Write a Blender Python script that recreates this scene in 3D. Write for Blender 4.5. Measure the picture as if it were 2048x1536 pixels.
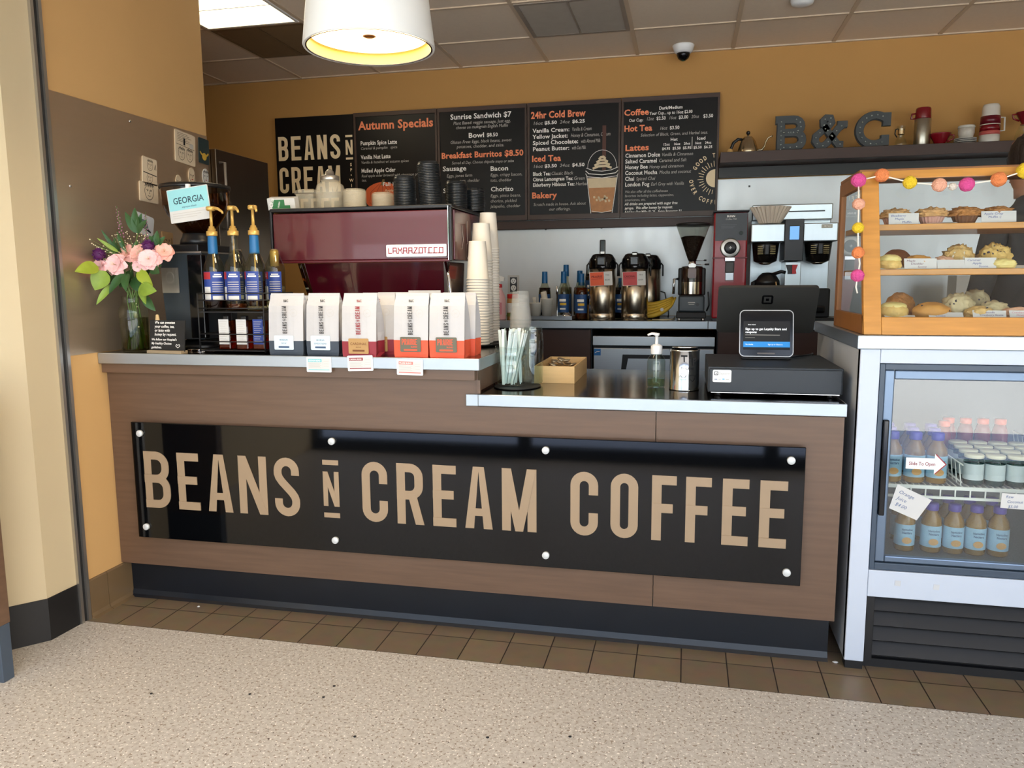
import bpy, bmesh, math, random
from math import sin, cos, pi, radians
from mathutils import Matrix, Vector, noise
for o in list(bpy.data.objects): bpy.data.objects.remove(o)
SC = bpy.context.scene
COL = SC.collection
random.seed(7)

# ---------------------------------------------------------------- camera, world, lights, exposure
cam_d = bpy.data.cameras.new('camera'); cam = bpy.data.objects.new('camera', cam_d); COL.objects.link(cam)
SC.camera = cam
cam_d.sensor_width = 36.0; cam_d.sensor_fit = 'HORIZONTAL'
cam_d.lens = 1550.84 / 2048 * 36.0
cam_d.clip_start = 0.02; cam_d.clip_end = 300
_a, _b, _c = radians(12.6518), radians(-7.6351), radians(-0.3851)
_f = Vector((-sin(_a)*cos(_b), cos(_a)*cos(_b), sin(_b)))
_r = Vector((cos(_a), sin(_a), 0)); _u = _r.cross(_f)
_r2 = _r*cos(_c) + _u*sin(_c); _u2 = _u*cos(_c) - _r*sin(_c)
m = Matrix.Identity(4)
for i in range(3):
    m[i][0] = _r2[i]; m[i][1] = _u2[i]; m[i][2] = -_f[i]
m[0][3], m[1][3], m[2][3] = 2.3326, -2.7411, 1.3489
cam.matrix_world = m

SC.view_settings.view_transform = 'Standard'
SC.view_settings.look = 'None'
SC.view_settings.exposure = -0.45
SC.view_settings.gamma = 1.0
SC.view_settings.use_curve_mapping = False

w = bpy.data.worlds.new('sky'); SC.world = w; w.use_nodes = True
nt = w.node_tree; bg = nt.nodes['Background']
sky = nt.nodes.new('ShaderNodeTexSky'); sky.sky_type = 'NISHITA'; sky.sun_disc = False
sky.sun_elevation = radians(42); sky.sun_rotation = radians(120); sky.air_density = 1.0; sky.dust_density = 2.5
hsv = nt.nodes.new('ShaderNodeHueSaturation'); hsv.inputs['Saturation'].default_value = 0.75
nt.links.new(sky.outputs[0], hsv.inputs['Color']); nt.links.new(hsv.outputs[0], bg.inputs[0])
bg.inputs[1].default_value = 0.9
w.cycles.sampling_method = 'AUTOMATIC'

def lamp(name, kind, loc, energy, color, size=None, size_y=None, direction=(0,0,-1), portal=False, spread=None):
    d = bpy.data.lights.new(name, kind); o = bpy.data.objects.new(name, d); COL.objects.link(o)
    o.location = loc; d.energy = energy; d.color = color
    if kind == 'AREA':
        d.shape = 'RECTANGLE' if size_y else 'DISK'
        d.size = size
        if size_y: d.size_y = size_y
        if portal: d.cycles.is_portal = True
        if spread: d.spread = spread
    o.rotation_euler = Vector(direction).to_track_quat('-Z', 'Y').to_euler()
    return o
sun = lamp('sun', 'SUN', (0, -8, 8), 30.0, (1.0, 0.97, 0.92), direction=(0.66, -0.07, -0.74)); sun.data.angle = radians(0.6)
WY = -3.02                                                     # plane of the shop's glazed front, behind the camera
for i, (xa, xb) in enumerate([(-0.6, 1.1), (1.2, 2.9), (3.0, 4.7), (4.8, 6.4)]):
    lamp('window_portal', 'AREA', ((xa+xb)/2, WY, 1.40), 1, (1,1,1), xb-xa, 2.5, (0, 1, 0), portal=True)

# ---------------------------------------------------------------- colours and materials
def L(v): v /= 255.0; return v/12.92 if v <= 0.04045 else ((v+0.055)/1.055)**2.4
def RGB(c): return (L(c[0]), L(c[1]), L(c[2]), 1.0)
MATS = {}
def mat(name, col, rough=0.5, metal=0.0, var=0.08, scale=14.0, stretch=(1,1,1), bump=0.0, coat=0.0, spec=0.5, emit=0.0, ecol=None, trans=0.0, bscale=None, detail=3.0, rvar=0.0, sss=0.0, contrast=None):
    if name in MATS: return MATS[name]
    M = bpy.data.materials.new(name); M.use_nodes = True; MATS[name] = M
    t = M.node_tree; N = t.nodes; b = N['Principled BSDF']; K = t.links
    tc = N.new('ShaderNodeTexCoord'); mp = N.new('ShaderNodeMapping'); mp.inputs['Scale'].default_value = stretch
    K.new(tc.outputs['Object'], mp.inputs['Vector'])
    nz = N.new('ShaderNodeTexNoise'); nz.inputs['Scale'].default_value = scale; nz.inputs['Detail'].default_value = detail
    K.new(mp.outputs[0], nz.inputs['Vector'])
    c = RGB(col); mx = N.new('ShaderNodeMix'); mx.data_type = 'RGBA'
    mx.inputs[6].default_value = tuple(max(0, v*(1-var)) for v in c[:3]) + (1,)
    mx.inputs[7].default_value = tuple(min(1, v*(1+var)) for v in c[:3]) + (1,)
    if contrast:
        mr = N.new('ShaderNodeMapRange'); mr.inputs[1].default_value = contrast[0]; mr.inputs[2].default_value = contrast[1]
        K.new(nz.outputs['Fac'], mr.inputs[0]); K.new(mr.outputs[0], mx.inputs[0])
    else: K.new(nz.outputs['Fac'], mx.inputs[0])
    K.new(mx.outputs[2], b.inputs['Base Color'])
    b.inputs['Roughness'].default_value = rough; b.inputs['Metallic'].default_value = metal
    b.inputs['Specular IOR Level'].default_value = spec
    b.inputs['Coat Weight'].default_value = coat; b.inputs['Coat Roughness'].default_value = 0.03
    if trans: b.inputs['Transmission Weight'].default_value = trans; b.inputs['IOR'].default_value = 1.45
    if rvar:
        mr2 = N.new('ShaderNodeMapRange'); mr2.inputs[3].default_value = max(0, rough-rvar); mr2.inputs[4].default_value = rough+rvar
        K.new(nz.outputs['Fac'], mr2.inputs[0]); K.new(mr2.outputs[0], b.inputs['Roughness'])
    if sss: b.inputs['Subsurface Weight'].default_value = sss; b.inputs['Subsurface Radius'].default_value = (.01,.006,.004)
    if emit:
        b.inputs['Emission Color'].default_value = RGB(ecol or col); b.inputs['Emission Strength'].default_value = emit
    if bump:
        bp = N.new('ShaderNodeBump'); bp.inputs['Strength'].default_value = bump; bp.inputs['Distance'].default_value = 0.01
        if bscale:
            n2 = N.new('ShaderNodeTexNoise'); n2.inputs['Scale'].default_value = bscale; n2.inputs['Detail'].default_value = 4
            K.new(mp.outputs[0], n2.inputs['Vector']); K.new(n2.outputs['Fac'], bp.inputs['Height'])
        else: K.new(nz.outputs['Fac'], bp.inputs['Height'])
        K.new(bp.outputs[0], b.inputs['Normal'])
    return M
def glass(name, tint=(255,255,255), ior=1.45, rough=0.0, refl=1.0):
    """thin-walled clear sheet: what is behind shows through, the surface mirrors by Fresnel"""
    if name in MATS: return MATS[name]
    M = bpy.data.materials.new(name); M.use_nodes = True; MATS[name] = M
    t = M.node_tree; N = t.nodes; K = t.links; N.remove(N['Principled BSDF'])
    out = [n for n in N if n.type == 'OUTPUT_MATERIAL'][0]
    tr = N.new('ShaderNodeBsdfTransparent'); tr.inputs[0].default_value = RGB(tint)
    gl = N.new('ShaderNodeBsdfGlossy'); gl.inputs['Roughness'].default_value = rough; gl.inputs['Color'].default_value = (refl,)*3 + (1,)
    lw = N.new('ShaderNodeLayerWeight'); f0 = ((ior-1)/(ior+1))**2
    pw = N.new('ShaderNodeMath'); pw.operation = 'POWER'; pw.inputs[1].default_value = 5.0; K.new(lw.outputs['Facing'], pw.inputs[0])
    fr = N.new('ShaderNodeMath'); fr.operation = 'MULTIPLY_ADD'; fr.inputs[1].default_value = 1-f0; fr.inputs[2].default_value = f0; K.new(pw.outputs[0], fr.inputs[0])
    mx = N.new('ShaderNodeMixShader')
    K.new(fr.outputs[0], mx.inputs[0]); K.new(tr.outputs[0], mx.inputs[1]); K.new(gl.outputs[0], mx.inputs[2]); K.new(mx.outputs[0], out.inputs[0])
    return M
def film(name, col, body, rough=0.15):
    """clear moulded plastic: mostly see-through with a little milky body and a gloss"""
    M = mat(name, col, rough=rough, var=0.03); t = M.node_tree; N = t.nodes; K = t.links
    out = [n for n in N if n.type == 'OUTPUT_MATERIAL'][0]; tr = N.new('ShaderNodeBsdfTransparent'); mx = N.new('ShaderNodeMixShader'); mx.inputs[0].default_value = body
    K.new(tr.outputs[0], mx.inputs[1]); K.new(N['Principled BSDF'].outputs[0], mx.inputs[2]); K.new(mx.outputs[0], out.inputs[0]); return M
def emission(name, col, strength):
    return mat(name, col, rough=0.6, emit=strength, ecol=col, var=0.02)

# ---------------------------------------------------------------- mesh builder
FR = Matrix(((1,0,0,0),(0,0,-1,0),(0,1,0,0),(0,0,0,1)))       # local XY plane -> upright, facing -y
LW = Matrix(((0,0,1,0),(1,0,0,0),(0,1,0,0),(0,0,0,1)))        # local XY plane -> upright, facing +x
def T(x, y, z): return Matrix.Translation((x, y, z))
def RX(d): return Matrix.Rotation(radians(d), 4, 'X')
def RY(d): return Matrix.Rotation(radians(d), 4, 'Y')
def RZ(d): return Matrix.Rotation(radians(d), 4, 'Z')
def SCL(x, y, z): return Matrix.Diagonal((x, y, z, 1))
class MB:
    def __init__(s, mtx=None): s.bm = bmesh.new(); s.mats = []; s.zo = s.ze = 0.0; s.M = mtx or Matrix.Identity(4)
    def mi(s, m):
        if m not in s.mats: s.mats.append(m)
        return s.mats.index(m)
    def add(s, verts, faces, m, smooth=False):
        vs = [s.bm.verts.new(s.M @ Vector(v)) for v in verts]; k = s.mi(m); out = []
        for f in faces:
            try: F = s.bm.faces.new([vs[i] for i in f])
            except ValueError: continue
            F.material_index = k; F.smooth = smooth; out.append(F)
        return out
    def box(s, x0, y0, z0, x1, y1, z1, m, bev=0.0, seg=2):
        V = [(x0,y0,z0),(x1,y0,z0),(x1,y1,z0),(x0,y1,z0),(x0,y0,z1),(x1,y0,z1),(x1,y1,z1),(x0,y1,z1)]
        F = s.add(V, [(3,2,1,0),(4,5,6,7),(0,1,5,4),(1,2,6,5),(2,3,7,6),(3,0,4,7)], m)
        if bev:
            es = list({e for f in F for e in f.edges})
            bmesh.ops.bevel(s.bm, geom=es, offset=bev, segments=seg, affect='EDGES', profile=0.5, material=-1)
        return s
    def lathe(s, prof, m, c=(0,0,0), n=28, smooth=True, sx=1, sy=1, a0=0.0):
        V = []; F = []
        for r, z in prof:
            for i in range(n):
                a = 2*pi*i/n + a0; V.append((c[0]+r*cos(a)*sx, c[1]+r*sin(a)*sy, c[2]+z))
        for j in range(len(prof)-1):
            for i in range(n):
                a, b = j*n+i, j*n+(i+1) % n; F.append((a, b, b+n, a+n))
        if prof[0][0] > 1e-4: F.append(tuple(range(n-1, -1, -1)))
        k = (len(prof)-1)*n
        if prof[-1][0] > 1e-4: F.append(tuple(range(k, k+n)))
        fs = s.add(V, F, m, smooth)
        for f in fs:
            if len(f.verts) > 4: f.smooth = False
        return s
    def open_lathe(s, prof, m, c=(0,0,0), n=28, smooth=True):
        V = []; F = []
        for r, z in prof:
            for i in range(n):
                a = 2*pi*i/n; V.append((c[0]+r*cos(a), c[1]+r*sin(a), c[2]+z))
        for j in range(len(prof)-1):
            for i in range(n):
                a, b = j*n+i, j*n+(i+1) % n; F.append((a, b, b+n, a+n))
        s.add(V, F, m, smooth); return s
    def cyl(s, x, y, z0, z1, r, m, r2=None, n=24, smooth=True):
        r2 = r if r2 is None else r2
        e = min(0.0015, r*0.15, abs(z1-z0)*0.2)
        return s.lathe([(max(r-e,1e-3), z0), (r, z0+e), (r2, z1-e), (max(r2-e,1e-3), z1)], m, (x, y, 0), n, smooth)
    def tube(s, pts, r, m, n=8, smooth=True):
        pts = [Vector(p) for p in pts]; k = len(pts); rr = r if isinstance(r, (list, tuple)) else [r]*k
        V = []; F = []; up = Vector((0, 0, 1)); prev = None
        for i, p in enumerate(pts):
            d = (pts[min(i+1, k-1)] - pts[max(i-1, 0)]).normalized()
            if prev is None:
                a = d.cross(up) if abs(d.dot(up)) < 0.95 else d.cross(Vector((1, 0, 0)))
            else: a = prev - d*prev.dot(d)
            a.normalize(); prev = a; b = d.cross(a)
            for j in range(n):
                t = 2*pi*j/n; V.append(p + (a*cos(t) + b*sin(t))*rr[i])
        for i in range(k-1):
            for j in range(n):
                a, b = i*n+j, i*n+(j+1) % n; F.append((a, b, b+n, a+n))
        F.append(tuple(range(n-1, -1, -1))); F.append(tuple(range((k-1)*n, k*n)))
        s.add(V, F, m, smooth); return s
    def prism(s, poly, d, m, smooth=False):
        """polygon in local XY extruded from z=0 to z=d (front face at d)"""
        d += s.zo; s.zo += s.ze
        n = len(poly); V = [(x, y, 0) for x, y in poly] + [(x, y, d) for x, y in poly]
        F = [tuple(range(n-1, -1, -1)), tuple(range(n, 2*n))] + [(i, (i+1) % n, n+(i+1) % n, n+i) for i in range(n)]
        s.add(V, F, m, smooth); return s
    def strip(s, pts, wd, m, d=0.0, closed=False):
        """stroke of width wd along 2D points (local XY), mitred, extruded by d"""
        P = []
        for p in pts:
            q = Vector((p[0], p[1]))
            if not P or (q-P[-1]).length > 1e-5: P.append(q)
        if closed and (P[0]-P[-1]).length < 1e-5: P.pop()
        n = len(P); A = []; B = []; d += s.zo; s.zo += s.ze
        for i in range(n):
            if closed: d0 = (P[i]-P[i-1]).normalized(); d1 = (P[(i+1) % n]-P[i]).normalized()
            else:
                d0 = (P[i]-P[i-1]).normalized() if i else (P[1]-P[0]).normalized()
                d1 = (P[i+1]-P[i]).normalized() if i < n-1 else d0
            n0 = Vector((-d0.y, d0.x)); n1 = Vector((-d1.y, d1.x)); b = n0+n1
            if b.length < 1e-6: b = n0
            b.normalize(); k = wd/2/max(0.35, b.dot(n0)); A.append(P[i]+b*k); B.append(P[i]-b*k)
        V = [(p.x, p.y, d) for p in A] + [(p.x, p.y, d) for p in B]; F = []
        R = range(n) if closed else range(n-1)
        for i in R: j = (i+1) % n; F.append((i, n+i, n+j, j))
        if d:
            V += [(p.x, p.y, 0) for p in A] + [(p.x, p.y, 0) for p in B]
            for i in R:
                j = (i+1) % n
                F += [(i, j, 2*n+j, 2*n+i), (n+j, n+i, 3*n+i, 3*n+j), (2*n+i, 2*n+j, 3*n+j, 3*n+i)]
            if not closed: F += [(0, 2*n, 3*n, n), (n-1, 2*n-1, 4*n-1, 3*n-1)]
        s.add(V, F, m); return s
    def quad(s, pts, m, smooth=False): s.add(pts, [tuple(range(len(pts)))], m, smooth); return s
    def rect(s, x0, y0, x1, y1, m, z=0.0, r=0.0, n=5):
        if r <= 0: return s.quad([(x0,y0,z),(x1,y0,z),(x1,y1,z),(x0,y1,z)], m)
        return s.quad([(x, y, z) for x, y in rrect(x0, y0, x1, y1, r, n)], m)
    def blob(s, c, rad, m, amp=0.15, freq=3.0, seed=0, sub=3, flat=None, smooth=True):
        t = bmesh.new(); bmesh.ops.create_icosphere(t, subdivisions=sub, radius=1.0)
        V = []
        for v in t.verts:
            q = v.co*freq + Vector((seed*3.1, seed*1.7, seed)); k = 1 + amp*noise.noise(q) + amp*0.5*noise.noise(q*2.3)
            p = v.co*k
            if flat is not None and p.z < flat: p.z = flat
            V.append((c[0]+p.x*rad[0], c[1]+p.y*rad[1], c[2]+p.z*rad[2]))
        F = [tuple(v.index for v in f.verts) for f in t.faces]; t.free()
        s.add(V, F, m, smooth); return s
    def text(s, body, size, m, M=None, align='LEFT', sx=1.0, bold=0.0, shear=0.0, res=2, width=None, depth=0.0):
        c = bpy.data.curves.new('tmp', 'FONT'); c.body = body; c.size = 1.0; c.align_x = align; c.offset = bold; c.shear = shear
        c.resolution_u = res; c.space_character = 1.0 + max(0, bold)*1.2; c.extrude = depth/size/2 if depth else 0.0
        o = bpy.data.objects.new('tmp', c); me = bpy.data.meshes.new_from_object(o)
        if me.vertices:
            if width:
                xs = [v.co.x for v in me.vertices]; sx = width/(max(xs)-min(xs))/size
            X = (M or Matrix.Identity(4)) @ SCL(size*sx, size, size)
            s.add([X @ v.co for v in me.vertices], [tuple(p.vertices) for p in me.polygons], m)
        bpy.data.objects.remove(o); bpy.data.curves.remove(c); bpy.data.meshes.remove(me); return s
    def build(s, name, parent=None, loc=None, label=None, fix=True, bevel=None):
        if fix: bmesh.ops.recalc_face_normals(s.bm, faces=s.bm.faces)
        me = bpy.data.meshes.new(name); s.bm.to_mesh(me); s.bm.free()
        for m_ in s.mats: me.materials.append(m_)
        o = bpy.data.objects.new(name, me); COL.objects.link(o)
        if parent is not None: o.parent = parent
        if loc: o.location = loc
        if label: o['label'] = label
        return o
def rrect(x0, y0, x1, y1, r, n=5):
    out = []
    for cx, cy, a0 in ((x1-r, y0+r, -pi/2), (x1-r, y1-r, 0), (x0+r, y1-r, pi/2), (x0+r, y0+r, pi)):
        for i in range(n+1): a = a0 + pi/2*i/n; out.append((cx+r*cos(a), cy+r*sin(a)))
    return out
def arc(cx, cy, rx, ry, a0, a1, n=8):
    return [(cx+rx*cos(radians(a0+(a1-a0)*i/n)), cy+ry*sin(radians(a0+(a1-a0)*i/n))) for i in range(n+1)]
def tag(o, label, cat, group=None, kind=None):
    o['label'] = label; o['category'] = cat
    if group: o['group'] = group
    if kind: o['kind'] = kind
    return o
def thing(name, label, cat, loc=(0,0,0), rz=0, group=None):
    o = bpy.data.objects.new(name, None); COL.objects.link(o); o.empty_display_size = 0.05
    o.location = loc; o.rotation_euler = (0, 0, radians(rz)); return tag(o, label, cat, group)
def single(name, mb, label, cat, loc=(0,0,0), rz=0, group=None):
    o = mb.build(name); o.location = loc; o.rotation_euler = (0, 0, radians(rz)); return tag(o, label, cat, group)
def dup(o, loc, rz=None, label=None, group=None, parent=None, scale=None):
    c = o.copy(); COL.objects.link(c)
    if parent is not None: c.parent = parent
    else:
        c.location = loc
        if rz is not None: c.rotation_euler = (0, 0, radians(rz))
        if label: c['label'] = label
        if group: c['group'] = group
        if scale: c.scale = scale
    for ch in list(o.children): dup(ch, None, parent=c)
    return c
def struct(name, mb):
    o = mb.build(name); o['kind'] = 'structure'; return o

# condensed poster capitals, unit height, drawn as strokes
def glyph(mb, ch, w, t, m, d=0.0):
    mb.zo, mb.ze = 0.0, 0.004                                   # crossing strokes overlap by a hair of height
    try: _glyph(mb, ch, w, t, m, d)
    finally: mb.zo = mb.ze = 0.0
def _glyph(mb, ch, w, t, m, d=0.0):
    h = t/2; l, r = h, w-h; R = min(0.2, (r-l)/2); S = lambda p, **k: mb.strip(p, t, m, d, **k)
    bar = lambda x0, x1, y: mb.strip([(x0, y), (x1, y)], t*0.98, m, d)
    def bowl(y0, y1, rr): return [(0, y1), (rr-R, y1)] + arc(rr-R, y1-R, R, R, 90, 0, 6)[1:] + arc(rr-R, y0+R, R, R, 0, -90, 6) + [(0, y0)]
    if ch == 'B': S([(l,0),(l,1)]); S(bowl(.52, 1-h, r-.01)); S(bowl(h, .52, r))
    elif ch == 'E': S([(l,0),(l,1)]); bar(0,w,1-h); bar(0,w*.9,.52); bar(0,w,h)
    elif ch == 'F': S([(l,0),(l,1)]); bar(0,w,1-h); bar(0,w*.86,.50)
    elif ch == 'A':
        k = t*1.02
        mb.prism([(0,0),(k,0),(w/2+.0,.93),(w/2,1),(w/2-k*.62,1)], max(d,1e-4), m); mb.prism([(w-k,0),(w,0),(w/2+k*.62,1),(w/2,1),(w/2,.93)], max(d,1e-4), m)
        mb.strip([(w*.2,.27),(w*.8,.27)], t*.85, m, d)
    elif ch == 'N': S([(l,0),(l,1)]); S([(r,0),(r,1)]); mb.prism([(0,1),(t*1.05,1),(w,0),(w-t*1.05,0)], max(d,1e-4), m)
    elif ch == 'M':
        S([(l,0),(l,1)]); S([(r,0),(r,1)]); k = t*1.05
        mb.prism([(0,1),(k,1),(w/2+k*.42,.0),(w/2-k*.42,.0)], max(d,1e-4), m); mb.prism([(w-k,1),(w,1),(w/2+k*.42,.0),(w/2-k*.42,.0)], max(d,1e-4), m)
    elif ch == 'R': S([(l,0),(l,1)]); S(bowl(.48, 1-h, r)); mb.prism([(w*.42,.5),(w*.42+t,.5),(w*1.03,0),(w*1.03-t*1.02,0)], max(d,1e-4), m)
    elif ch == 'C': S([(r,.64),(r,1-h-R)] + arc(r-R,1-h-R,R,R,0,90,6)[1:] + arc(l+R,1-h-R,R,R,90,180,6) + arc(l+R,h+R,R,R,180,270,6) + arc(r-R,h+R,R,R,270,360,6) + [(r,.36)])
    elif ch == 'O': S(arc(r-R,1-h-R,R,R,0,90,6) + arc(l+R,1-h-R,R,R,90,180,6) + arc(l+R,h+R,R,R,180,270,6) + arc(r-R,h+R,R,R,270,360,6), closed=True)
    elif ch == 'S':
        S([(r,.70),(r,1-h-R)] + arc(r-R,1-h-R,R,R,0,90,6)[1:] + arc(l+R,1-h-R,R,R,90,180,6) + [(l,.72)] + [(l+.02,.66),(l+.07,.59),(r-.07,.41),(r-.02,.34)] + [(r,.28)] + arc(r-R,h+R,R,R,0,-90,6) + arc(l+R,h+R,R,R,270,180,6) + [(l,.30)])
    elif ch == 'P': S([(l,0),(l,1)]); S(bowl(.45, 1-h, r))
    elif ch == 'I': S([(l,0),(l,1)])
    elif ch == 'G': _glyph(mb, 'C', w, t, m, d); bar(w*.5, w, .47); S([(r,.47),(r,.3)])
    elif ch == 'D': S([(l,0),(l,1)]); S(bowl(h, 1-h, r))
    elif ch == 'V': mb.prism([(0,1),(t,1),(w/2+t*.4,0),(w/2-t*.4,0)], max(d,1e-4), m); mb.prism([(w-t,1),(w,1),(w/2+t*.4,0),(w/2-t*.4,0)], max(d,1e-4), m)
    elif ch == 'T': S([(w/2,0),(w/2,1)]); bar(0,w,1-h)
def word(mb, txt, M, height, m, w=0.44, gap=0.16, t=0.14, d=0.0, wide=1.0):
    keep = mb.M; x = 0.0
    for ch in txt:
        if ch == ' ': x += w*0.7; continue
        ww = w*1.25 if ch == 'M' else (t if ch == 'I' else w)
        mb.M = keep @ M @ SCL(height*wide, height, height) @ T(x, 0, 0); glyph(mb, ch, ww, t, m, d); x += ww+gap
    mb.M = keep; return x*height*wide
def n_mark(mb, M, height, m, w=0.30, t=0.09, d=0.0):
    """small N between two short bars"""
    keep = mb.M; mb.M = keep @ M @ SCL(height, height, height)
    mb.prism([(0,0),(w,0),(w,.085),(0,.085)], max(d,1e-4), m); mb.prism([(0,.915),(w,.915),(w,1),(0,1)], max(d,1e-4), m)
    mb.M = keep @ M @ SCL(height*.6, height*.6, height) @ T(0, .2/.6, 0); glyph(mb, 'N', w/.6, t/.6, m, d); mb.M = keep

# ================================================================ materials of the place
YEL = mat('yellow_wall_paint', (204,163,106), rough=0.75, var=0.03, scale=5, bump=0.03, bscale=220)
CREAM = mat('cream_wall_paint', (200,184,150), rough=0.7, var=0.02, scale=5, bump=0.03, bscale=220)
WHITEC = mat('ceiling_tile_board', (232,214,190), rough=0.95, var=0.05, scale=40, bump=0.05, bscale=260)
GRID = mat('ceiling_grid_metal', (206,186,160), rough=0.5, var=0.02)
STEEL = mat('brushed_steel', (178,182,186), rough=0.30, metal=1.0, var=0.05, scale=10, stretch=(1,8,8), rvar=0.05)
STEELV = mat('backsplash_steel', (196,200,202), rough=0.42, metal=0.85, var=0.06, scale=4, stretch=(3,1,1), rvar=0.08)
STEELW = mat('brown_tinted_wall_steel', (205,184,158), rough=0.46, metal=0.9, var=0.05, scale=6, stretch=(1,1,10), rvar=0.05)
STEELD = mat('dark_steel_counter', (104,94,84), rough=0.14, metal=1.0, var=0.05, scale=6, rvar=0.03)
CHROME = mat('chrome', (215,215,218), rough=0.08, metal=1.0, var=0.01)
ALU = mat('aluminium', (185,182,176), rough=0.35, metal=0.9, var=0.03)
WOODP = mat('walnut_laminate', (104,80,62), rough=0.42, var=0.32, scale=6, stretch=(0.6,3,9), bump=0.01, detail=6, rvar=0.05)
WOODD = mat('dark_walnut', (58,34,24), rough=0.45, var=0.2, scale=9, stretch=(0.6,3,8), detail=6)
BLACKB = mat('black_vinyl_base', (15,21,29), rough=0.36, var=0.15, scale=12, rvar=0.06)
BLK = mat('black_plastic', (20,20,22), rough=0.35, var=0.08)
BLKM = mat('matte_black_metal', (18,18,20), rough=0.55, var=0.1)
BLKG = mat('gloss_black_plastic', (12,12,14), rough=0.12, var=0.05)
WHT = mat('white_plastic', (232,232,230), rough=0.4, var=0.02)
PAPER = mat('white_paper', (212,211,207), rough=0.85, var=0.03)
INK = mat('black_ink', (24,24,26), rough=0.8, var=0.02)
TAUPE = mat('taupe_vinyl_lettering', (158,135,107), rough=0.45, var=0.03)
CREAMINK = mat('cream_print', (246,224,184), rough=0.6, var=0.02)
WHINK = mat('white_print', (250,247,240), rough=0.6, var=0.02)
GRINK = mat('pale_grey_print', (190,186,178), rough=0.6, var=0.02)
ORINK = mat('orange_print', (250,146,100), rough=0.6, var=0.03)
BOARD = mat('menu_board_black', (20,19,20), rough=0.32, var=0.12, scale=6, spec=0.25)
FRAME = mat('menu_frame_brown', (66,46,36), rough=0.4, var=0.15, scale=8, stretch=(1,4,6))

def floor_material():
    M = bpy.data.materials.new('speckled_vinyl_floor'); M.use_nodes = True
    t = M.node_tree; N = t.nodes; K = t.links; b = N['Principled BSDF']
    tc = N.new('ShaderNodeTexCoord')
    def nz(scale, lo, hi, detail=2):
        n = N.new('ShaderNodeTexNoise'); n.inputs['Scale'].default_value = scale; n.inputs['Detail'].default_value = detail
        K.new(tc.outputs['Object'], n.inputs['Vector']); r = N.new('ShaderNodeMapRange')
        r.inputs[1].default_value = lo; r.inputs[2].default_value = hi; K.new(n.outputs['Fac'], r.inputs[0]); return r.outputs[0]
    def mix(fac, a, c):
        x = N.new('ShaderNodeMix'); x.data_type = 'RGBA'; K.new(fac, x.inputs[0])
        if isinstance(a, tuple): x.inputs[6].default_value = a
        else: K.new(a, x.inputs[6])
        x.inputs[7].default_value = c; return x.outputs[2]
    base = mix(nz(70, .35, .65), RGB((184,177,166)), RGB((203,198,188)))
    v1 = mix(nz(105, .60, .63), base, RGB((148,134,118)))
    v2 = mix(nz(120, .65, .68, 1), v1, RGB((242,236,226)))
    v3 = mix(nz(85, .71, .73, 1), v2, RGB((84,72,62)))
    K.new(v3, b.inputs['Base Color']); b.inputs['Roughness'].default_value = 0.42
    b.inputs['Specular IOR Level'].default_value = 0.4
    return M
def tile_material():
    M = bpy.data.materials.new('brown_quarry_tile'); M.use_nodes = True
    t = M.node_tree; N = t.nodes; K = t.links; b = N['Principled BSDF']
    tc = N.new('ShaderNodeTexCoord'); br = N.new('ShaderNodeTexBrick')
    br.offset = 0.0; br.squash = 1.0
    br.inputs['Scale'].default_value = 1.0; br.inputs['Brick Width'].default_value = 0.157; br.inputs['Row Height'].default_value = 0.168
    br.inputs['Mortar Size'].default_value = 0.0022; br.inputs['Mortar Smooth'].default_value = 0.2; br.inputs['Bias'].default_value = 0.0
    br.inputs['Color1'].default_value = RGB((134,116,92)); br.inputs['Color2'].default_value = RGB((120,104,84)); br.inputs['Mortar'].default_value = RGB((50,40,32))
    K.new(tc.outputs['Object'], br.inputs['Vector'])
    nz = N.new('ShaderNodeTexNoise'); nz.inputs['Scale'].default_value = 18; nz.inputs['Detail'].default_value = 5
    K.new(tc.outputs['Object'], nz.inputs['Vector'])
    x = N.new('ShaderNodeMix'); x.data_type = 'RGBA'; x.blend_type = 'MULTIPLY'; x.inputs[0].default_value = 0.35
    K.new(br.outputs['Color'], x.inputs[6]); K.new(nz.outputs['Color'], x.inputs[7]); K.new(x.outputs[2], b.inputs['Base Color'])
    b.inputs['Roughness'].default_value = 0.38
    bp = N.new('ShaderNodeBump'); bp.inputs['Strength'].default_value = 0.5; bp.inputs['Distance'].default_value = 0.003; bp.invert = True
    K.new(br.outputs['Fac'], bp.inputs['Height']); K.new(bp.outputs[0], b.inputs['Normal'])
    return M
FLOOR = floor_material(); TILE = tile_material()

# ================================================================ the setting
ZC = 2.827; YB = 2.718
b = MB(); b.box(-3.2, WY-0.1, -0.1, 7.0, -0.222, 0.0, FLOOR); struct('floor', b)
b = MB(); b.box(0, 0, -0.1, 6.4, 1.2, 0.0, TILE); o = struct('floor_tiles', b); o.location = (-0.012, -0.2215, 0.0)
b = MB(); b.box(-3.2, 0.979, -0.1, -0.0125, YB, 0.0, TILE); b.box(-0.012, 0.979, -0.1, 6.4, YB, 0.0, TILE); struct('floor_back', b)
YEL_DIM = mat('yellow_wall_paint_dimmed', (184,138,76), rough=0.75, var=0.03, scale=5, bump=0.03, bscale=220)  # same yellow paint as the left wall, darkened to stand in for dimmer light
b = MB(); b.box(-3.2, YB, 0, 7.0, YB+0.1, ZC, YEL_DIM); struct('wall_back', b)
b = MB(); b.box(6.4, WY, 0, 6.5, YB, ZC, CREAM); struct('wall_right', b)
b = MB(); b.box(-3.2, WY-0.1, ZC, 7.0, YB+0.1, ZC+0.1, WHITEC); struct('ceiling', b)
X0 = -1.0673; TS = 0.6096; YR = YB-0.5506
b = MB()
for k in range(-3, 13): b.box(X0+k*TS-0.012, WY, ZC-0.006, X0+k*TS+0.012, YB, ZC+0.001, GRID)
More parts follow.
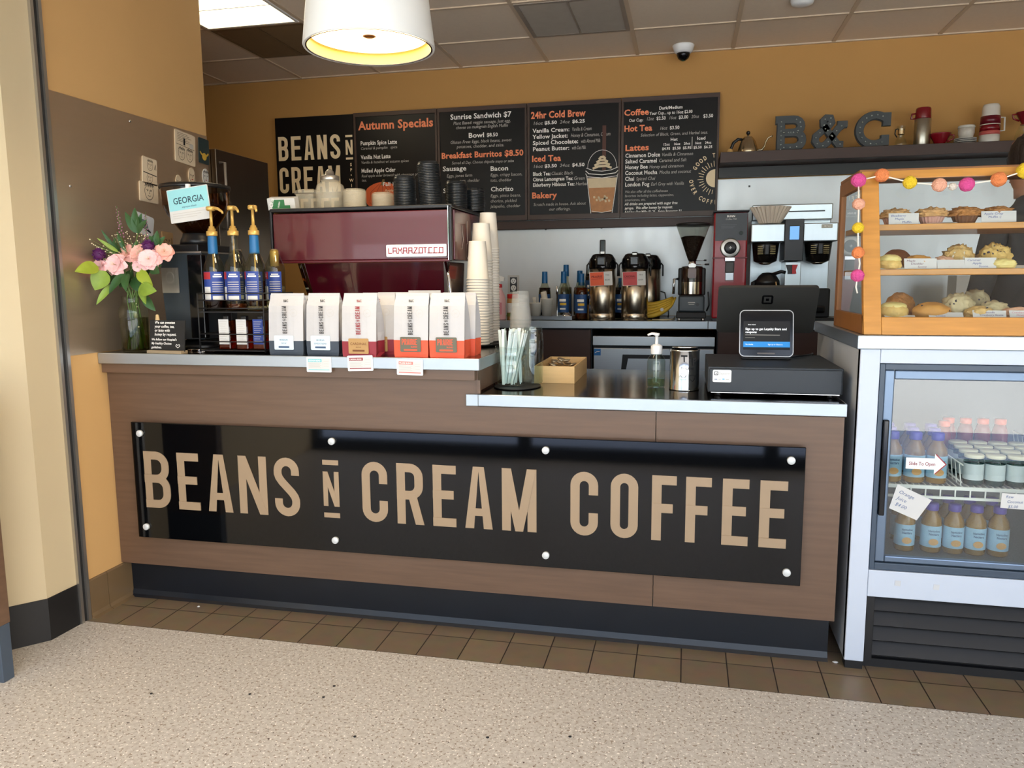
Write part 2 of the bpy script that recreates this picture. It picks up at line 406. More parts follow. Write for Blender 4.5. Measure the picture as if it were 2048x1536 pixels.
for j in range(0, 9): b.box(-3.2, YR-j*TS-0.012, ZC-0.0065, 6.4, YR-j*TS+0.012, ZC+0.001, GRID)
b.box(-3.2, YB-0.02, ZC-0.008, 6.4, YB, ZC+0.001, GRID); struct('ceiling_grid', b)
# left wall with its outside corner, and the bay that turns away from it
b = MB(); b.box(-0.16, -0.2, 0, 0.0, 0.795, ZC, YEL); struct('wall_left', b)
b = MB()
b.prism([(0.0,-0.2), (-0.005,-0.392), (-0.30,-0.735), (-0.60,-0.735), (-0.6,-0.2)], ZC, CREAM); struct('wall_bay', b)
b = MB(); b.box(-0.70, WY, 0, -0.60, -0.2, ZC, CREAM); struct('wall_front_left', b)
b = MB(); b.box(-3.3, 0.6, 0, -3.2, YB, ZC, YEL); b.box(-3.2, 0.6, 0, -0.16, 0.7, ZC, YEL); struct('wall_left_rear', b)
b = MB()
P_ = [(0.0,-0.252), (-0.005,-0.392), (-0.30,-0.735)]; Q_ = [(0.004,-0.252), (0.000,-0.394), (-0.297,-0.739)]
b.prism([Q_[0], P_[0], P_[1], P_[2], Q_[2], Q_[1]], 0.165, BLKM); struct('baseboard_bay', b)
COVE = mat('brown_cove_tile', (112,92,66), rough=0.3, var=0.12, scale=9)
b = MB()
prof = [(0,0.0),(0.03,0.0),(0.016,0.006),(0.011,0.02),(0.0095,0.155),(0.006,0.16),(0,0.16)]
for ya, yb in ((-0.196,-0.097),(-0.094,0.05)):
    n = len(prof); V = [(x, ya, z) for x, z in prof] + [(x, yb, z) for x, z in prof]
    b.add(V, [tuple(range(n)), tuple(range(2*n-1, n-1, -1))] + [(i, n+i, n+(i+1) % n, (i+1) % n) for i in range(n)], COVE)
struct('baseboard_left', b)
b = MB()                                                        # upright guide channel on the wall edge
b.box(0, -0.250, 0, 0.012, -0.236, ZC, ALU); b.box(0, -0.236, 0, 0.003, -0.214, ZC, BLKM); b.box(0, -0.214, 0, 0.012, -0.199, ZC, ALU)
b.box(0.0, -0.199, 0.0, 0.004, -0.193, 2.0, ALU); struct('trim_1', b)
b = MB()                                                        # glazed front behind the camera
for x in (-0.6, 1.15, 2.95, 4.75, 6.35): b.box(x-0.05, WY-0.06, 0, x+0.05, WY+0.03, ZC, BLKM)
b.box(-0.6, WY-0.06, 0, 6.4, WY+0.03, 0.09, BLKM); b.box(-0.6, WY-0.05, 2.68, 6.4, WY+0.02, ZC, BLKM); b.box(-0.6, WY-0.04, 1.0, 6.4, WY+0.0, 1.04, BLKM)
struct('window_1', b)
ASPH = mat('asphalt', (110,124,150), rough=0.9, var=0.2, scale=30)
PALEG = mat('pale_reflector_ground', (214,216,214), rough=0.9, var=0.03, scale=.6)  # far ground made pale so that the fridge glass mirrors white
b = MB(); b.box(-30, -40, -0.12, 30, -4.7, -0.03, PALEG); b.box(-30, -4.7, -0.12, 30, WY-0.1, -0.02, ASPH); struct('ground_outside', b)
BACKW = mat('white_backdrop', (228,230,230), rough=0.8, var=0.04)
BACKG = mat('green_backdrop', (120,150,112), rough=0.9, var=0.2, scale=3)
b = MB(); b.box(-12, -22.5, -0.1, 16, -22, 2.6, BACKW); b.box(-14, -24, -0.1, 18, -23, 3.6, BACKG); struct('reflection_backdrop', b)  # unseen; added for glass reflections: white mass, green strip standing in for hills
# far-left partition end
b = MB(); b.box(-0.55, -0.70, 0.0, 0.095, -0.655, 0.20, mat('grey_base_strip',(66,78,92),rough=.5), bev=.002); b.box(-0.55, -0.702, 0.20, 0.097, -0.653, 1.02, WOODP, bev=.002)
b = tag(b.build('partition'), 'low brown laminate partition with grey base at the far left edge', 'partition')
# backsplash steel on the back wall, shelf strip
b = MB(); b.box(0.62, YB-0.012, 1.10, 6.3, YB-0.0005, 2.0, STEELV)
for x, z in ((1.36,1.70),(1.75,1.702),(2.36,1.70),(2.72,1.95),(3.35,1.95)): b.cyl(0,0,0,0,0.001,BLK) if False else b.box(x-.006, YB-.014, z-.006, x+.006, YB-.011, z+.006, BLK)
struct('trim_2', b)

# ================================================================ service counter
ZU, ZL = 1.067, 0.932
t = thing('service_counter', 'long dark walnut service counter with black toe kick under steel tops', 'counter', (0, 0, 0))
b = MB()
b.box(0.002, 0.0, 0.166, 2.236, 0.02, 0.885, WOODP); b.box(2.239, 0.0, 0.166, 2.859, 0.02, 0.885, WOODP)
b.box(0.002, 0.0, 0.885, 1.588, 0.02, 1.02, WOODP); b.build('front_panel', t)
b = MB(); b.box(0.002, -0.028, 0.985, 1.606-0.022, 0.0, 1.0225, WOODP, bev=.001); b.box(1.588, -0.012, 0.935, 1.600, 0.0, 0.985, WOODP); b.build('skirt', t)
b = MB(); b.box(2.839, 0.0205, 0.166, 2.859, 0.86, 0.885, WOODP); b.build('end_panel', t); b = MB(); b.box(1.572, 0.0205, 0.94, 1.588, 0.76, 1.02, WOODP); b.build('step_panel', t)
b = MB()
pr = [(0.0205, 0.166), (0.046, 0.165), (0.048, 0.03), (0.040, 0.010), (0.030, 0.0), (0.06, 0.0), (0.06, 0.166)]
n = len(pr); V = [(0.012, y, z) for y, z in pr] + [(2.85, y, z) for y, z in pr]
b.add(V, [tuple(range(n)), tuple(range(2*n-1, n-1, -1))] + [(i, n+i, n+(i+1) % n, (i+1) % n) for i in range(n)], BLACKB); b.build('toe_kick', t)
b = MB(); b.box(0.002, 0.06, 0.0, 2.84, 0.08, 0.16, WOODD); b.build('plinth', t)
STEELE = mat('steel_counter_edge', (178,187,195), rough=0.45, metal=0.9, var=0.06, scale=8, stretch=(1,6,6), rvar=0.06)
def top(name, label, x0, x1, y0, y1, z1, th):
    t = thing(name, label, 'worktop', (0, 0, 0))
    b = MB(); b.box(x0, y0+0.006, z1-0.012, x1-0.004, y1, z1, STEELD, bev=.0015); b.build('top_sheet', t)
    b = MB(); b.box(x0, y0, z1-th, x1, y0+0.012, z1, STEELE, bev=.003, seg=3); b.box(x1-0.012, y0+0.012, z1-th, x1, y1, z1-0.0005, STEELE, bev=.002); b.build('edge_band', t)
    b = MB(); b.box(x0, y0+0.013, z1-th+0.004, x1-0.013, y1, z1-0.013, WOODD); b.build('core', t)
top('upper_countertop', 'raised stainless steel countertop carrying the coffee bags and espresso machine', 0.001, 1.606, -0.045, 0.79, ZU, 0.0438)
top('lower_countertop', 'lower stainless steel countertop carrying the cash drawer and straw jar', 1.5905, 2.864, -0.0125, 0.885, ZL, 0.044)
b = MB(); b.box(1.5445, -0.0125, ZL-0.044, 1.5905, -0.0005, ZL, STEELE, bev=.002); o = b.build('lower_edge_return'); tag(o, 'short steel edge tongue of the lower top lapping past the raised panel', 'edge strip')

# ---------------------------------------------------------------- sign on the counter front
SIGNB = mat('black_acrylic', (6,7,9), rough=0.05, var=0.05, spec=0.45)
t = thing('counter_sign', 'glossy black acrylic sign with tan shop lettering on the counter front', 'sign', (0, -0.034, 0))
b = MB(); b.box(0.124, 0, 0.297, 2.737, 0.012, 0.784, SIGNB, bev=.002); b.build('sign_board', t)
b = MB(FR); S_ = [('B',.174,.291),('E',.328,.426),('A',.462,.573),('N',.604,.728),('S',.760,.868),('C',1.131,1.235),('R',1.273,1.378),('E',1.417,1.508),('A',1.542,1.648),('M',1.684,1.814),('C',1.939,2.039),('O',2.084,2.181),('F',2.229,2.314),('F',2.346,2.433),('E',2.470,2.558),('E',2.594,2.684)]
base = b.M
for ch, xa, xb in S_:
    h = .2365; b.M = base @ T(xa, .4285, .0006) @ SCL(h, h, h); glyph(b, ch, (xb-xa)/h, .142, TAUPE, 0.002)
b.M = base; n_mark(b, T(.969, .434, .0006), .230, TAUPE, w=.29, t=.085, d=.002); b.build('lettering', t)
for x in (.168, 1.014, 1.849, 2.690):
    for z in (.345, .739):
        b = MB(FR); b.lathe([(.0, .0115), (.0122, .0115), (.0135, .010), (.0135, -.0)], mat('satin_standoff', (216,220,220), rough=.5, metal=.2), (x, z, 0), 20); b.build('standoff', t)

# ---------------------------------------------------------------- price cards on the counter edge
def price_card(x, z, acc, title, label, rz):
    t = thing('price_card', label, 'card', (x, -0.0463, z), 0, 'price cards on the counter edge')
    PLASTIC = mat('card_sleeve', (226,232,236), rough=0.2, var=0.02)
    b = MB(FR @ RZ(rz)); b.prism(rrect(-.051, -.029, .051, .029, .004), .0012, PLASTIC); b.build('sleeve', t)
    b = MB(FR @ RZ(rz) @ T(0, 0, .0016)); b.rect(-.045, -.024, .045, .024, PAPER); b.M = b.M @ T(0, 0, .0004)
    b.rect(-.043, .010, .012, .021, acc); b.rect(-.043, -.021, .043, -.018, acc)
    for k in range(5): b.rect(-.042, .004-k*.0042, .010-.006*(k % 2), .0052-k*.0042, GRINK)
    for k in range(3): b.rect(.020, .012-k*.009, .040, .013-k*.009, GRINK)
    b.rect(.016, -.014, .0166, .021, GRINK); b.M = b.M @ T(0, 0, .0004); b.text(title, .008, WHINK, T(-.041, .0125, 0), width=.048, bold=.02); b.build('printed_face', t)
TEAL = mat('teal_print', (120,200,206), rough=.7); RED_ = mat('dark_red_print', (150,52,62), rough=.7); CORAL = mat('coral_print', (222,120,112), rough=.7)
price_card(.978, 1.036, TEAL, 'GEORGIA BLEND', 'pale teal price card hanging on the counter edge below the second coffee bag', 0)
price_card(1.146, 1.044, RED_, 'CARDINAL BLEND', 'white price card with dark red heading below the maroon coffee bag', 2)
price_card(1.342, 1.032, CORAL, 'PRAIRIE BLEND', 'white price card with coral heading below the orange coffee bags', -1)

# ---------------------------------------------------------------- coffee bags
BAGW = mat('white_kraft_bag', (190,190,192), rough=0.62, var=0.03, scale=9, bump=0.25, bscale=14)
BAGN = mat('slate_bag_band', (58,68,80), rough=0.55, var=0.06, bump=0.15, bscale=14)
BAGR = mat('maroon_bag_band', (142,40,52), rough=0.55, var=0.06, bump=0.15, bscale=14)
BAGO = mat('orange_bag_band', (224,86,52), rough=0.55, var=0.05, bump=0.15, bscale=14)
LBLUE = mat('pale_blue_label', (206,226,234), rough=0.5, var=0.02); LTAN = mat('tan_label', (176,138,84), rough=0.5, var=0.04); LOLIVE = mat('olive_label', (98,96,78), rough=.5, var=.04)
SLATE = mat('slate_ink', (70,92,124), rough=.7); BROWNINK = mat('brown_ink', (120,74,40), rough=.7)
def coffee_bag(kind, label, loc, rz=0, w=.137, h=.237, d=.085, lean=0):
    band = {'n': BAGN, 'r': BAGR, 'o': BAGO}[kind]; bz = {'n': .055, 'r': .058, 'o': .064}[kind]
    t = thing('coffee_bag', label, 'coffee bag', loc, rz, 'coffee bags on the upper counter')
    b = MB(); zs = [0, .012, bz, .09, .13, .165, .19, .21, .226, h]
    dep = [1, 1, .98, .95, .86, .68, .50, .30, .10, .04]; fy = [0, 0, .0, .003, .006, .009, .012, .020, .026, .028]; wd = [.96, .99, 1, 1, 1, 1, 1, .985, .97, .955]
    rings = []; nseg = 8; V = []
    for k, z in enumerate(zs):
        x = w/2*wd[k]; y0 = fy[k]; y1 = y0 + d*dep[k]; yg = (y0+y1)/2; g = .012*(1 if 0 < k < 9 else 0)*(.4+.6*min(1, k/3))
        bul = .004*sin(pi*min(1, k/8.0))
        ring = [(-x, y0, z), (-x*.5, y0-bul, z), (0, y0-bul*1.4, z), (x*.5, y0-bul, z), (x, y0, z), (x-g, yg, z), (x, y1, z), (x*.4, y1+bul, z), (-x*.4, y1+bul, z), (-x, y1, z), (-x+g, yg, z)]
        V += ring; nseg = len(ring)
    Fb = []; Fw = []
    for k in range(len(zs)-1):
        for i in range(nseg):
            f = (k*nseg+i, k*nseg+(i+1) % nseg, (k+1)*nseg+(i+1) % nseg, (k+1)*nseg+i); (Fb if k < 2 else Fw).append(f)
    Fb.append(tuple(range(nseg-1, -1, -1))); Fw.append(tuple(range((len(zs)-1)*nseg, len(zs)*nseg)))
    vs = [b.bm.verts.new(v) for v in V]
    for fs, m_ in ((Fb, band), (Fw, BAGW)):
        k = b.mi(m_)
        for f in fs: F = b.bm.faces.new([vs[i] for i in f]); F.material_index = k; F.smooth = False
    b.build('pouch', t)
    dark = mat('charcoal_print', (52,52,56), rough=.7); ink = {'n': dark, 'r': mat('maroon_print', (150,40,50), rough=.7), 'o': dark}[kind]
    up = FR @ T(0, 0, 0) @ RZ(90)
    b = MB(); b.M = T(.0, -.0035, .0)
    word(b, 'BEANS', FR @ T(.010, .084, .0035) @ RZ(90), .0185, ink, w=.37, gap=.13, t=.125)
    n_mark(b, FR @ T(.008, .1325, .0035) @ RZ(90), .0145, ink, w=.40, t=.1)
    word(b, 'CREAM', FR @ T(.010, .1425, .003) @ RZ(90), .0185, ink, w=.37, gap=.13, t=.125)
    b.text('B&C', .013, ink, FR @ T(0, .204, -.017), align='CENTER', bold=.02, sx=.8)
    b.M = T(0, -.0035, 0) @ FR @ T(.037, .163, .0005); b.strip([(.014*cos(2*pi*i/20), .014*sin(2*pi*i/20)) for i in range(20)], .0007, GRINK, closed=True)
    b.strip([(-.007,-.004),(.007,.004)], .0005, GRINK); b.strip([(-.006,.003),(.006,-.003)], .0005, GRINK); b.build('print', t)
    lm = {'n': LBLUE, 'r': LTAN, 'o': LOLIVE}[kind]; b = MB(T(0, -.0052, 0) @ FR); lx = -.006 if kind == 'n' else 0.0
    x0, x1, z0, z1 = -.040+lx, .040+lx, .021, .076
    if kind == 'r': z0, z1 = .012, .069
    b.prism(rrect(x0, z0, x1, z1, .004), .0012, lm); b.M = b.M @ T(0, 0, .0016); cx = (x0+x1)/2
    if kind == 'n':
        txt = ('GEORGIA', 'ESPRESSO BLEND') if 'espresso' in label else ('BRAZILIN', 'DECAF')
        b.text(txt[0], .0095, SLATE, T(cx, .056, 0), align='CENTER', sx=.85); b.text(txt[1], .0085, SLATE, T(cx, .043, 0), align='CENTER', sx=.8)
        b.prism([(cx-.022,.028),(cx+.022,.028),(cx+.022,.035),(cx-.022,.035)], .0002, SLATE)
    elif kind == 'r':
        b.text('CARDINAL', .013, BROWNINK, T(cx, .045, 0), align='CENTER', width=.066, bold=.01); b.text('BLEND', .007, BROWNINK, T(cx, .034, 0), align='CENTER')
        b.prism([(cx-.024,.020),(cx+.024,.020),(cx+.024,.027),(cx-.024,.027)], .0002, BROWNINK)
    else:
        word(b, 'PRAIRIE', T(cx-.0335, .047, 0), .022, BAGO, w=.38, gap=.09, t=.13); b.text('BLEND', .008, BAGO, T(cx+.014, .037, 0), align='CENTER', bold=.02)
        b.prism([(cx-.026,.025),(cx+.026,.025),(cx+.026,.0315),(cx-.026,.0315)], .0002, BAGO)
    b.build('label_sticker', t); return t
coffee_bag('n', 'white and slate decaf coffee bag, leftmost on the counter edge beside the syrup rack', (.826, -.012, ZU), 2, w=.142)
coffee_bag('n', 'white and slate espresso coffee bag above the teal price card', (.976, -.006, ZU), 0, w=.134)
coffee_bag('n', 'white and slate coffee bag half hidden behind the leftmost decaf bag', (.868, .098, ZU), 2, w=.13, h=.215)
coffee_bag('r', 'front maroon and white coffee bag above the dark red price card', (1.139, -.036, ZU), 0, w=.137)
coffee_bag('r', 'middle maroon and white coffee bag just behind the front maroon one', (1.172, .067, ZU), 4, w=.134)
coffee_bag('r', 'rearmost maroon and white coffee bag peeking out behind the other two', (1.196, .166, ZU), 6, w=.134)
coffee_bag('o', 'left orange and white coffee bag above the coral price card', (1.3415, -.028, ZU), 0, w=.134)
coffee_bag('o', 'right orange and white coffee bag standing near the counter corner', (1.4795, -.028, ZU), 0, w=.134)
coffee_bag('o', 'orange and white coffee bag behind the left orange one, top edge showing', (1.355, .068, ZU), 0, w=.134, h=.245)
coffee_bag('o', 'orange and white coffee bag behind the right orange one, side showing', (1.4945, .068, ZU), 0, w=.134)

# ---------------------------------------------------------------- espresso machine
MRN = mat('maroon_enamel', (82,24,34), rough=0.25, var=0.05, coat=0.5, scale=6); MRN2 = mat('maroon_enamel_deep', (74,10,24), rough=0.12, var=0.04, coat=0.6)
MY = .32; mx0, mx1 = .592, 1.402
t = thing('espresso_machine', 'maroon espresso machine with black rails and chrome legs behind the coffee bags', 'espresso machine', (0, 0, 0))
b = MB(); b.box(mx0+.012, MY+.004, 1.436, mx1-.014, MY+.48, 1.634, MRN, bev=.004); b.build('upper_body', t)
b = MB(); b.box(mx0+.004, MY-.004, 1.640, mx1, MY+.50, 1.655, BLK, bev=.003); b.box(mx0, MY-.003, 1.430, mx0+.011, MY+.02, 1.652, BLK, bev=.003); b.box(mx1-.013, MY-.004, 1.428, mx1-.002, MY+.02, 1.652, BLK, bev=.003)
b.box(mx0+.01, MY+.001, 1.426, mx1-.012, MY+.02, 1.4355, mat('maroon_trim', (80,14,26), rough=.3), bev=.002); b.build('edge_rail', t)
b = MB(); b.box(mx1-.0175, MY-.005, 1.432, mx1-.0145, MY+.0, 1.648, CHROME); b.build('chrome_strip', t)
b = MB(); b.add([(mx0+.10, MY+.10, 1.427), (mx1-.066, MY+.10, 1.427), (mx1-.085, MY+.17, 1.075), (mx0+.165, MY+.17, 1.075), (mx0+.10, MY+.4, 1.427), (mx1-.066, MY+.4, 1.427), (mx1-.085, MY+.4, 1.075), (mx0+.165, MY+.4, 1.075)], [(0,3,2,1),(4,5,6,7),(0,4,7,3),(1,2,6,5),(0,1,5,4),(3,7,6,2)], MRN2); b.build('lower_back_panel', t)
for xa, xb in ((mx0+.085, mx0+.153), (mx1-.058, mx1-.078)):
    b = MB(); b.add([(xa-.008, MY+.085, 1.427), (xa+.008, MY+.085, 1.427), (xb+.008, MY+.158, 1.07), (xb-.008, MY+.158, 1.07), (xa-.008, MY+.12, 1.427), (xa+.008, MY+.12, 1.427), (xb+.008, MY+.19, 1.07), (xb-.008, MY+.19, 1.07)], [(0,3,2,1),(4,5,6,7),(0,4,7,3),(1,2,6,5),(0,1,5,4),(3,7,6,2)], CHROME); b.build('leg', t)
b = MB(); b.box(mx0+.12, MY+.19, ZU+.001, mx1-.05, MY+.44, ZU+.05, BLK, bev=.01); b.box(mx0+.16, MY+.28, ZU+.05, mx1-.09, MY+.46, 1.43, BLKM); b.build('base', t)
b = MB(); b.box(mx1-.012, MY+.022, 1.433, mx1+.004, MY+.47, 1.636, MRN, bev=.004); b.build('side_panel', t)
b = MB(LW); b.M = T(mx1+.0055, 0, 0) @ LW; b.strip([(MY+.20+.016*cos(2*pi*i/24), 1.475+.032*sin(2*pi*i/24)) for i in range(24)], .003, GRINK, closed=True)
b.strip([(MY+.20, 1.51),(MY+.20,1.60)], .007, GRINK); b.strip([(MY+.12,1.48),(MY+.14,1.52),(MY+.12,1.58)], .005, GRINK); b.build('side_emblem', t)
b = MB(T(0, MY-.0012, 0) @ FR); b.prism(rrect(1.118, 1.447, 1.378, 1.496, .005), .004, WHT); b.M = b.M @ T(0, 0, .0046)
LM = mat('maroon_badge_letters', (140,20,50), rough=.4)
x = 1.129; w0 = .0143; H0 = .0215; zb_ = 1.461; th = .0040
def lm_stroke(pts): b.strip([(x+p[0]*w0, zb_+p[1]*H0) for p in pts], th, LM)
for ch in 'LA_M_A_R_Z_OT_C_C_O':
    if ch == '_': b.strip([(x-.0035, zb_), (x+.006, zb_)], th, LM); x += .0035; continue
    if ch == 'L': lm_stroke([(0,1),(0,0),(1,0)])
    elif ch in 'AR': lm_stroke([(0,0),(0,1),(1,1),(1,0)]); lm_stroke([(0,.45),(1,.45)])
    elif ch == 'M': lm_stroke([(0,0),(0,1),(.55,.4),(1.1,1),(1.1,0)])
    elif ch == 'Z': lm_stroke([(0,1),(1,1),(0,0),(1,0)])
    elif ch == 'O': b.strip([(x+p[0]*w0, zb_+p[1]*H0) for p in [(0,0),(1,0),(1,1),(0,1)]], th, LM, closed=True)
    elif ch == 'T': lm_stroke([(-.1,1),(1,1)]); lm_stroke([(.45,1),(.45,0)])
    elif ch == 'C': lm_stroke([(1,1),(0,1),(0,0),(1,0)])
    x += w0*1.34
b.build('name_badge', t)
b = MB(); b.tube([(mx1-.05, MY+.06, 1.425), (mx1-.03, MY+.04, 1.36), (mx1-.015, MY+.03, 1.25), (mx1-.012, MY+.02, 1.13)], .006, CHROME); b.build('steam_wand', t)
b = MB(); b.tube([(mx0+.09, MY+.32, 1.26), (mx0-.0, MY+.26, 1.25), (mx0-.06, MY+.22, 1.245)], [.012,.011,.013], BLK); b.tube([(mx0+.10, MY+.32, 1.26), (mx0+.12, MY+.34, 1.26)], .034, CHROME, n=16); b.build('portafilter', t)

# ---------------------------------------------------------------- things kept on the espresso machine
ZM = 1.6555
CLEARP = glass('clear_plastic', (236,232,220), 1.46, .03); CLEARG = glass('clear_glass', (244,248,244), 1.5)
CL2 = film('cloudy_plastic', (236,226,200), .30)
t = thing('tea_carton', 'small green and white tea carton lying on the left of the espresso machine', 'box', (.608, .40, ZM), 6)
b = MB(RX(14)); b.box(-.062, 0, 0, .062, .05, .052, PAPER, bev=.002); b.build('carton', t)
GRN = mat('tea_green', (52,120,70), rough=.6); b = MB(RX(14) @ T(0, -.0008, 0) @ FR); b.rect(-.042, .004, .040, .046, GRN); b.M = b.M @ T(0, 0, .0004); b.text('Chai', .022, WHINK, T(-.04, .012, 0) @ RZ(75), bold=.02); b.rect(.016, .022, .040, .046, PAPER); b.text('GREEN', .009, WHINK, T(-.012, .01, 0) @ RZ(70), bold=.02); b.build('printed_panel', t)
t = thing('plastic_tub', 'clear square tub with lid behind the green tea carton', 'tub', (.672, .53, ZM))
b = MB(); b.lathe([(.045, 0), (.049, .004), (.060, .078)], CL2, n=4, smooth=False, a0=pi/4); b.build('body', t)
b = MB(); b.lathe([(.063, .079), (.064, .090), (.055, .096)], CL2, n=24); b.build('lid', t)
t = thing('lid_jar', 'tall clear jar of lids with a silver screw cap on the espresso machine', 'jar', (.790, .50, ZM))
b = MB(); b.open_lathe([(.055, 0), (.062, .004), (.063, .095), (.058, .112), (.040, .125), (.038, .138)], CL2); b.build('body', t)
b = MB(); b.lathe([(.0405, .132), (.0415, .134), (.0415, .150), (.036, .153), (.022, .1535), (.019, .170), (.008, .180), (.0, .181)], ALU); b.build('cap', t)
def lid_proto(nm, R, m, dome):
    b = MB(); 
    if dome: b.open_lathe([(R, 0), (R+.001, .003), (R*.985, .006), (R*.95, .010), (R*.9, .014), (R*.74, .016)], m, n=32); b.lathe([(R*.74, .0159), (.001, .0161)], m, n=32)
    else: b.open_lathe([(R, 0), (R+.0012, .0025), (R, .005), (R*.955, .0065), (R*.93, .013), (R*.90, .0155), (R*.86, .0150), (R*.84, .0118)], m, n=32); b.lathe([(R*.84, .0118), (.001, .0114)], m, n=32)
    return b.build(nm)
BLKL = mat('black_polystyrene', (24,28,32), rough=0.28, var=0.05)
def lid_stack(o, x, y, n, pitch, top, rest, cat, grp, lean=(0, 0), z0=ZM):
    for k in range(n):
        c = o if k == 0 and not o.get('category') else dup(o, (0, 0, 0)); tag(c, top if k == n-1 else rest, cat, grp)
        c.location = (x+lean[0]*k*pitch, y+lean[1]*k*pitch, z0+k*pitch); c.rotation_euler = (-lean[1], lean[0], 0)
L1 = lid_proto('cup_cover', .047, BLKL, False); L2 = lid_proto('clear_cup_cover', .050, CL2, True)
lid_stack(L2, .918, .47, 12, .0066, 'top clear lid of the wider clear stack on the espresso machine', 'clear plastic lid in the wider clear stack on the espresso machine', 'lid', 'wider stack of clear lids', z0=ZM)
lid_stack(L2, 1.012, .56, 11, .0064, 'top clear lid of the narrower clear stack beside the wider one', 'clear plastic lid in the narrower clear stack on the espresso machine', 'lid', 'narrower stack of clear lids')
lid_stack(L1, 1.148, .47, 19, .0066, 'top black lid of the leftmost black stack on the espresso machine', 'black cup lid in the leftmost black stack on the espresso machine', 'lid', 'left stack of black lids')
lid_stack(L1, 1.268, .46, 27, .0066, 'top black lid of the tallest leaning black stack', 'black cup lid in the tallest black stack on the espresso machine', 'lid', 'tallest stack of black lids', lean=(-.06, 0))
lid_stack(L1, 1.338, .60, 17, .0066, 'top black lid of the stack behind the tallest black one', 'black cup lid in the stack behind the tallest black one', 'lid', 'third stack of black lids')
lid_stack(L1, 1.392, .70, 14, .0066, 'top black lid of the rightmost, lowest black stack', 'black cup lid in the rightmost black stack on the espresso machine', 'lid', 'rightmost stack of black lids')

# ---------------------------------------------------------------- paper cups upside down at the counter end
t = thing('cup_tray', 'dark round tray under the upside-down paper cup stacks', 'tray', (1.468, .556, ZU))
b = MB(); b.lathe([(.075, 0), (.088, .004), (.092, .010), (.088, .0105), (.08, .0085), (.001, .0085)], BLKM, n=36, sy=1.55); b.build('dish', t)
CUPW = mat('white_paper_cup', (222,216,204), rough=0.55, var=0.02)
b = MB(); R1, R0, H = .0475, .036, .160
b.open_lathe([(R1-.0002, .0), (R1+.001, .0005), (R1+.0016, .003), (R1+.0006, .0055), (R1-.001, .0062), (R0+.0003, H-.006), (R0+.0004, H-.003), (R0+.0001, H), (R0-.001, H), (R0-.0015, H-.008)], CUPW, n=28)
b.lathe([(R0-.0012, H-.008), (.001, H-.0085)], CUPW, n=28); cup0 = b.build('paper_cup')
first = True
for nm, x, y, n, pz in (('nearest', 1.470, .455, 24, .0119), ('middle', 1.461, .556, 31, .0118), ('rearmost', 1.466, .657, 36, .0116)):
    for k in range(n):
        c = cup0 if first else dup(cup0, (0, 0, 0)); first = False
        tag(c, ('topmost white paper cup of the %s upside-down stack' if k == n-1 else 'white paper cup nested in the %s upside-down stack') % nm, 'paper cup', '%s stack of white paper cups' % nm)
        c.location = (x+.0002*sin(k*1.7), y+.0002*cos(k*2.3), ZU+.011+k*pz)

# ================================================================ steel sheet on the left wall and what hangs on it
t = thing('wall_sheet', 'brown-tinted steel sheet on the left wall behind the flowers', 'wall sheet', (0, 0, 0))
b = MB(); b.box(0.0005, -0.19, 1.069, 0.003, 0.792, 2.062, STEELW); b.build('sheet', t)
for y, z in ((.244, 2.03), (-.12, 1.72), (.70, 1.5)):
    b = MB(T(.003, y, z) @ RY(90)); b.lathe([(.006, 0), (.006, .001), (.003, .003), (0, .0032)], CHROME, n=12); b.build('screw', t)
SKETCH = mat('sketch_paper', (214,196,168), rough=.85, var=.05)
def sticker(name, label, y, z, w, h, rz, m, draw, cat='drawing'):
    t = thing(name, label, cat, (.0035, y, z), 0)
    b = MB(LW @ RZ(rz)); b.prism(rrect(-w/2, -h/2, w/2, h/2, .006), .004, m); b.build('sheet', t)
    b = MB(LW @ RZ(rz) @ T(0, 0, .0046)); draw(b, w, h); b.build('drawing', t)
RED2 = mat('lipstick_red', (160,30,40), rough=.6); GOLDI = mat('gold_print', (206,166,60), rough=.6); DKTEAL = mat('dark_teal_card', (34,52,54), rough=.6)
def face(b, cx, cy, s, lips=False, hair=True):
    b.strip([(cx+s*.8*cos(radians(a)), cy+s*sin(radians(a))) for a in range(150, 391, 20)], s*.07, INK)
    for e in (-.32, .32): b.strip([(cx+s*(e-.2), cy+s*.18), (cx+s*e, cy+s*.25), (cx+s*(e+.2), cy+s*.16)], s*.06, INK); b.rect(cx+s*(e-.07), cy+s*.02, cx+s*(e+.07), cy+s*.14, INK)
    b.strip([(cx, cy+s*.1), (cx+s*.12, cy-s*.22), (cx, cy-s*.25)], s*.05, INK)
    if lips: b.quad([(cx-s*.3, cy-s*.52, .0003), (cx, cy-s*.62, .0003), (cx+s*.3, cy-s*.5, .0003), (cx, cy-s*.42, .0003)], RED2)
    else: b.strip([(cx-s*.25, cy-s*.5), (cx, cy-s*.55), (cx+s*.28, cy-s*.48)], s*.06, INK)
    if hair:
        for k in range(5): b.strip([(cx-s*.75+k*s*.36, cy+s*.55), (cx-s*.6+k*s*.3, cy+s*(.95+.1*(k % 2))), (cx-s*.35+k*s*.3, cy+s*.7)], s*.1, INK)
def d1(b, w, h):
    for k in range(6): b.strip([(-w*.4, h*.42-k*h*.05), (w*.1*(k % 3)+w*.1, h*.43-k*h*.05)], .0016, INK)
    face(b, -w*.2, -h*.22, h*.2); face(b, w*.2, -h*.2, h*.2); b.rect(w*.2, h*.05, w*.4, h*.2, GRINK)
    b.strip([(-w*.45, h*.06), (w*.45, h*.02)], .002, INK); b.rect(-w*.1, h*.08, -w*.02, h*.3, INK)
def d2(b, w, h): face(b, 0, h*.22, h*.2); b.strip([(-w*.45, -.01), (w*.45, -.015)], .004, INK); face(b, -w*.02, -h*.26, h*.2, hair=False); b.strip([(w*.3, h*.1), (w*.38, h*.3), (w*.42, h*.1)], .003, INK)
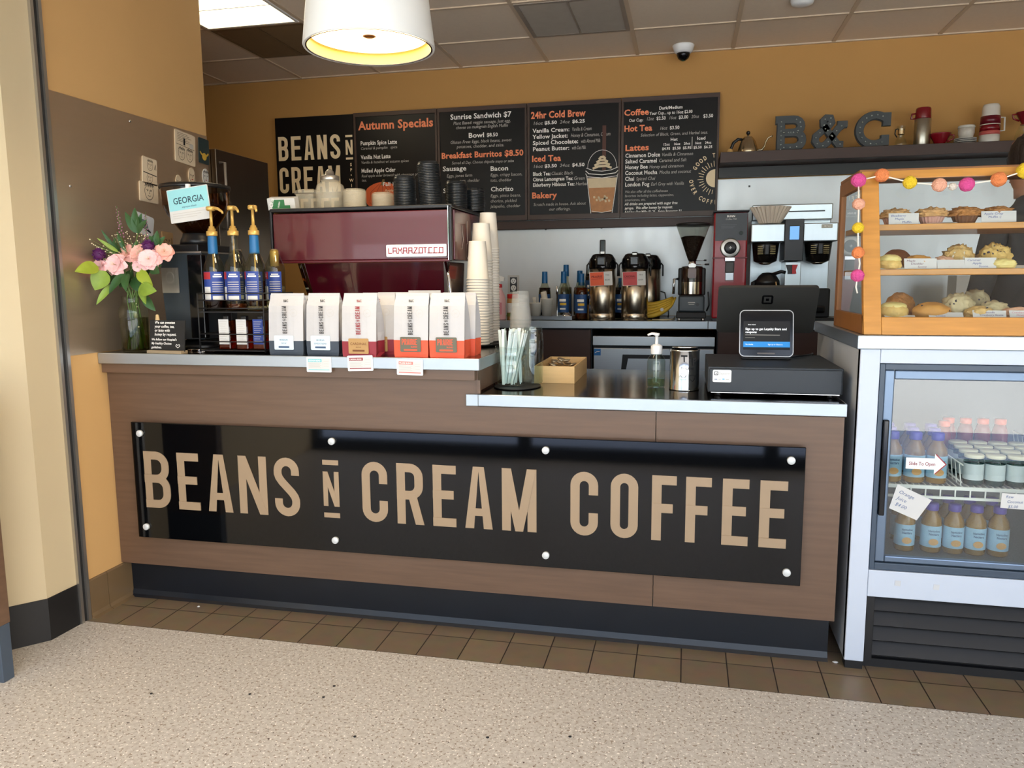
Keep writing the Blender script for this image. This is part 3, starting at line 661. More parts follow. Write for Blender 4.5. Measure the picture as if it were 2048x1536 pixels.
sticker('sketch_card', 'square ink sketch card high on the steel sheet near the corner', .610, 1.976, .150, .145, -4, SKETCH, d1)
sticker('sketch_card', 'upper ink sketch card of the overlapping pair on the steel sheet', .345, 1.836, .095, .115, -5, SKETCH, d2)
sticker('sketch_card', 'lower ink sketch card of the overlapping pair on the steel sheet', .330, 1.742, .120, .085, -3, SKETCH, lambda b, w, h: face(b, 0, .004, h*.42))
def dtag(b, w, h): b.strip([(w*.42*cos(radians(a)), -h*.02+h*.16*sin(radians(a))) for a in range(190, 351, 20)], .009, GOLDI); b.prism([(.018*cos(2*pi*i/14), -h*.22+.018*sin(2*pi*i/14)) for i in range(14)], .0004, GOLDI)
sticker('gift_tag', 'dark green tag with yellow curve and dot beside the square sketch', .757, 1.985, .080, .120, -3, DKTEAL, dtag, 'tag')
def facecut(name, label, y, z, s, hair):
    t = thing(name, label, 'drawing', (.0035, y, z)); b = MB(LW); b.prism([(s*.62*cos(2*pi*i/20), s*sin(2*pi*i/20)) for i in range(20)], .004, SKETCH if not hair else PAPER); b.build('cutout', t)
    b = MB(LW @ T(0, 0, .0046)); face(b, 0, 0, s*.72, True, hair); b.build('drawing', t)
facecut('paper_cutout', 'cut-out paper face with red lips above the grinder hopper', .648, 1.852, .040, False)
facecut('paper_cutout', 'cut-out paper face with black hair and red lips by the wall corner', .760, 1.862, .040, True)
facecut('paper_cutout', 'small cut-out face just showing over the grinder hopper rim', .545, 1.812, .034, False)
t = thing('cap_sticker', 'white sticker with a grey cap drawing behind the flowers', 'sticker', (.0035, .285, 1.600)); b = MB(LW @ RZ(-12)); b.prism(rrect(-.062, -.045, .062, .045, .012), .003, WHT); b.build('sheet', t)
b = MB(LW @ RZ(-12) @ T(0, 0, .0036)); b.prism([(-.05,-.012)] + arc(-.012, -.012, .038, .034, 180, 0, 10) + [(.04,-.016)], .0002, mat('cap_grey', (120,130,132), rough=.7)); b.strip([(-.05,-.018),(.0,-.012),(.045,-.024)], .008, INK); b.text('COFFEE', .012, INK, T(-.034, -.004, .0004), bold=.02); b.build('drawing', t)
sticker('kraft_card', 'small kraft paper sketch card behind the grinder neck', .436, 1.535, .075, .085, -4, mat('kraft_paper', (196,158,110), rough=.85), lambda b, w, h: face(b, 0, 0, h*.4, True, False), 'drawing')

# ---------------------------------------------------------------- tall fridge round the corner
FRS = mat('dark_brushed_steel', (112,100,86), rough=.3, metal=1.0, var=.06, scale=5, stretch=(6,6,.6), rvar=.06)
t = thing('tall_fridge', 'tall brown-toned steel fridge standing past the left wall corner', 'fridge', (0, 0, 0))
b = MB(); b.box(-.78, .83, .10, -.03, 1.40, 2.015, FRS, bev=.004); b.build('body', t)
b = MB(); b.box(-.03, .865, .12, .0, 1.370, 2.015, FRS, bev=.003); b.build('door', t)
b = MB(); b.tube([(.0, .895, 1.62), (.03, .895, 1.62), (.03, .895, 1.95), (.0, .895, 1.95)], .007, ALU); b.build('handle', t)
b = MB(); b.box(-.76, .85, 0, -.05, 1.38, .10, BLKM); b.build('base', t)

# ================================================================ left end of the upper counter
# flowers in a jar
LEAF = mat('dark_green_leaf', (46,84,40), rough=.5, var=.25, scale=20); LEAFY = mat('lime_green_leaf', (150,168,48), rough=.5, var=.2, scale=20); LEAFV = mat('variegated_leaf', (124,150,52), rough=.5, var=.35, scale=26)
STEM = mat('green_stem', (92,118,56), rough=.55, var=.15); PINK = mat('pink_petal', (248,196,196), rough=.6, var=.12, scale=30, sss=.1); PINK2 = mat('salmon_petal', (250,182,168), rough=.6, var=.12, scale=30, sss=.1); PURP = mat('purple_petal', (84,22,86), rough=.6, var=.3, scale=40); LIL = mat('lilac_bud', (160,110,130), rough=.6, var=.2); TINYW = mat('tiny_cream_bud', (220,205,170), rough=.7)
t = thing('flower_vase', 'glass jar vase of pink and purple flowers against the steel wall', 'vase of flowers', (0, 0, 0))
vx, vy = .125, .03
b = MB(); b.open_lathe([(.001, .004), (.050, .002), (.054, .010), (.057, .16), (.055, .178), (.044, .195), (.040, .212), (.043, .222), (.044, .226)], glass('jar_glass', (226,232,224), 1.5), (vx, vy, ZU), 32); b.build('jar', t)
WATER = glass('flower_water', (196,196,150), 1.33); b = MB(); b.lathe([(.001, .007), (.050, .0075), (.0535, .14), (.001, .141)], WATER, (vx, vy, ZU), 32); b.build('water', t)
rs = random.Random(3); mouth = Vector((vx, vy, ZU+.215))
stems = MB(); STEMN = 0
def stem_to(p, r=.0022):
    global STEMN
    bx = vx + rs.uniform(-.035, .035); by = vy + rs.uniform(-.035, .035); q = mouth + Vector((rs.uniform(-.022,.022), rs.uniform(-.022,.022), 0)); p = Vector(p)
    mid = (q+p)/2 + Vector((0, 0, .02)); bb = MB(); bb.tube([(bx, by, ZU+.012), q, mid, p], [r*1.5, r*1.3, r, r*.8], STEM, n=6); bb.build('stem', t)
def leaf(pa, pb, wd, m, curl=.2, nrm=(0, -1, .2), vein=True, name='leaf'):
    A = Vector(pa); B_ = Vector(pb); ax = (B_-A); ln = ax.length; ax.normalize(); N_ = Vector(nrm); sd = ax.cross(N_).normalized(); N_ = sd.cross(ax)
    bb = MB(); K = 8; V = []; F = []
    for i in range(K+1):
        u = i/K; ww = wd/2*(sin(pi*min(1, u**.75*1.0))**.8 if 0 < u < 1 else 0.02); c = A + ax*ln*u + N_*(curl*ln*(u-u*u)*1.2)
        for s_, lift in ((-1, .22), (-.5, .06), (0, 0), (.5, .06), (1, .22)): V.append(c + sd*ww*s_ + N_*ww*lift)
    for i in range(K):
        for j in range(4): a = i*5+j; F.append((a, a+1, a+6, a+5))
    bb.add(V, F, m, True); o = bb.build(name, t, fix=False); return o
def bloom(p, R, m, face=(0, -1, .35), n=6, seed=0, layers=2):
    r_ = random.Random(seed); D = Vector(face).normalized(); X = D.cross(Vector((0, 0, 1))).normalized(); Y = X.cross(D); bb = MB(); c = Vector(p)
    for lay in range(layers):
        rr = R*(1-.28*lay); op = .10 + .40*lay
        for k in range(n):
            a = 2*pi*(k+.5*lay)/n + r_.uniform(-.15, .15); rad = X*cos(a)+Y*sin(a); tn = D.cross(rad); V = []; F = []
            for i in range(6):
                u = i/5; ww = R*.52*(sin(pi*(.12+.8*u)))*(1.0 if u < .85 else .8)
                q = c + rad*rr*u*(1-.15*u) + D*(rr*(op*u + .35*u*(1-u)) - rr*.30*u*u*u)
                for s_ in (-1, -.5, 0, .5, 1): V.append(q + tn*ww*s_ + D*(ww*.28*s_*s_ + r_.uniform(-.0012, .0012)))
            for i in range(5):
                for j in range(4): z = i*5+j; F.append((z, z+1, z+6, z+5))
            bb.add(V, F, m, True)
    for k in range(5): a = 2*pi*k/5; bb.tube([c, c + D*R*.5 + (X*cos(a)+Y*sin(a))*R*.12], .0007, TINYW, n=4)
    bb.build('blossom', t, fix=False); stem_to(c - D*.006)
def pom_flower(p, R, m, seed):
    bb = MB(); r_ = random.Random(seed); c = Vector(p)
    for k in range(40):
        z = 1-2*(k+.5)/40; a = k*2.4; d = Vector((sqrt_(1-z*z)*cos(a), sqrt_(1-z*z)*sin(a), z)); s_ = d.cross(Vector((0,.3,1))).normalized(); u = d.cross(s_)
        V = [c + d*R*.5 - s_*R*.05, c + d*R*.85 - s_*R*.32, c + d*R*1.06, c + d*R*.85 + s_*R*.32]; V = [v + u*r_.uniform(-.15,.15)*R for v in V]; bb.add(V, [(0,1,2,3)], m)
    bb.blob(tuple(c), (R*.8,)*3, m, .1, 3, seed, 2); bb.build('blossom', t, fix=False); stem_to(c)
sqrt_ = math.sqrt
for i, (p, R, m_, fc) in enumerate([((.035,-.03,1.410), .050, PINK, (-.3,-1,.3)), ((.098,-.02,1.420), .056, PINK, (0,-1,.25)), ((.118,.03,1.466), .052, PINK2, (-.1,-.8,.6)), ((.185,.02,1.462), .056, PINK2, (.1,-1,.6)), ((.245,-.01,1.440), .056, PINK, (.35,-1,.3)), ((.285,.03,1.470), .048, PINK2, (.6,-.7,.5)), ((.192,-.01,1.412), .030, PINK, (.2,-1,-.3))]): bloom(p, R, m_, fc, seed=i)
pom_flower((.045, -.045, 1.462), .027, PURP, 5); pom_flower((.236, .0, 1.492), .027, PURP, 6)
for pa, pb, wd, m_, cu, nr in [((.050,-.06,1.412),(.032,-.165,1.392),.055,LEAFY,.2,(1,-.3,.5)), ((.075,-.05,1.395),(.038,-.075,1.320),.075,LEAFV,.25,(.5,-1,.2)), ((.09,-.03,1.345),(.04,-.075,1.262),.028,LEAFV,.3,(.5,-1,.3)), ((.19,-.01,1.40),(.262,-.02,1.335),.05,LEAFY,.2,(.1,-1,.1)), ((.20,-.02,1.325),(.285,-.03,1.315),.058,LEAFV,.25,(0,-1,.2)), ((.21,-.01,1.35),(.232,-.03,1.262),.045,LEAFV,.2,(-.2,-1,.1)), ((.20,.0,1.30),(.255,-.005,1.235),.040,LEAF,.2,(0,-1,.1)),
    ((.17,.03,1.545),(.118,.03,1.632),.034,LEAF,.15,(0,-1,.1)), ((.17,.03,1.545),(.165,.03,1.648),.040,LEAF,.15,(0,-1,.1)), ((.17,.03,1.545),(.195,.03,1.625),.030,LEAF,.15,(0,-1,.1)), ((.17,.03,1.545),(.225,.02,1.598),.028,LEAF,.2,(0,-1,.2)), ((.265,.02,1.495),(.268,.02,1.555),.030,LEAF,.15,(0,-1,.1)), ((.265,.02,1.495),(.228,.02,1.535),.024,LEAF,.15,(0,-1,.1)), ((.265,.02,1.495),(.302,.02,1.530),.024,LEAF,.15,(0,-1,.1)),
    ((.10,.0,1.47),(.045,-.05,1.525),.016,LEAFV,.2,(0,-1,.4)), ((.10,.0,1.47),(.05,-.03,1.560),.016,LEAF,.2,(0,-1,.4)), ((.12,.02,1.47),(.09,.01,1.555),.020,LEAF,.2,(0,-1,.2)), ((.14,-.02,1.385),(.09,-.06,1.305),.04,LEAF,.25,(0,-1,.3)), ((.15,-.02,1.385),(.17,-.06,1.315),.04,LEAF,.25,(0,-1,.3)), ((.25,.0,1.41),(.295,-.02,1.385),.045,LEAF,.2,(0,-1,.2)), ((.12,.03,1.40),(.14,.0,1.345),.05,LEAF,.2,(0,-1,.2)), ((.20,.03,1.42),(.22,.0,1.36),.05,LEAF,.2,(0,-1,.2)), ((.09,.0,1.40),(.045,-.02,1.345),.05,LEAF,.2,(0,-1,.2)), ((.22,.0,1.42),(.285,.01,1.415),.045,LEAF,.2,(0,-1,.3)), ((.15,.04,1.42),(.165,.03,1.52),.05,LEAF,.2,(0,-1,.1)), ((.08,.03,1.43),(.07,.02,1.53),.045,LEAF,.2,(0,-1,.1)), ((.22,.04,1.44),(.235,.04,1.54),.04,LEAF,.2,(0,-1,.1)), ((.14,.0,1.38),(.10,-.01,1.33),.05,LEAF,.2,(0,-1,.2)), ((.16,.0,1.37),(.20,-.01,1.31),.05,LEAF,.2,(0,-1,.2))]:
    leaf(pa, pb, wd, m_, cu, nr)
stem_to((.17,.03,1.545)); stem_to((.265,.02,1.495)); stem_to((.08,-.05,1.40)); stem_to((.20,-.01,1.33)); stem_to((.10,.0,1.47))
for tip, bs, k in (((.080,.03,1.656), (.096,.03,1.53), 26), ((.212,.03,1.627), (.205,.03,1.47), 28)):
    bb = MB(); A = Vector(bs); B_ = Vector(tip); bb.tube([A, B_], .0014, STEM, n=5)
    for i in range(k): u = i/k; a = i*2.4; q = A.lerp(B_, u) + Vector((cos(a), sin(a), .3))*.007*(1.1-u*.6); bb.blob(tuple(q), (.0042-.002*u,)*3, LIL, .1, 2, i, 1)
    bb.build('flower_spike', t, fix=False); stem_to(bs)
bb = MB()
for k in range(90):
    a = rs.uniform(-.09, .085); q = Vector((.135+a, .03+rs.uniform(-.03,.03), 1.495+rs.uniform(-.03,.07)-abs(a)*.25)); p0 = Vector((.14+a*.3, .03, 1.42)); 
    if k % 3 == 0: bb.tube([p0, (p0+q)/2+Vector((a*.1,0,.012)), q], .0007, STEM, n=4)
    bb.blob(tuple(q), (.0028,)*3, TINYW, .1, 2, k, 1)
for k in range(14): q = Vector((.03+k*.004, -.07+k*.004, 1.515-k*.004+rs.uniform(-.02,.012))); bb.tube([Vector((.10,.0,1.46)), q], .0006, STEM, n=4); bb.blob(tuple(q), (.003,)*3, TINYW, .1, 2, k, 1)
bb.build('filler_sprig', t, fix=False)

# chalkboard note
t = thing('chalkboard_sign', 'small black board with white handwriting in a wooden block beside the vase', 'sign', (.305, -.018, ZU), -4)
SLT = mat('slate_board', (22,22,22), rough=.6, var=.1)
b = MB(RX(-6)); b.box(-.084, -.002, .008, .084, .002, .132, SLT); b.build('board', t)
b = MB(); b.box(-.082, -.020, 0, .082, .020, .012, mat('pale_wood_block', (150,132,104), rough=.6, var=.15, stretch=(1,6,6)), bev=.001); b.build('foot', t)
b = MB(RX(-6) @ T(0, -.0026, 0) @ FR)
for k, s_ in enumerate(['We can sweeten', 'your coffee, tea,', 'or latte with', 'honey by request.', "We follow our Hospital's", 'My Healthy Choices', 'guidelines.']): b.text(s_, .0152 if k < 4 else .0125, WHINK, T(-.060 if k < 4 else -.075, .118-k*.0158-(.004 if k > 3 else 0), 0), sx=.92, bold=.02, shear=.15)
b.strip([(.052,.022),(.042,.030),(.046,.036),(.052,.032),(.058,.036),(.062,.030)], .002, WHINK, closed=True); b.build('handwriting', t)

# big grinder with a hopper
GRB = mat('grinder_slate', (44,52,58), rough=.38, var=.06); BEAN = mat('roasted_beans', (44,26,18), rough=.5, var=.6, scale=90, bump=1.0, detail=4)
SMOKE = glass('smoked_plastic', (196,156,104), 1.5)
t = thing('coffee_grinder', 'tall black coffee grinder with bean hopper standing beside the flowers', 'coffee grinder', (.285, .26, ZU), 0)
b = MB(); b.add([(-.085,-.12,.045),(.085,-.12,.045),(.098,-.12,.22),(.096,-.125,.40),(-.096,-.125,.40),(-.098,-.12,.22),(-.085,.12,.045),(.085,.12,.045),(.098,.12,.22),(.096,.12,.40),(-.096,.12,.40),(-.098,.12,.22)], [(0,1,2,3,4,5),(11,10,9,8,7,6),(0,6,7,1),(1,7,8,2),(2,8,9,3),(3,9,10,4),(4,10,11,5),(5,11,6,0)], GRB); b.build('body', t)
b = MB(); b.box(.03, -.13, .05, .098, -.10, .395, BLKG, bev=.004); b.build('dark_front', t)
b = MB(); b.lathe([(.10, 0), (.105, .006), (.10, .02), (.06, .044), (.001, .045)], BLK, (0, .0, 0), 32); b.build('base', t)
b = MB(); b.lathe([(.05, 0), (.055, .003), (.05, .008), (.001, .009)], CHROME, (.065, -.12, 0), 24); b.build('chrome_foot', t)
b = MB(); b.box(-.092, -.12, .401, .09, .12, .408, ALU, bev=.001); b.box(-.075, -.115, .408, .075, .12, .438, BLK, bev=.004); b.lathe([(.075, .438), (.07, .46), (.062, .475), (.060, .487)], BLK, n=32); b.build('collar', t)
b = MB(); b.tube([(-.07,-.115,.44),(-.02,-.16,.43)], .006, CHROME); b.build('dosing_lever', t)
b = MB(); b.open_lathe([(.058, .487), (.075, .505), (.118, .565), (.134, .605), (.138, .672)], SMOKE, n=40); b.build('hopper', t)
b = MB(); b.lathe([(.052, .490), (.072, .507), (.114, .567), (.128, .600), (.090, .612), (.001, .616)], BEAN, n=40); b.build('beans', t)
b = MB(); b.lathe([(.142, .670), (.144, .676), (.142, .686), (.125, .690), (.001, .691)], BLK, n=40); b.build('lid', t)
b = MB(T(-.055, -.1262, .29) @ FR); b.prism(rrect(-.040, -.052, .040, .052, .002), .0018, ALU); b.M = b.M @ T(0, 0, .0022); b.strip([(.018*cos(2*pi*i/20), .012+.022*sin(2*pi*i/20)) for i in range(20)], .0012, GRINK, closed=True); b.text('GRINDER', .009, INK, T(0, -.046, 0), align='CENTER', bold=.01) if False else None; b.build('nameplate', t)
t = thing('bean_card', 'pale blue and white Georgia card clipped to the bean hopper', 'card', (.357, .108, 1.665), 0)
AQUA = mat('aqua_card', (150,212,218), rough=.6, var=.04)
b = MB(RX(0) @ FR @ RZ(6)); b.prism(rrect(-.094, -.070, .094, .064, .004), .0015, PAPER); b.M = b.M @ T(0, 0, .002); b.rect(-.091, -.022, .091, .061, AQUA); b.M = b.M @ T(0, 0, .0004)
b.text('GEORGIA', .036, mat('navy_ink', (36,62,78), rough=.7), T(0, .004, 0), align='CENTER', width=.140, bold=.01); b.text('espresso blend', .011, SLATE, T(.0, -.014, 0), align='CENTER'); b.text('$16', .012, SLATE, T(.06, -.021, 0)) if False else None
for k in range(3): b.strip([(-.08, -.034-k*.009), (.07-k*.02, -.034-k*.009)], .0016, GRINK)
b.build('card', t); b = MB(); b.box(-.012, -.002, .058, .004, .012, .078, WHT, bev=.002); b.build('clip', t)

# syrup rack with bottles
t = thing('syrup_rack', 'black wire two-tier rack holding syrup bottles beside the grinder', 'rack', (0, 0, 0))
rx0, rx1, ry0, ry1 = .423, .712, .03, .265
for x in (rx0, rx1):
    for y in (ry0, ry1): b = MB(); b.tube([(x, y, ZU+.003), (x, y, 1.305)], .0032, BLKM, n=6); b.build('frame_post', t)
for z, nm in ((1.232, 'shelf'), (1.078, 'shelf')):
    b = MB(); b.box(rx0, ry0, z-.004, rx1, ry1, z, BLKM); b.build(nm, t)
for z in (1.245, 1.277, 1.304, 1.112, 1.142):
    b = MB(); b.tube([(rx0, ry1, z), (rx0, ry0, z), (rx1, ry0, z), (rx1, ry1, z)], .0026, BLKM, n=6); b.build('guard_rail', t)
GOLDP = mat('gold_plastic_pump', (206,168,92), rough=.3, metal=.35, var=.04); BLUEC = mat('blue_foil', (22,96,150), rough=.4, var=.06); LBLU = mat('navy_blue_label', (34,62,140), rough=.5, var=.08)
CLB = glass('bottle_glass', (226,228,216), 1.5)
def syrup_bottle(label, loc, liquid, fill=.16, pump=True, foil=True, blank=0.0, h=.300, group='pump syrup bottles in the rack', lab=LBLU, rz=0, name='syrup_bottle', r=.0405, capm=None, gl=None, logo=True):
    t = thing(name, label, 'bottle', loc, rz, group)
    b = MB(); b.open_lathe([(.001, .003), (r*.9, .001), (r, .008), (r, .165), (r*.94, .185), (r*.62, .215), (.0185, .235), (.0165, .250), (.0150, h-.01), (.0165, h-.006), (.0160, h)], gl or CLB, n=28); b.build('glass_body', t)
    if liquid: b = MB(); b.lathe([(.001, .006), (r*.93, .007), (r*.93, fill), (.001, fill+.0005)], liquid, n=24); b.build('syrup', t)
    if foil: b = MB(); b.open_lathe([(.0195, h-.072), (.0185, h-.03), (.0172, h-.0)], BLUEC, n=24); b.build('foil', t)
    if pump:
        b = MB(); b.lathe([(.0210, h), (.0215, h+.004), (.0215, h+.018), (.020, h+.0185), (.0155, h+.020), (.0150, h+.029), (.0115, h+.030), (.0105, h+.038), (.0060, h+.0385), (.0056, h+.098), (.013, h+.0985), (.018, h+.102), (.018, h+.112), (.015, h+.116), (.001, h+.117)], GOLDP, n=20)
        b.tube([(.010, -.003, h+.110), (.030, -.012, h+.106), (.046, -.020, h+.094), (.048, -.021, h+.087)], [.0075,.006,.005,.0045], GOLDP, n=8); b.tube([(0,0,.02),(0,0,h)], .0035, GOLDP, n=6); b.build('pump', t)
    elif capm: b = MB(); b.lathe([(.0185, h-.06), (.0178, h), (.017, h+.004), (.001, h+.0045)], capm, n=20); b.build('cap', t)
    b = MB(); R = r+.0008; a0, a1 = radians(205), radians(335); K = 14; V = []
    for i in range(K+1): a = a0+(a1-a0)*i/K; V += [(R*cos(a), R*sin(a), .042), (R*cos(a), R*sin(a), .158)]
    b.add(V, [(2*i, 2*i+2, 2*i+3, 2*i+1) for i in range(K)], lab, True)
    def patch(u0, u1, z0, z1, m_, k=1):
        V = []; n = 6
        for i in range(n+1): a = a0+(a1-a0)*(u0+(u1-u0)*i/n); V += [((R+.0005*k)*cos(a), (R+.0005*k)*sin(a), z0), ((R+.0005*k)*cos(a), (R+.0005*k)*sin(a), z1)]
        b.add(V, [(2*i, 2*i+2, 2*i+3, 2*i+1) for i in range(n)], m_, True)
    if logo:
        patch(.02, .40, .128, .156, RED2); patch(.05, .38, .044, .098, PAPER); patch(.46, .92, .046, .062, PAPER); patch(.55, .85, .145, .149, WHINK); patch(.5, .9, .136, .142, WHINK)
        for k in range(6): patch(.46, .93, .070+k*.009, .0725+k*.009, GRINK)
        for k in range(6): patch(.08, .35, .050+k*.007, .0515+k*.007, GRINK, 2)
    else: patch(.3, .75, .088, .103, mat('yellow_band', (226,180,50), rough=.6)); patch(.25, .72, .112, .128, WHINK); patch(.3, .7, .060, .070, WHINK)
    b.build('label', t); return t
AMBER = mat('amber_syrup', (150,62,16), rough=.1, trans=.8, var=.03); DARKS = mat('dark_syrup', (30,12,10), rough=.12, var=.05); PALES = mat('pale_syrup', (210,196,160), rough=.08, trans=.9, var=.02)
syrup_bottle('left gold-pump syrup bottle with blue neck foil and dark syrup', (.468, .085, 1.232), DARKS, rz=25)
syrup_bottle('middle gold-pump syrup bottle with bare clear neck', (.562, .085, 1.232), AMBER, .03, foil=False, rz=-8)
syrup_bottle('right gold-pump syrup bottle with blue neck foil and clear glass', (.653, .085, 1.232), PALES, .02, rz=-20)
for x, s_ in ((.503, 'left'), (.585, 'middle')): syrup_bottle('black-capped syrup bottle in the back row of the rack, %s one' % s_, (x, .205, 1.232), DARKS if s_ == 'left' else AMBER, .12, pump=False, foil=False, h=.235, capm=BLK, group='capped syrup bottles at the back of the rack')
syrup_bottle('short gold-pump bottle at the back right of the rack', (.705-.045, .21, 1.232), PALES, .10, h=.215, foil=False, group='capped syrup bottles at the back of the rack') if False else syrup_bottle('gold-topped syrup bottle at the back right of the rack', (.668, .210, 1.232), PALES, .10, pump=False, foil=False, h=.24, capm=GOLDP, group='capped syrup bottles at the back of the rack')
def square_bottle(label, x, y, liquid, lab, w=.056):
    t = thing('square_bottle', label, 'bottle', (x, y, 1.0785), 0, 'square bottles on the lower tier of the rack')
    b = MB(); b.box(-w/2, -w/2, .0, w/2, w/2, .118, glass('amber_glass', (214,150,96), 1.5), bev=.006); b.box(-.012, -.012, .118, .012, .012, .135, BLK, bev=.003); b.build('glass_body', t)
    b = MB(); b.box(-w/2+.004, -w/2+.004, .003, w/2-.004, w/2-.004, .045, liquid); b.build('syrup', t)
    b = MB(T(0, -w/2-.0006, 0) @ FR); b.rect(-w*.40, .022, w*.40, .122, lab); b.M = b.M @ T(0, 0, .0004)
    for k in range(10): b.strip([(-w*.32, .112-k*.0085), (w*(.30-.08*(k % 3)), .112-k*.0085)], .0016, GRINK)
    b.build('label', t)
square_bottle('square bottle with tall white label, left on the lower tier', .522, .075, AMBER, PAPER)
square_bottle('square bottle with tall white label, second on the lower tier', .600, .075, AMBER, PAPER)
square_bottle('square amber bottle with blue label behind the leftmost coffee bag', .668, .085, AMBER, LBLU)
t = thing('honey_bottle', 'small red and cream bottle between vase and grinder', 'bottle', (.215, .055, ZU))
b = MB(); b.lathe([(.020, 0), (.023, .004), (.023, .05), (.016, .075), (.010, .115), (.006, .150), (.001, .152)], mat('cream_plastic', (222,190,140), rough=.4), n=20); b.build('body', t)
b = MB(); b.open_lathe([(.0235, .012), (.0235, .062)], RED2, n=20); b.build('label', t)

# ================================================================ on the lower counter
t = thing('jar_plate', 'thin black plate under the straw jar on the lower counter', 'plate', (1.690, .222, ZL))
b = MB(); b.lathe([(.075, 0), (.088, .001), (.092, .004), (.088, .005), (.001, .0045)], BLKM, n=36, sy=1.26); b.build('disc', t)
JG = glass('clear_jar_glass', (234,242,240), 1.8)
t = thing('straw_jar', 'wide clear glass jar full of paper-wrapped straws', 'jar', (1.665, .215, ZL+.0055))
b = MB(); b.open_lathe([(.001, .004), (.048, .002), (.054, .008), (.055, .07), (.052, .098), (.050, .108), (.060, .116), (.062, .124), (.060, .128), (.060, .150), (.062, .153), (.060, .156)], JG, n=36); b.build('glass_body', t)
STRW = mat('straw_wrapper', (222,234,230), rough=.7, var=.04); STRB = mat('straw_wrapper_stripe', (196,220,218), rough=.7, var=.04)
rs = random.Random(11)
b = MB(); b.box(-.0056, -.0020, 0, .0056, .0020, .205, STRW, bev=.001, seg=1); b.box(-.0009, -.0027, .008, .0009, -.0021, .19, STRB); b.add([(-.0056,0,.205),(.0056,0,.205),(.006,.0005,.217),(-.006,-.0005,.217)], [(0,1,2,3)], STRW)
straw0 = b.build('wrapped_straw'); k = 0
segs = []; SQ = Vector((1, 1.6, 1))
def seg_gap(p0, p1, q0, q1):
    return min(((p0.lerp(p1, i/24) - q0.lerp(q1, j/24))*SQ).length for i in range(25) for j in range(max(0, i-5), min(25, i+6)))
tries = 0
while len(segs) < 32 and tries < 16000:
    tries += 1; a = rs.uniform(0, 2*pi); r0 = .041*sqrt_(rs.random()); p0 = Vector((r0*cos(a), r0*sin(a), .0105+rs.uniform(0, .006)))
    d = Vector((rs.uniform(-.30, .42), rs.uniform(-.22, .22), 1)).normalized(); p1 = p0 + d*.217; u = (.108-p0.z)/d.z; nk = p0 + d*u
    u2 = (.150-p0.z)/d.z; rim = p0 + d*u2
    if math.hypot(nk.x, nk.y) > .040 or math.hypot(rim.x, rim.y) > .054 or any(seg_gap(p0, p1, *q) < .0104 for q in segs): continue
    o = straw0 if not segs else dup(straw0, (0, 0, 0)); segs.append((p0, p1))
    o.rotation_euler = d.to_track_quat('Z', 'Y').to_euler(); o.location = (1.665+p0.x, .215+p0.y, ZL+p0.z)
    tag(o, 'paper-wrapped straw standing in the clear glass jar', 'straw', 'wrapped straws in the jar')
# stack of clear cups behind, standing upside down on a rear glass jar
t = thing('rear_jar', 'second clear glass jar standing behind the straw jar', 'jar', (1.737, .296, ZL+.0055))
b = MB(); b.open_lathe([(.001, .004), (.036, .002), (.041, .008), (.042, .17), (.040, .195), (.036, .205), (.038, .212), (.037, .225)], JG, n=32); b.build('glass_body', t)
PET = film('clear_cup_plastic', (214,216,212), .17, .08)
b = MB(); b.open_lathe([(.0465, 0), (.0480, .002), (.0465, .005), (.045, .007), (.034, .112), (.032, .118)], PET, n=30); b.lathe([(.032, .118), (.001, .117)], PET, n=30); pc0 = b.build('clear_cup')
for k in range(17):
    o = pc0 if k == 0 else dup(pc0, (0, 0, 0)); o.location = (1.659, .432, ZL+.0006+k*.0158)
    tag(o, 'topmost clear cup of the upside-down stack behind the straws' if k == 16 else 'clear plastic cup nested in the upside-down stack behind the straws', 'clear cup', 'upside-down stack of clear cups')
# open wooden box of small packets
BAM = mat('bamboo', (208,172,116), rough=.5, var=.14, scale=10, stretch=(1,8,8)); BAMI = mat('bamboo_inside', (176,112,60), rough=.55, var=.12, scale=10)
t = thing('wooden_box', 'open bamboo box of small packets beside the straw jar', 'box', (1.816, .34, ZL))
b = MB(); b.box(-.083, 0, 0, .083, .007, .070, BAM, bev=.001); b.build('front_wall', t); b = MB(); b.box(-.083, .393, 0, .083, .4, .070, BAM, bev=.001); b.build('back_wall', t)
for x in (-.083, .076): b = MB(); b.box(x, .007, 0, x+.007, .393, .070, BAM, bev=.001); b.build('side_wall', t)
b = MB(); b.box(-.076, .007, 0, .076, .393, .006, BAMI); b.build('bottom', t)
PK = mat('kraft_packet', (150,120,82), rough=.7, var=.1); FOIL = mat('foil_packet', (176,164,140), rough=.3, metal=.7, var=.15, bump=.4, bscale=60)
b = MB(RX(12)); b.box(-.028, -.0015, 0, .028, .0015, .052, PK); pk0 = b.build('sugar_packet')
for k in range(9):
    o = pk0 if k == 0 else dup(pk0, (0, 0, 0)); o.location = (1.816-.04+(k % 2)*.002, .362+k*.012, ZL+.0075); tag(o, 'brown paper packet standing in the left row of the bamboo box', 'packet', 'brown packets in the bamboo box')
for k in range(9):
    o = dup(pk0, (0, 0, 0)); o.location = (1.816+.034, .362+k*.012, ZL+.0075); tag(o, 'brown paper packet standing in the right row of the bamboo box', 'packet', 'brown packets in the bamboo box')
b = MB(); b.blob((0, 0, .006), (.022, .016, .006), FOIL, .35, 2.5, 1, 2); fp0 = b.build('foil_packet')
for k in range(7):
    o = fp0 if k == 0 else dup(fp0, (0, 0, 0)); o.location = (1.768+.030*(k % 4), .58+.06*(k//4), ZL+.046+.008*(k % 3)); o.rotation_euler = (.3*(k % 2), .2, k*1.3); tag(o, 'crumpled foil packet at the back of the bamboo box', 'packet', 'foil packets in the bamboo box')
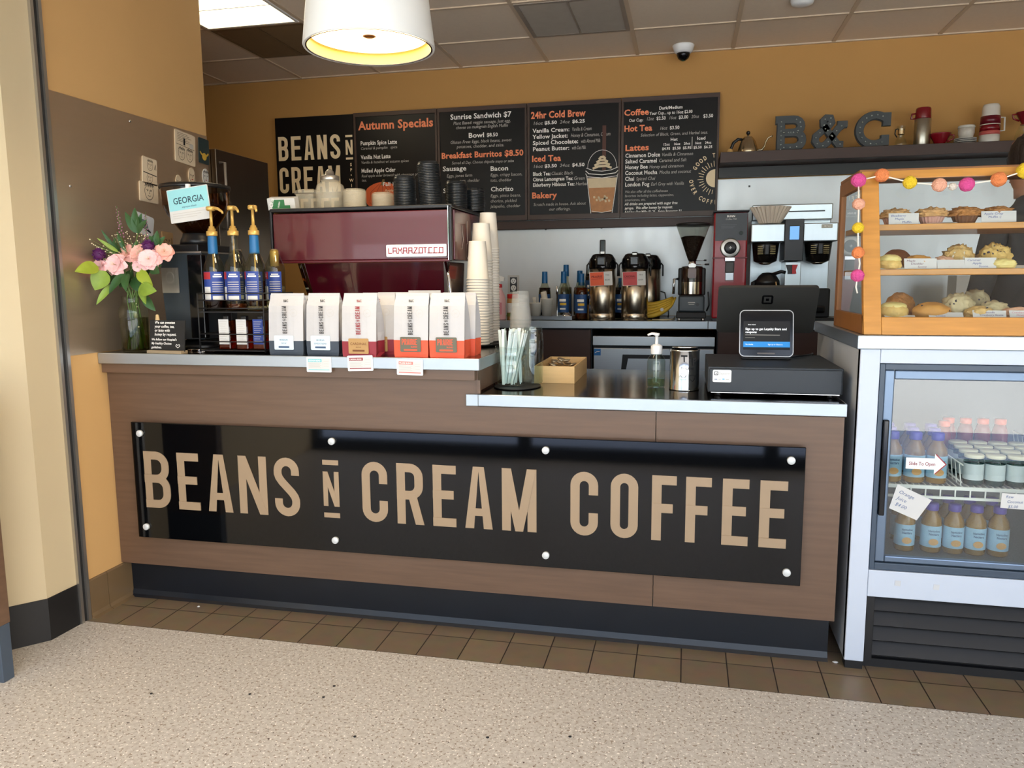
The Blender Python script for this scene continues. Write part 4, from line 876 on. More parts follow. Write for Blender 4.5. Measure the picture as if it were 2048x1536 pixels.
b = MB(); b.box(1.745, .50, ZL+.0065, 1.887, .70, ZL+.040, PK, bev=.002); o = b.build('packet_tray'); tag(o, 'shallow cardboard insert at the back inside the bamboo box', 'tray')
# hand sanitizer
t = thing('sanitizer_bottle', 'clear pump bottle of hand sanitizer on the lower counter', 'bottle', (2.224, .30, ZL))
b = MB(); b.open_lathe([(.001, .003), (.030, .001), (.0345, .006), (.0345, .100), (.031, .115), (.021, .127), (.0195, .134)], glass('pump_bottle_plastic', (232,240,234), 1.48), n=32); b.build('body', t)
b = MB(); b.lathe([(.001, .005), (.031, .006), (.0325, .034), (.001, .035)], glass('green_gel', (224,240,226), 1.4), n=32); b.build('gel', t)
b = MB(); b.lathe([(.0215, .130), (.022, .132), (.022, .160), (.019, .163), (.013, .167), (.006, .168), (.006, .200), (.010, .201), (.011, .210), (.001, .211)], WHT, n=24); b.tube([(0, 0, .206), (-.018, -.006, .209), (-.034, -.010, .203)], [.006,.005,.004], WHT); b.tube([(0,0,.02),(0,0,.135)], .003, WHT, n=6); b.build('pump', t)
# tip can
TIN = mat('polished_tin', (206,208,208), rough=.12, metal=1.0, var=.03)
t = thing('tip_can', 'shiny tin can with black handwritten TIP and a lid ajar', 'tin can', (2.331, .258, ZL))
b = MB(); b.open_lathe([(.001, .004), (.053, .003), (.0555, .0), (.0565, .003), (.055, .006), (.055, .146), (.0565, .149), (.0565, .153), (.051, .154), (.050, .140), (.049, .02), (.001, .012)], TIN, n=48); b.build('body', t)
b = MB(T(.0, .012, .156) @ RX(-4)); b.lathe([(.047, 0), (.049, .002), (.047, .006), (.040, .006), (.036, .004), (.001, .004)], TIN, n=40, sy=.9); b.build('lid', t)
b = MB(); R = .0558
def on_can(pts, wd, a_mid=-92):
    q = [pts[0]]
    for i in range(1, len(pts)): q += [(pts[i-1][0]+(pts[i][0]-pts[i-1][0])*k/6, pts[i-1][1]+(pts[i][1]-pts[i-1][1])*k/6) for k in range(1, 7)]
    pts = q
    P3 = [((R)*cos(radians(a_mid)+x/R), R*sin(radians(a_mid)+x/R), z) for x, z in pts]
    V = []
    for i, (x, z) in enumerate(pts):
        d = Vector((pts[min(i+1, len(pts)-1)][0]-pts[max(i-1, 0)][0], pts[min(i+1, len(pts)-1)][1]-pts[max(i-1, 0)][1])).normalized(); n_ = Vector((-d.y, d.x))*wd/2
        for s_ in (1, -1): a = radians(a_mid)+(x+n_.x*s_)/R; V.append((R*cos(a), R*sin(a), z+n_.y*s_))
    b.add(V, [(2*i, 2*i+1, 2*i+3, 2*i+2) for i in range(len(pts)-1)], INK)
on_can([(-.012,.132),(.012,.132)], .006); on_can([(0,.131),(.001,.110)], .005); on_can([(.022,.122),(.022,.108)], .006); on_can([(.022,.134),(.022,.129)], .006); on_can([(.036,.124),(.036,.096)], .006); on_can([(.036,.122),(.044,.124),(.049,.118),(.044,.111),(.036,.112)], .005)
for i, seg in enumerate([[(-.012,.089),(-.004,.089)],[(-.008,.089),(-.008,.080)],[(-.001,.089),(-.001,.080)],[(.005,.089),(.005,.080)],[(-.001,.085),(.005,.085)],[(.008,.080),(.011,.089),(.014,.080)],[(.009,.083),(.013,.083)],[(.017,.080),(.017,.089),(.023,.080),(.023,.089)],[(.027,.080),(.027,.089)],[(.032,.089),(.027,.085),(.032,.080)],[(.038,.088),(.035,.086),(.039,.083),(.035,.080)]]): on_can(seg, .0013)
on_can([(-.014,.060),(-.006,.052),(.004,.052),(.010,.060)], .0015); on_can([(-.008,.066),(-.007,.064)], .002); on_can([(.003,.066),(.004,.064)], .002); on_can([(.022,.060),(.024,.044),(.034,.036),(.044,.044),(.046,.060),(.022,.060)], .0018)
b.build('handwriting', t)
# cash drawer, customer display, register screen
CD = mat('cash_drawer_black', (38,44,50), rough=.5, var=.05, bump=.05, bscale=300)
t = thing('cash_drawer', 'flat black metal cash drawer at the right end of the lower counter', 'cash drawer', (2.641, .09, ZL))
b = MB(); b.box(-.2265, .008, .014, .2265, .50, .106, CD, bev=.003); b.build('body', t)
b = MB(); b.box(-.222, 0, .016, .222, .010, .100, CD, bev=.003); b.build('drawer', t)
for x in (-.19, .19):
    for y in (.03, .46): b = MB(); b.cyl(x, y, 0, .015, .012, BLK, n=16); b.build('foot', t)
b = MB(); b.box(-.215, .002, .0135, .215, .012, .0155, CHROME); b.build('bottom_trim', t)
b = MB(T(-.179, -.0008, .074) @ FR); b.prism(rrect(-.032, -.022, .032, .022, .005), .0006, WHT); b.M = b.M @ T(0, 0, .001); b.strip([(-.0255,.004),(-.0145,.004),(-.0145,.015),(-.0255,.015)], .002, INK, closed=True); b.rect(-.0215,.008,-.0185,.011, INK)
b.text('Square', .0125, GRINK, T(-.0105, .0055, 0), width=.036); b.rect(.0015,-.013,.009,-.009, mat('sky_blue_print', (90,180,230), rough=.6)); b.rect(-.026,-.013,-.016,-.0105, SLATE); b.rect(-.012,-.013,-.004,-.0105, GRINK); b.rect(.013,-.013,.024,-.0105, GRINK); b.build('sticker', t)
SCRN = emission('display_black', (8,9,12), .05); SCRB = emission('display_blue', (36,124,190), .9); SCRW = emission('display_white', (240,242,244), .9)
t = thing('customer_display', 'small customer screen with silver rim asking for loyalty sign up', 'screen', (2.6365, .37, ZL+.107))
b = MB(RX(-14)); b.M = b.M @ T(0, 0, 0) @ FR; b.prism(rrect(-.0985, .012, .0985, .192, .018, 8), -.012, BLKG); b.build('tablet', t)
b = MB(RX(-14) @ T(0, -.0005, 0) @ FR); P_ = rrect(-.0985, .012, .0985, .192, .018, 8); b.strip(P_, .003, ALU, .002, closed=True); b.build('rim', t)
b = MB(RX(-14) @ T(0, -.0006, 0) @ FR); b.rect(-.085, .038, .087, .150, SCRN); b.M = b.M @ T(0, 0, .0004); b.rect(-.085, .048, .087, .070, SCRB); b.M = b.M @ T(0, 0, .0004)
b.text('Sign up to get Loyalty Stars and', .0125, SCRW, T(-.078, .115, 0), width=.152, bold=.02); b.text('coupons', .0125, SCRW, T(-.078, .103, 0), width=.042, bold=.02); b.text('BNC HSHS', .006, SCRW, T(-.068, .134, 0)); b.strip([(-.078,.0955),(.05,.0955)], .0015, GRINK); b.strip([(-.078,.085),(-.042,.085)], .001, GRINK)
b.text('No thanks', .0068, SCRW, T(-.077, .0565, 0)); b.text('Sign up or Check in', .0068, SCRW, T(.006, .0565, 0)); b.M = RX(-14) @ T(0, -.0004, 0) @ FR; b.prism(rrect(-.033, .021, .033, .027, .0028), .0004, mat('slot_grey', (110,104,100), rough=.4)); b.build('display_face', t)
b = MB(); b.box(-.09, .0, 0, .09, .075, .008, BLK, bev=.003); b.add([(-.05,.062,.006),(.05,.062,.006),(.05,.035,.10),(-.05,.035,.10),(-.05,.07,.006),(.05,.07,.006),(.05,.042,.10),(-.05,.042,.10)], [(0,3,2,1),(4,5,6,7),(0,4,7,3),(1,2,6,5),(0,1,5,4),(3,7,6,2)], BLK); b.build('stand', t)
MONB = mat('monitor_grey', (62,62,60), rough=.4, var=.03)
t = thing('register_screen', 'dark grey back of the register screen with a square emblem', 'monitor', (2.655, .62, ZL))
tilt = 34
b = MB(T(0, 0, .285) @ RX(tilt) @ FR); b.prism(rrect(-.195, -.115, .195, .115, .016, 6), -.016, MONB); b.build('housing', t)
b = MB(T(0, 0, .285) @ RX(tilt) @ T(0, -.0006, 0) @ FR); b.M = b.M @ T(0, .055, 0); b.strip(rrect(-.018, -.018, .018, .018, .004), .008, BLKG, closed=True); b.rect(-.006,-.006,.006,.006, BLKG); b.build('emblem', t)
b = MB(); b.box(-.10, -.02, .001, .10, .16, .012, BLK, bev=.004); b.tube([(0, .09, .01), (0, .075, .15), (0, .02, .28)], [.022,.02,.018], BLK, n=14); b.build('stand', t)
t = single('power_cord', MB().tube([(2.74, .46, ZL+.111), (2.79, .50, ZL+.112), (2.83, .56, ZL+.112), (2.84, .606, ZL+.112), (2.842, .614, ZL+.08), (2.84, .64, ZL+.004)], .0035, BLK), 'black cord leaving the customer display over the cash drawer edge', 'cord')

# ================================================================ lamps and ceiling fittings
LAMPW = mat('white_lamp_shade', (222,224,222), rough=.35, var=.02); WARM = emission('warm_diffuser', (255,226,176), 4.5); LIN = mat('shade_lining', (206,150,60), rough=.6, var=.03)
t = thing('pendant_lamp', 'white drum pendant lamp with glowing warm diffuser above the counter', 'pendant lamp', (1.325, -.30, 2.085))
b = MB(); b.lathe([(.2075, 0), (.2085, .003), (.175, .30), (.160, .318), (.04, .325), (.001, .325)], LAMPW, n=64) if False else b.open_lathe([(.196, .004), (.2065, .0), (.2085, .004), (.174, .30), (.160, .318), (.04, .325), (.001, .325)], LAMPW, n=64); b.build('shade', t)
b = MB(); b.open_lathe([(.196, .004), (.187, .040)], LIN, n=64); b.build('lining', t)
b = MB(); b.open_lathe([(.2005, .0006), (.1955, .0006)], BLKM, n=64); b.build('shadow_gap', t)
b = MB(); b.open_lathe([(.187, .038), (.02, .038)], WARM, n=64); b.build('diffuser', t)
b = MB(); b.lathe([(.019, .047), (.021, .049), (.021, .051), (.001, .052)][:0] or [(.001, .0345), (.014, .035), (.021, .038)], mat('bronze_knob', (120,80,40), rough=.4, metal=.7), n=24); b.build('knob', t)
b = MB(); b.tube([(0, 0, .32), (0, 0, ZC-2.085)], .006, ALU); b.lathe([(.05, ZC-2.085-.02), (.05, ZC-2.085)], LAMPW, n=24); b.build('rod', t)
pl = lamp('pendant_light', 'AREA', (1.325, -.30, 2.118), 15, (1.0, .80, .52), .34, None, (0, 0, -1)); 
TROF = emission('troffer_diffuser', (255,236,190), 5.0)
def troffer(label, x0, y0, w_, d_, energy, nm='ceiling_light'):
    t = thing(nm, label, 'ceiling light', (x0, y0, ZC), 0)
    b = MB(); b.box(.012, .012, -.012, w_-.012, .03, -.001, WHT); b.box(.012, d_-.03, -.012, w_-.012, d_-.012, -.001, WHT); b.box(.012, .03, -.012, .03, d_-.03, -.001, WHT); b.box(w_-.03, .03, -.012, w_-.012, d_-.03, -.001, WHT); b.build('frame', t)
    b = MB(); b.box(.03, .03, -.009, w_-.03, d_/2-.004, -.002, TROF); b.build('diffuser', t); b = MB(); b.box(.03, d_/2+.004, -.009, w_-.03, d_-.03, -.002, TROF); b.build('diffuser', t); b = MB(); b.box(.03, d_/2-.004, -.010, w_-.03, d_/2+.004, -.002, WHT); b.build('divider', t)
    lamp('troffer_light', 'AREA', (x0+w_/2, y0+d_/2, ZC-.02), energy, (1.0, .88, .66), w_-.08, d_-.08, (0, 0, -1))
troffer('lit fluorescent panel in the ceiling behind the left wall corner', X0+TS, YR-2*TS, TS, TS, 5)
def vent(label, k, j, m_, two=True):
    t = thing('ceiling_vent', label, 'vent', (X0+k*TS, YR-j*TS, ZC), 0)
    b = MB(); 
    for a0_, a1_, c0, c1 in ((.012,.598,.012,.035),(.012,.598,.575,.598),(.012,.035,.035,.575),(.575,.598,.035,.575),(.300,.311,.035,.575)): b.box(a0_, c0, -.010, a1_, c1, -.001, m_)
    b.build('frame', t); b = MB()
    for i in range(22): y = .042+i*.0245; b.add([(.035,y,-.002),(.575,y,-.002),(.575,y+.018,-.009),(.035,y+.018,-.009)], [(0,1,2,3)], m_)
    b.build('louvre', t); b = MB(); b.box(.03, .03, -.0015, .58, .58, -.0005, mat('vent_shadow_grey', (96,88,78), rough=.8)); b.build('backing', t)
vent('pale louvred return vent in the ceiling right of the pendant lamp', 4, 1, mat('vent_white', (150,140,128), rough=.5))
vent('brown louvred vent in the ceiling left of the pendant lamp', 1, 1, mat('vent_brown', (112,88,60), rough=.6))  # frame and louvres in one even brown
t = thing('security_camera', 'white dome security camera on the ceiling above the menu boards', 'camera', (2.278, 2.56, ZC))
b = MB(); b.lathe([(.065, -.001), (.070, -.006), (.068, -.012), (.058, -.040), (.046, -.052), (.001, -.053)], WHT, n=32); b.build('housing', t)
b = MB(); b.lathe([(.043, -.050), (.041, -.066), (.032, -.084), (.016, -.096), (.001, -.099)], BLKG, n=32); b.build('dome', t); b = MB(); b.lathe([(.012,-.085),(.012,-.0975),(.001,-.1005)], mat('lens_green', (60,90,70), rough=.05), n=16); b.build('lens', t)
t = thing('smoke_detector', 'small round smoke detector on the ceiling at the top edge', 'smoke detector', (2.90, 1.86, ZC)); b = MB(); b.lathe([(.06, -.001), (.062, -.01), (.055, -.03), (.03, -.04), (.001, -.041)], LAMPW, n=28); b.build('body', t)

# ================================================================ menu boards on the back wall
def board(label, x0, x1, z0, z1, frame=True):
    t = thing('menu_board', label, 'menu board', (0, 0, 0), 0, 'menu boards on the back wall')
    b = MB(); b.box(x0+.002, 2.654, z0+.002, x1-.002, YB-.001, z1-.002, BOARD if not frame else FRAME, bev=.002)
    if frame: 
        for p in ((x0, z0, x1, z0+.034), (x0, z1-.028, x1, z1), (x0, z0+.034, x0+.016, z1-.028), (x1-.014, z0+.034, x1, z1-.028)): b.box(p[0], 2.640, p[1], p[2], 2.656, p[3], FRAME, bev=.001)
    b.build('frame', t)
    y = 2.6475
    if frame: b = MB(); b.box(x0+.016, 2.6475, z0+.034, x1-.014, 2.6545, z1-.028, BOARD); b.build('panel', t)
    else: b = MB(); b.box(x0+.004, 2.6475, z0+.004, x1-.004, 2.6545, z1-.004, BOARD); b.build('panel', t)
    b = MB(T(0, 2.6466, 0) @ FR); return t, b
def txt(b, s, x, z, h, m, width=None, bold=0.0, it=0.0, align='LEFT'): b.text(s, h, m, T(x, z, 0), align, bold=bold, shear=it, width=width)
# 1: shop name
t, b = board('narrow black menu board with the shop name, leftmost of the row', -.656, -.034, 1.762, 2.542, False)
word(b, 'BEANS', T(-.632, 2.232, 0), .172, CREAMINK, w=.455, gap=.145, t=.15, wide=1.0); n_mark(b, T(-.099, 2.222, 0), .172, CREAMINK, w=.32, t=.09)
word(b, 'CREAM', T(-.634, 1.998, 0), .186, CREAMINK, w=.40, gap=.128, t=.138); word(b, 'COFFEE', T(-.634, 1.785, 0), .170, CREAMINK, w=.36, gap=.12, t=.13)
for k, ch in enumerate(['S', 'P', '•', 'W', 'I', 'S', '•']): txt(b, ch, -.062, 2.176-.037*k, .030, CREAMINK, bold=.02, align='CENTER')
b.build('lettering', t)
# 2: autumn specials
t, b = board('menu board headed Autumn Specials with a pumpkin picture', -.030, .596, 1.762, 2.542)
txt(b, 'Autumn Specials', .006, 2.425, .082, ORINK, .565, .03)
for s_, d_, z in (('Pumpkin Spice Latte', 'Caramel & pumpkin   spice', 2.318), ('Vanilla Nut Latte', 'Vanilla & hazelnut w/ autumn spices', 2.220), ('Mulled Apple Cider', 'Real apple cider brewed with cinnamon plum and', 2.125)):
    txt(b, s_, .017, z, .040, WHINK, {'P': .277, 'V': .228, 'M': .260}[s_[0]], .02); txt(b, d_, .017, z-.032, .027, GRINK, {'C': .276, 'V': .360, 'R': .500}[d_[0]], 0, .2)
txt(b, 'tea.', .017, 2.063, .027, GRINK, None, 0, .2); b.build('lettering', t)
PUM = mat('pumpkin_print', (214,92,36), rough=.55, var=.2, scale=6, stretch=(10,1,1)); b = MB(T(.175, 2.6469, 1.955) @ FR)
b.prism([(.139*cos(2*pi*i/30)*(1+.03*cos(5*2*pi*i/30)), .10*sin(2*pi*i/30)) for i in range(30)], .0003, PUM); b.M = b.M @ T(0, 0, .0005)
for k in (-2, -1, 0, 1, 2): b.strip([(k*.012, .085), (k*.045, .03), (k*.05, -.04), (k*.03, -.09)], .003, mat('pumpkin_crease', (150,56,22), rough=.6))
b.prism([(-.012,.078),(.014,.078),(.02,.118),(.004,.12)], .0003, mat('pumpkin_stalk', (120,96,50), rough=.6)); b.build('pumpkin_picture', t)
b = MB(T(0, 2.6460, 0) @ FR); txt(b, 'Fall Bakery', .178, 2.026, .038, WHINK, .20, .015)
for k, s_ in enumerate(('Apple Cider Donut', 'Caramel Apple Pie', 'Scone with Candied', 'Ginger')): txt(b, s_, .192+.006*k, 1.985-.036*k, .028, CREAMINK if k < 2 else WHINK, None, 0, .15)
b.build('bakery_lettering', t)
# 3: food
t, b = board('menu board listing sandwich, bowl and breakfast burritos', .600, 1.240, 1.762, 2.542)
txt(b, 'Sunrise Sandwich $7', .912, 2.462, .050, WHINK, .436, .02, 0, 'CENTER'); txt(b, 'Plant Based: veggie sausage, Just egg,', .92, 2.426, .030, GRINK, .408, 0, .2, 'CENTER'); txt(b, 'cheese on multigrain English Muffin', .92, 2.396, .030, GRINK, .372, 0, .2, 'CENTER')
txt(b, 'Bowl', .823, 2.334, .046, WHINK, .11, .02); txt(b, '$8.50', .955, 2.336, .034, WHINK, .078, .02)
txt(b, 'Gluten Free: Eggs, black beans, sweet', .910, 2.298, .030, GRINK, .438, 0, .2, 'CENTER'); txt(b, 'potatoes, cheddar, and salsa.', .908, 2.266, .030, GRINK, .341, 0, .2, 'CENTER')
txt(b, 'Breakfast Burritos $8.50', .919, 2.200, .056, ORINK, .588, .03, 0, 'CENTER'); txt(b, 'Served all Day. Choose chipotle mayo or salsa', .923, 2.158, .028, GRINK, .446, 0, .2, 'CENTER')
txt(b, 'Sausage', .632, 2.114, .046, WHINK, .172, .02); txt(b, 'Bacon', .978, 2.104, .044, WHINK, .125, .02)
txt(b, 'Eggs, jones farm', .660, 2.070, .030, GRINK, .185, 0, .15); txt(b, 'sausage, tots, cheddar', .660, 2.034, .030, GRINK, .24, 0, .15); txt(b, 'Eggs, crispy bacon,', .978, 2.066, .030, GRINK, .224, 0, .15); txt(b, 'tots, cheddar', .978, 2.030, .030, GRINK, .150, 0, .15)
txt(b, 'Sweet potato', .632, 1.964, .044, WHINK, .280, .02); txt(b, 'Chorizo', .980, 1.964, .044, WHINK, .161, .02)
for k, s_ in enumerate(('Eggs, sweet potatoes,', 'black beans, cheddar')): txt(b, s_, .66, 1.924-.036*k, .030, GRINK, .24, 0, .15)
for k, (s_, w_) in enumerate((('Eggs, pinto beans,', .215), ('chorizo, pickled', .186), ('jalapeño, cheddar', .215))): txt(b, s_, .977, 1.924-.036*k, .030, GRINK, w_, 0, .15)
b.build('lettering', t)
# 4: cold drinks
t, b = board('menu board headed 24hr Cold Brew with an iced drink picture', 1.244, 1.879, 1.762, 2.542)
txt(b, '24hr Cold Brew', 1.268, 2.440, .062, ORINK, .375, .03)
def price_row(z, p1, p2): txt(b, '16oz', 1.280, z, .031, GRINK, .065, 0, .2); txt(b, p1, 1.362, z, .031, WHINK, .085, .03); txt(b, '24oz', 1.466, z, .031, GRINK, .07, 0, .2); txt(b, p2, 1.552, z, .031, WHINK, .085, .03)
price_row(2.398, '$5.50', '$6.25')
for k, (a_, d_, w1, x2, w2) in enumerate((('Vanilla Cream:', 'Vanilla & Cream', .262, 1.550, .146), ('Yellow Jacket:', 'Honey & Cinnamon, Cream', .252, 1.542, .296), ('Spiced Chocolate:', 'with Almond Milk', .322, 1.612, .145), ('Peanut Butter:', 'with Oat Milk', .258, 1.550, .105))):
    z = 2.346-.0405*k; txt(b, a_, 1.280, z, .038, WHINK, w1*.97, .02); txt(b, d_, x2, z, .034, GRINK, w2*.9, 0, .2)
txt(b, 'Iced Tea', 1.273, 2.154, .056, ORINK, .200, .03); price_row(2.112, '$3.50', '$4.50')
for k, (a_, d_, w1, x2, w2) in enumerate((('Black Tea:', 'Classic Black', .122, 1.408, .15), ('Citrus Lemongrass Tea:', 'Green', .278, 1.564, .072), ('Elderberry Hibiscus Tea:', 'Herbal', .288, 1.576, .080))):
    z = 2.060-.037*k; txt(b, a_, 1.280, z, .034, WHINK, w1, .025); txt(b, d_, x2, z, .032, GRINK, w2, 0, .15)
txt(b, 'Bakery', 1.272, 1.908, .056, ORINK, .174, .03); txt(b, 'Scratch made in house. Ask about', 1.283, 1.856, .029, GRINK, .364, 0, .2); txt(b, 'our offerings.', 1.392, 1.822, .029, GRINK, .148, 0, .2); b.build('lettering', t)
FRAP = mat('iced_coffee_print', (198,140,92), rough=.6, var=.25, scale=30); CRM = mat('cream_swirl_print', (226,206,170), rough=.6, var=.12, scale=24); STRWB = mat('brown_straw_print', (84,48,36), rough=.6)
b = MB(T(1.757, 2.6466, 0) @ FR); b.prism([(-.070,1.803),(.066,1.803),(.098,2.025),(-.098,2.025)], .0002, FRAP); b.M = b.M @ T(0, 0, .0004); b.prism([(-.088,1.965),(.089,1.965),(.098,2.030),(-.098,2.030)], .0002, CRM); b.rect(.0, 2.08, .025, 2.372, STRWB)
b.M = b.M @ T(0, 0, .0004)
for p, w_ in (([(-.104,2.050),(-.074,1.795),(-.03,1.786),(.03,1.786),(.070,1.795),(.104,2.050)], .004), ([(-.112,2.062),(-.10,2.04),(0,2.030),(.10,2.04),(.112,2.062)], .004), ([(-.112,2.080),(-.09,2.060),(0,2.050),(.09,2.060),(.112,2.080)], .005), ([(-.107,2.098),(-.06,2.080),(0,2.074),(.06,2.080),(.107,2.098)], .004), (arc(0, 2.098, .098, .115, 0, 180, 14), .0025), ([(-.070,1.812),(0,1.800),(.068,1.812)], .003)): b.strip(p, w_, WHINK)
b.M = b.M @ T(0, 0, .0004)
for k, (w_, z) in enumerate(((.064, 2.098), (.052, 2.118), (.038, 2.138), (.022, 2.158))): b.strip([(-w_, z-.006), (-w_*.4, z+.008), (w_*.4, z+.010), (w_, z-.004)], .015, CRM)
for k in range(12): a = k*2.4; b.prism([(.06*cos(a)*(.3+k/14)+.009*cos(q), 1.89+.07*sin(a*1.3)+.009*sin(q)) for q in (0, 1.3, 2.5, 4, 5.2)], .0002, CRM)
b.build('drink_picture', t)
# 5: coffee
t, b = board('menu board headed Coffee, Hot Tea and Lattes with a half sun emblem', 1.883, 2.516, 1.762, 2.542)
txt(b, 'Coffee', 1.900, 2.428, .054, ORINK, .162, .03); txt(b, 'Dark/Medium', 2.128, 2.455, .028, WHINK, .150, .02); txt(b, 'Your Cup... up to 16oz $2.00', 2.067, 2.424, .028, WHINK, .277, .015)
txt(b, 'Our Cup:', 1.933, 2.386, .028, WHINK, .092, .02)
for s_, x, w_, c in (('12oz', 2.046, .045, GRINK), ('$2.50', 2.112, .06, WHINK), ('16oz', 2.192, .045, GRINK), ('$3.00', 2.256, .06, WHINK), ('20oz', 2.336, .05, GRINK), ('$3.50', 2.412, .062, WHINK)): txt(b, s_, x, 2.390, .030, c, w_, .02 if c is WHINK else 0, .0 if c is WHINK else .2)
txt(b, 'Hot Tea', 1.901, 2.325, .054, ORINK, .182, .03); txt(b, '16oz', 2.134, 2.326, .030, GRINK, .046, 0, .2); txt(b, '$3.50', 2.199, 2.326, .030, WHINK, .062, .02); txt(b, 'Selection of Black, Green, and Herbal teas.', 2.010, 2.288, .028, GRINK, .432, 0, .2)
txt(b, 'Hot', 2.206, 2.252, .028, WHINK, .045, .02); txt(b, 'Iced', 2.376, 2.252, .028, WHINK, .052, .02); b.rect(2.344, 2.196, 2.347, 2.272, WHINK); txt(b, 'Lattes', 1.909, 2.200, .054, ORINK, .154, .03)
for s_, p_, x in (('12oz', '$4.95', 2.152), ('16oz', '$5.50', 2.220), ('20oz', '$5.95', 2.287), ('16oz', '$5.50', 2.355), ('24oz', '$6.25', 2.422)): txt(b, s_, x+.006, 2.224, .022, WHINK, .040, .02); txt(b, p_, x, 2.196, .024, WHINK, .052, .025)
for k, (a_, d_, w1, x2, w2) in enumerate((('Cinnamon Dolce', 'Vanilla & Cinnamon', .228, 2.150, .20), ('Salted Caramel', 'Caramel and Salt', .208, 2.132, .178), ('Honey Bee', 'Honey and cinnamon', .148, 2.070, .222), ('Coconut Mocha', 'Mocha and coconut', .212, 2.136, .206), ('Chai', 'Spiced Chai', .060, 1.984, .126), ('London Fog', 'Earl Grey with Vanilla', .160, 2.083, .214))):
    z = 2.156-.0377*k; txt(b, a_, 1.911, z, .037, WHINK, w1, .02); txt(b, d_, x2, z, .031, GRINK, w2, 0, .2)
for k, (s_, w_, bo) in enumerate((('We also offer all the coffeehouse', .281, 0), ('favorites including lattes, cappuccino,', .322, 0), ('americanos, etc.', .138, 0), ('All drinks are prepared with sugar free', .350, .02), ('syrups.  We offer honey by request.', .318, .02), ('Add Ins: Oat Milk: $1.25   Extra Espresso: $1', .376, .02))): txt(b, s_, 1.911, 1.924-.0268*k, .025, GRINK if not bo else WHINK, w_, bo, .2 if k < 5 else 0)
b.build('lettering', t)
b = MB(T(0, 2.6462, 0) @ FR); cx, cz = 2.498, 2.002; b.prism([(cx, cz-.058)] + [(cx-.058*cos(radians(a)), cz+.058*sin(radians(a))) for a in range(-80, 81, 16)] + [(cx, cz+.058)], .0002, CREAMINK)
for a in range(95, 266, 11): b.strip([(cx+.075*cos(radians(a)), cz+.075*sin(radians(a))), (cx+(.102 if (a//11) % 2 else .112)*cos(radians(a)), cz+(.102 if (a//11) % 2 else .112)*sin(radians(a)))], .004, CREAMINK)
for s_, a0, st in (('GOOD T', 152, -11.5), ('OVER COFFE', 186, 9.6)):
    for i, ch in enumerate(s_):
        a = a0+st*i; r_ = .134 if st < 0 else .166; rot = a-90 if st < 0 else a+90; b.text(ch, .038, CREAMINK, T(cx+r_*cos(radians(a)), cz+r_*sin(radians(a)), 0) @ RZ(rot), 'CENTER', sx=.7, bold=.03)
b.build('sun_emblem', t)
t = thing('menu_rail', 'dark brown wooden rail under the menu boards', 'rail', (0, 0, 0)); b = MB(); b.box(.62, 2.668, 1.700, 2.516, YB-.013, 1.758, WOODD, bev=.003); b.build('rail', t)

# ================================================================ wall shelf and what stands on it
t = thing('wall_shelf', 'thick dark walnut shelf on the back wall right of the menu boards', 'shelf', (0, 0, 0))
b = MB(); b.box(2.520, 2.42, 2.068, 6.2, YB-.001, 2.132, WOODD, bev=.002); b.build('board', t); b = MB(); b.box(2.520, 2.64, 2.005, 6.2, YB-.013, 2.067, mat('dark_grey_strip', (52,54,54), rough=.5), bev=.001); b.build('under_strip', t)
ZS = 2.1325; SY = 2.53
KET = mat('kettle_steel', (190,176,150), rough=.18, metal=1.0, var=.03)
t = thing('gooseneck_kettle', 'steel gooseneck kettle with black handle at the left end of the shelf', 'kettle', (2.690, SY, ZS))
b = MB(); b.lathe([(.064, 0), (.066, .004), (.060, .03), (.048, .072), (.034, .094), (.030, .098)], KET, n=32); b.build('body', t)
b = MB(); b.lathe([(.031, .096), (.024, .104), (.008, .108), (.005, .112), (.005, .116)], KET, n=28); b.lathe([(.004, .114), (.011, .120), (.0135, .128), (.011, .136), (.001, .141)], BLKG, n=20); b.build('lid', t)
b = MB(); b.tube([(.050, 0, .018), (.085, 0, .020), (.100, 0, .040), (.108, 0, .070), (.120, 0, .092), (.140, 0, .102), (.148, 0, .100)], [.010,.0075,.006,.0055,.005,.005,.006], KET); b.build('spout', t)
b = MB(); b.tube([(-.036, 0, .088), (-.060, 0, .092), (-.088, 0, .070), (-.104, 0, .030), (-.108, 0, .014)], [.009,.010,.010,.009,.009], BLK); b.build('handle', t); b = MB(RY(0)); b.tube([(-.108,-.016,.017),(-.108,.016,.017)], .0165, mat('cork', (206,164,100), rough=.8), n=18); b.build('wooden_knob', t)
MRQ = mat('marquee_slate', (58,64,66), rough=.55, var=.06); MRQD = mat('marquee_rim', (34,38,40), rough=.5); BULB = mat('bulb_glass', (170,176,170), rough=.15)
def marquee(name, label, x, paths, bulbs, wd, h):
    t = thing(name, label, 'letter sign', (x, SY-.02, ZS)); bk = .028
    b = MB(T(0, 0, .002) @ FR)
    for i, (p, cl) in enumerate(paths): b.M = T(0, .0004*i, .002) @ FR @ T(0, 0, -.028); b.strip(p, wd+.008, MRQD, .012, cl); b.M = T(0, .0004*i, .002) @ FR @ T(0, 0, -.016); b.strip(p, wd, MRQ, .016, cl)
    b.build('letter', t)
    for (bx, bz) in bulbs: b = MB(T(0, -.001, .002) @ FR); b.lathe([(.0045, 0), (.0045, .004), (.003, .007), (.001, .008)], BULB, (bx, bz, 0), 10); b.build('bulb', t)
bw = .044
def along(p, n, cl=False):
    L_ = [0]; 
    for i in range(1, len(p)): L_.append(L_[-1]+math.dist(p[i], p[i-1]))
    out = []
    for k in range(n):
        s_ = L_[-1]*(k+.5)/n; i = next(i for i in range(1, len(p)) if L_[i] >= s_); u = (s_-L_[i-1])/(L_[i]-L_[i-1]); out.append((p[i-1][0]+(p[i][0]-p[i-1][0])*u, p[i-1][1]+(p[i][1]-p[i-1][1])*u))
    return out
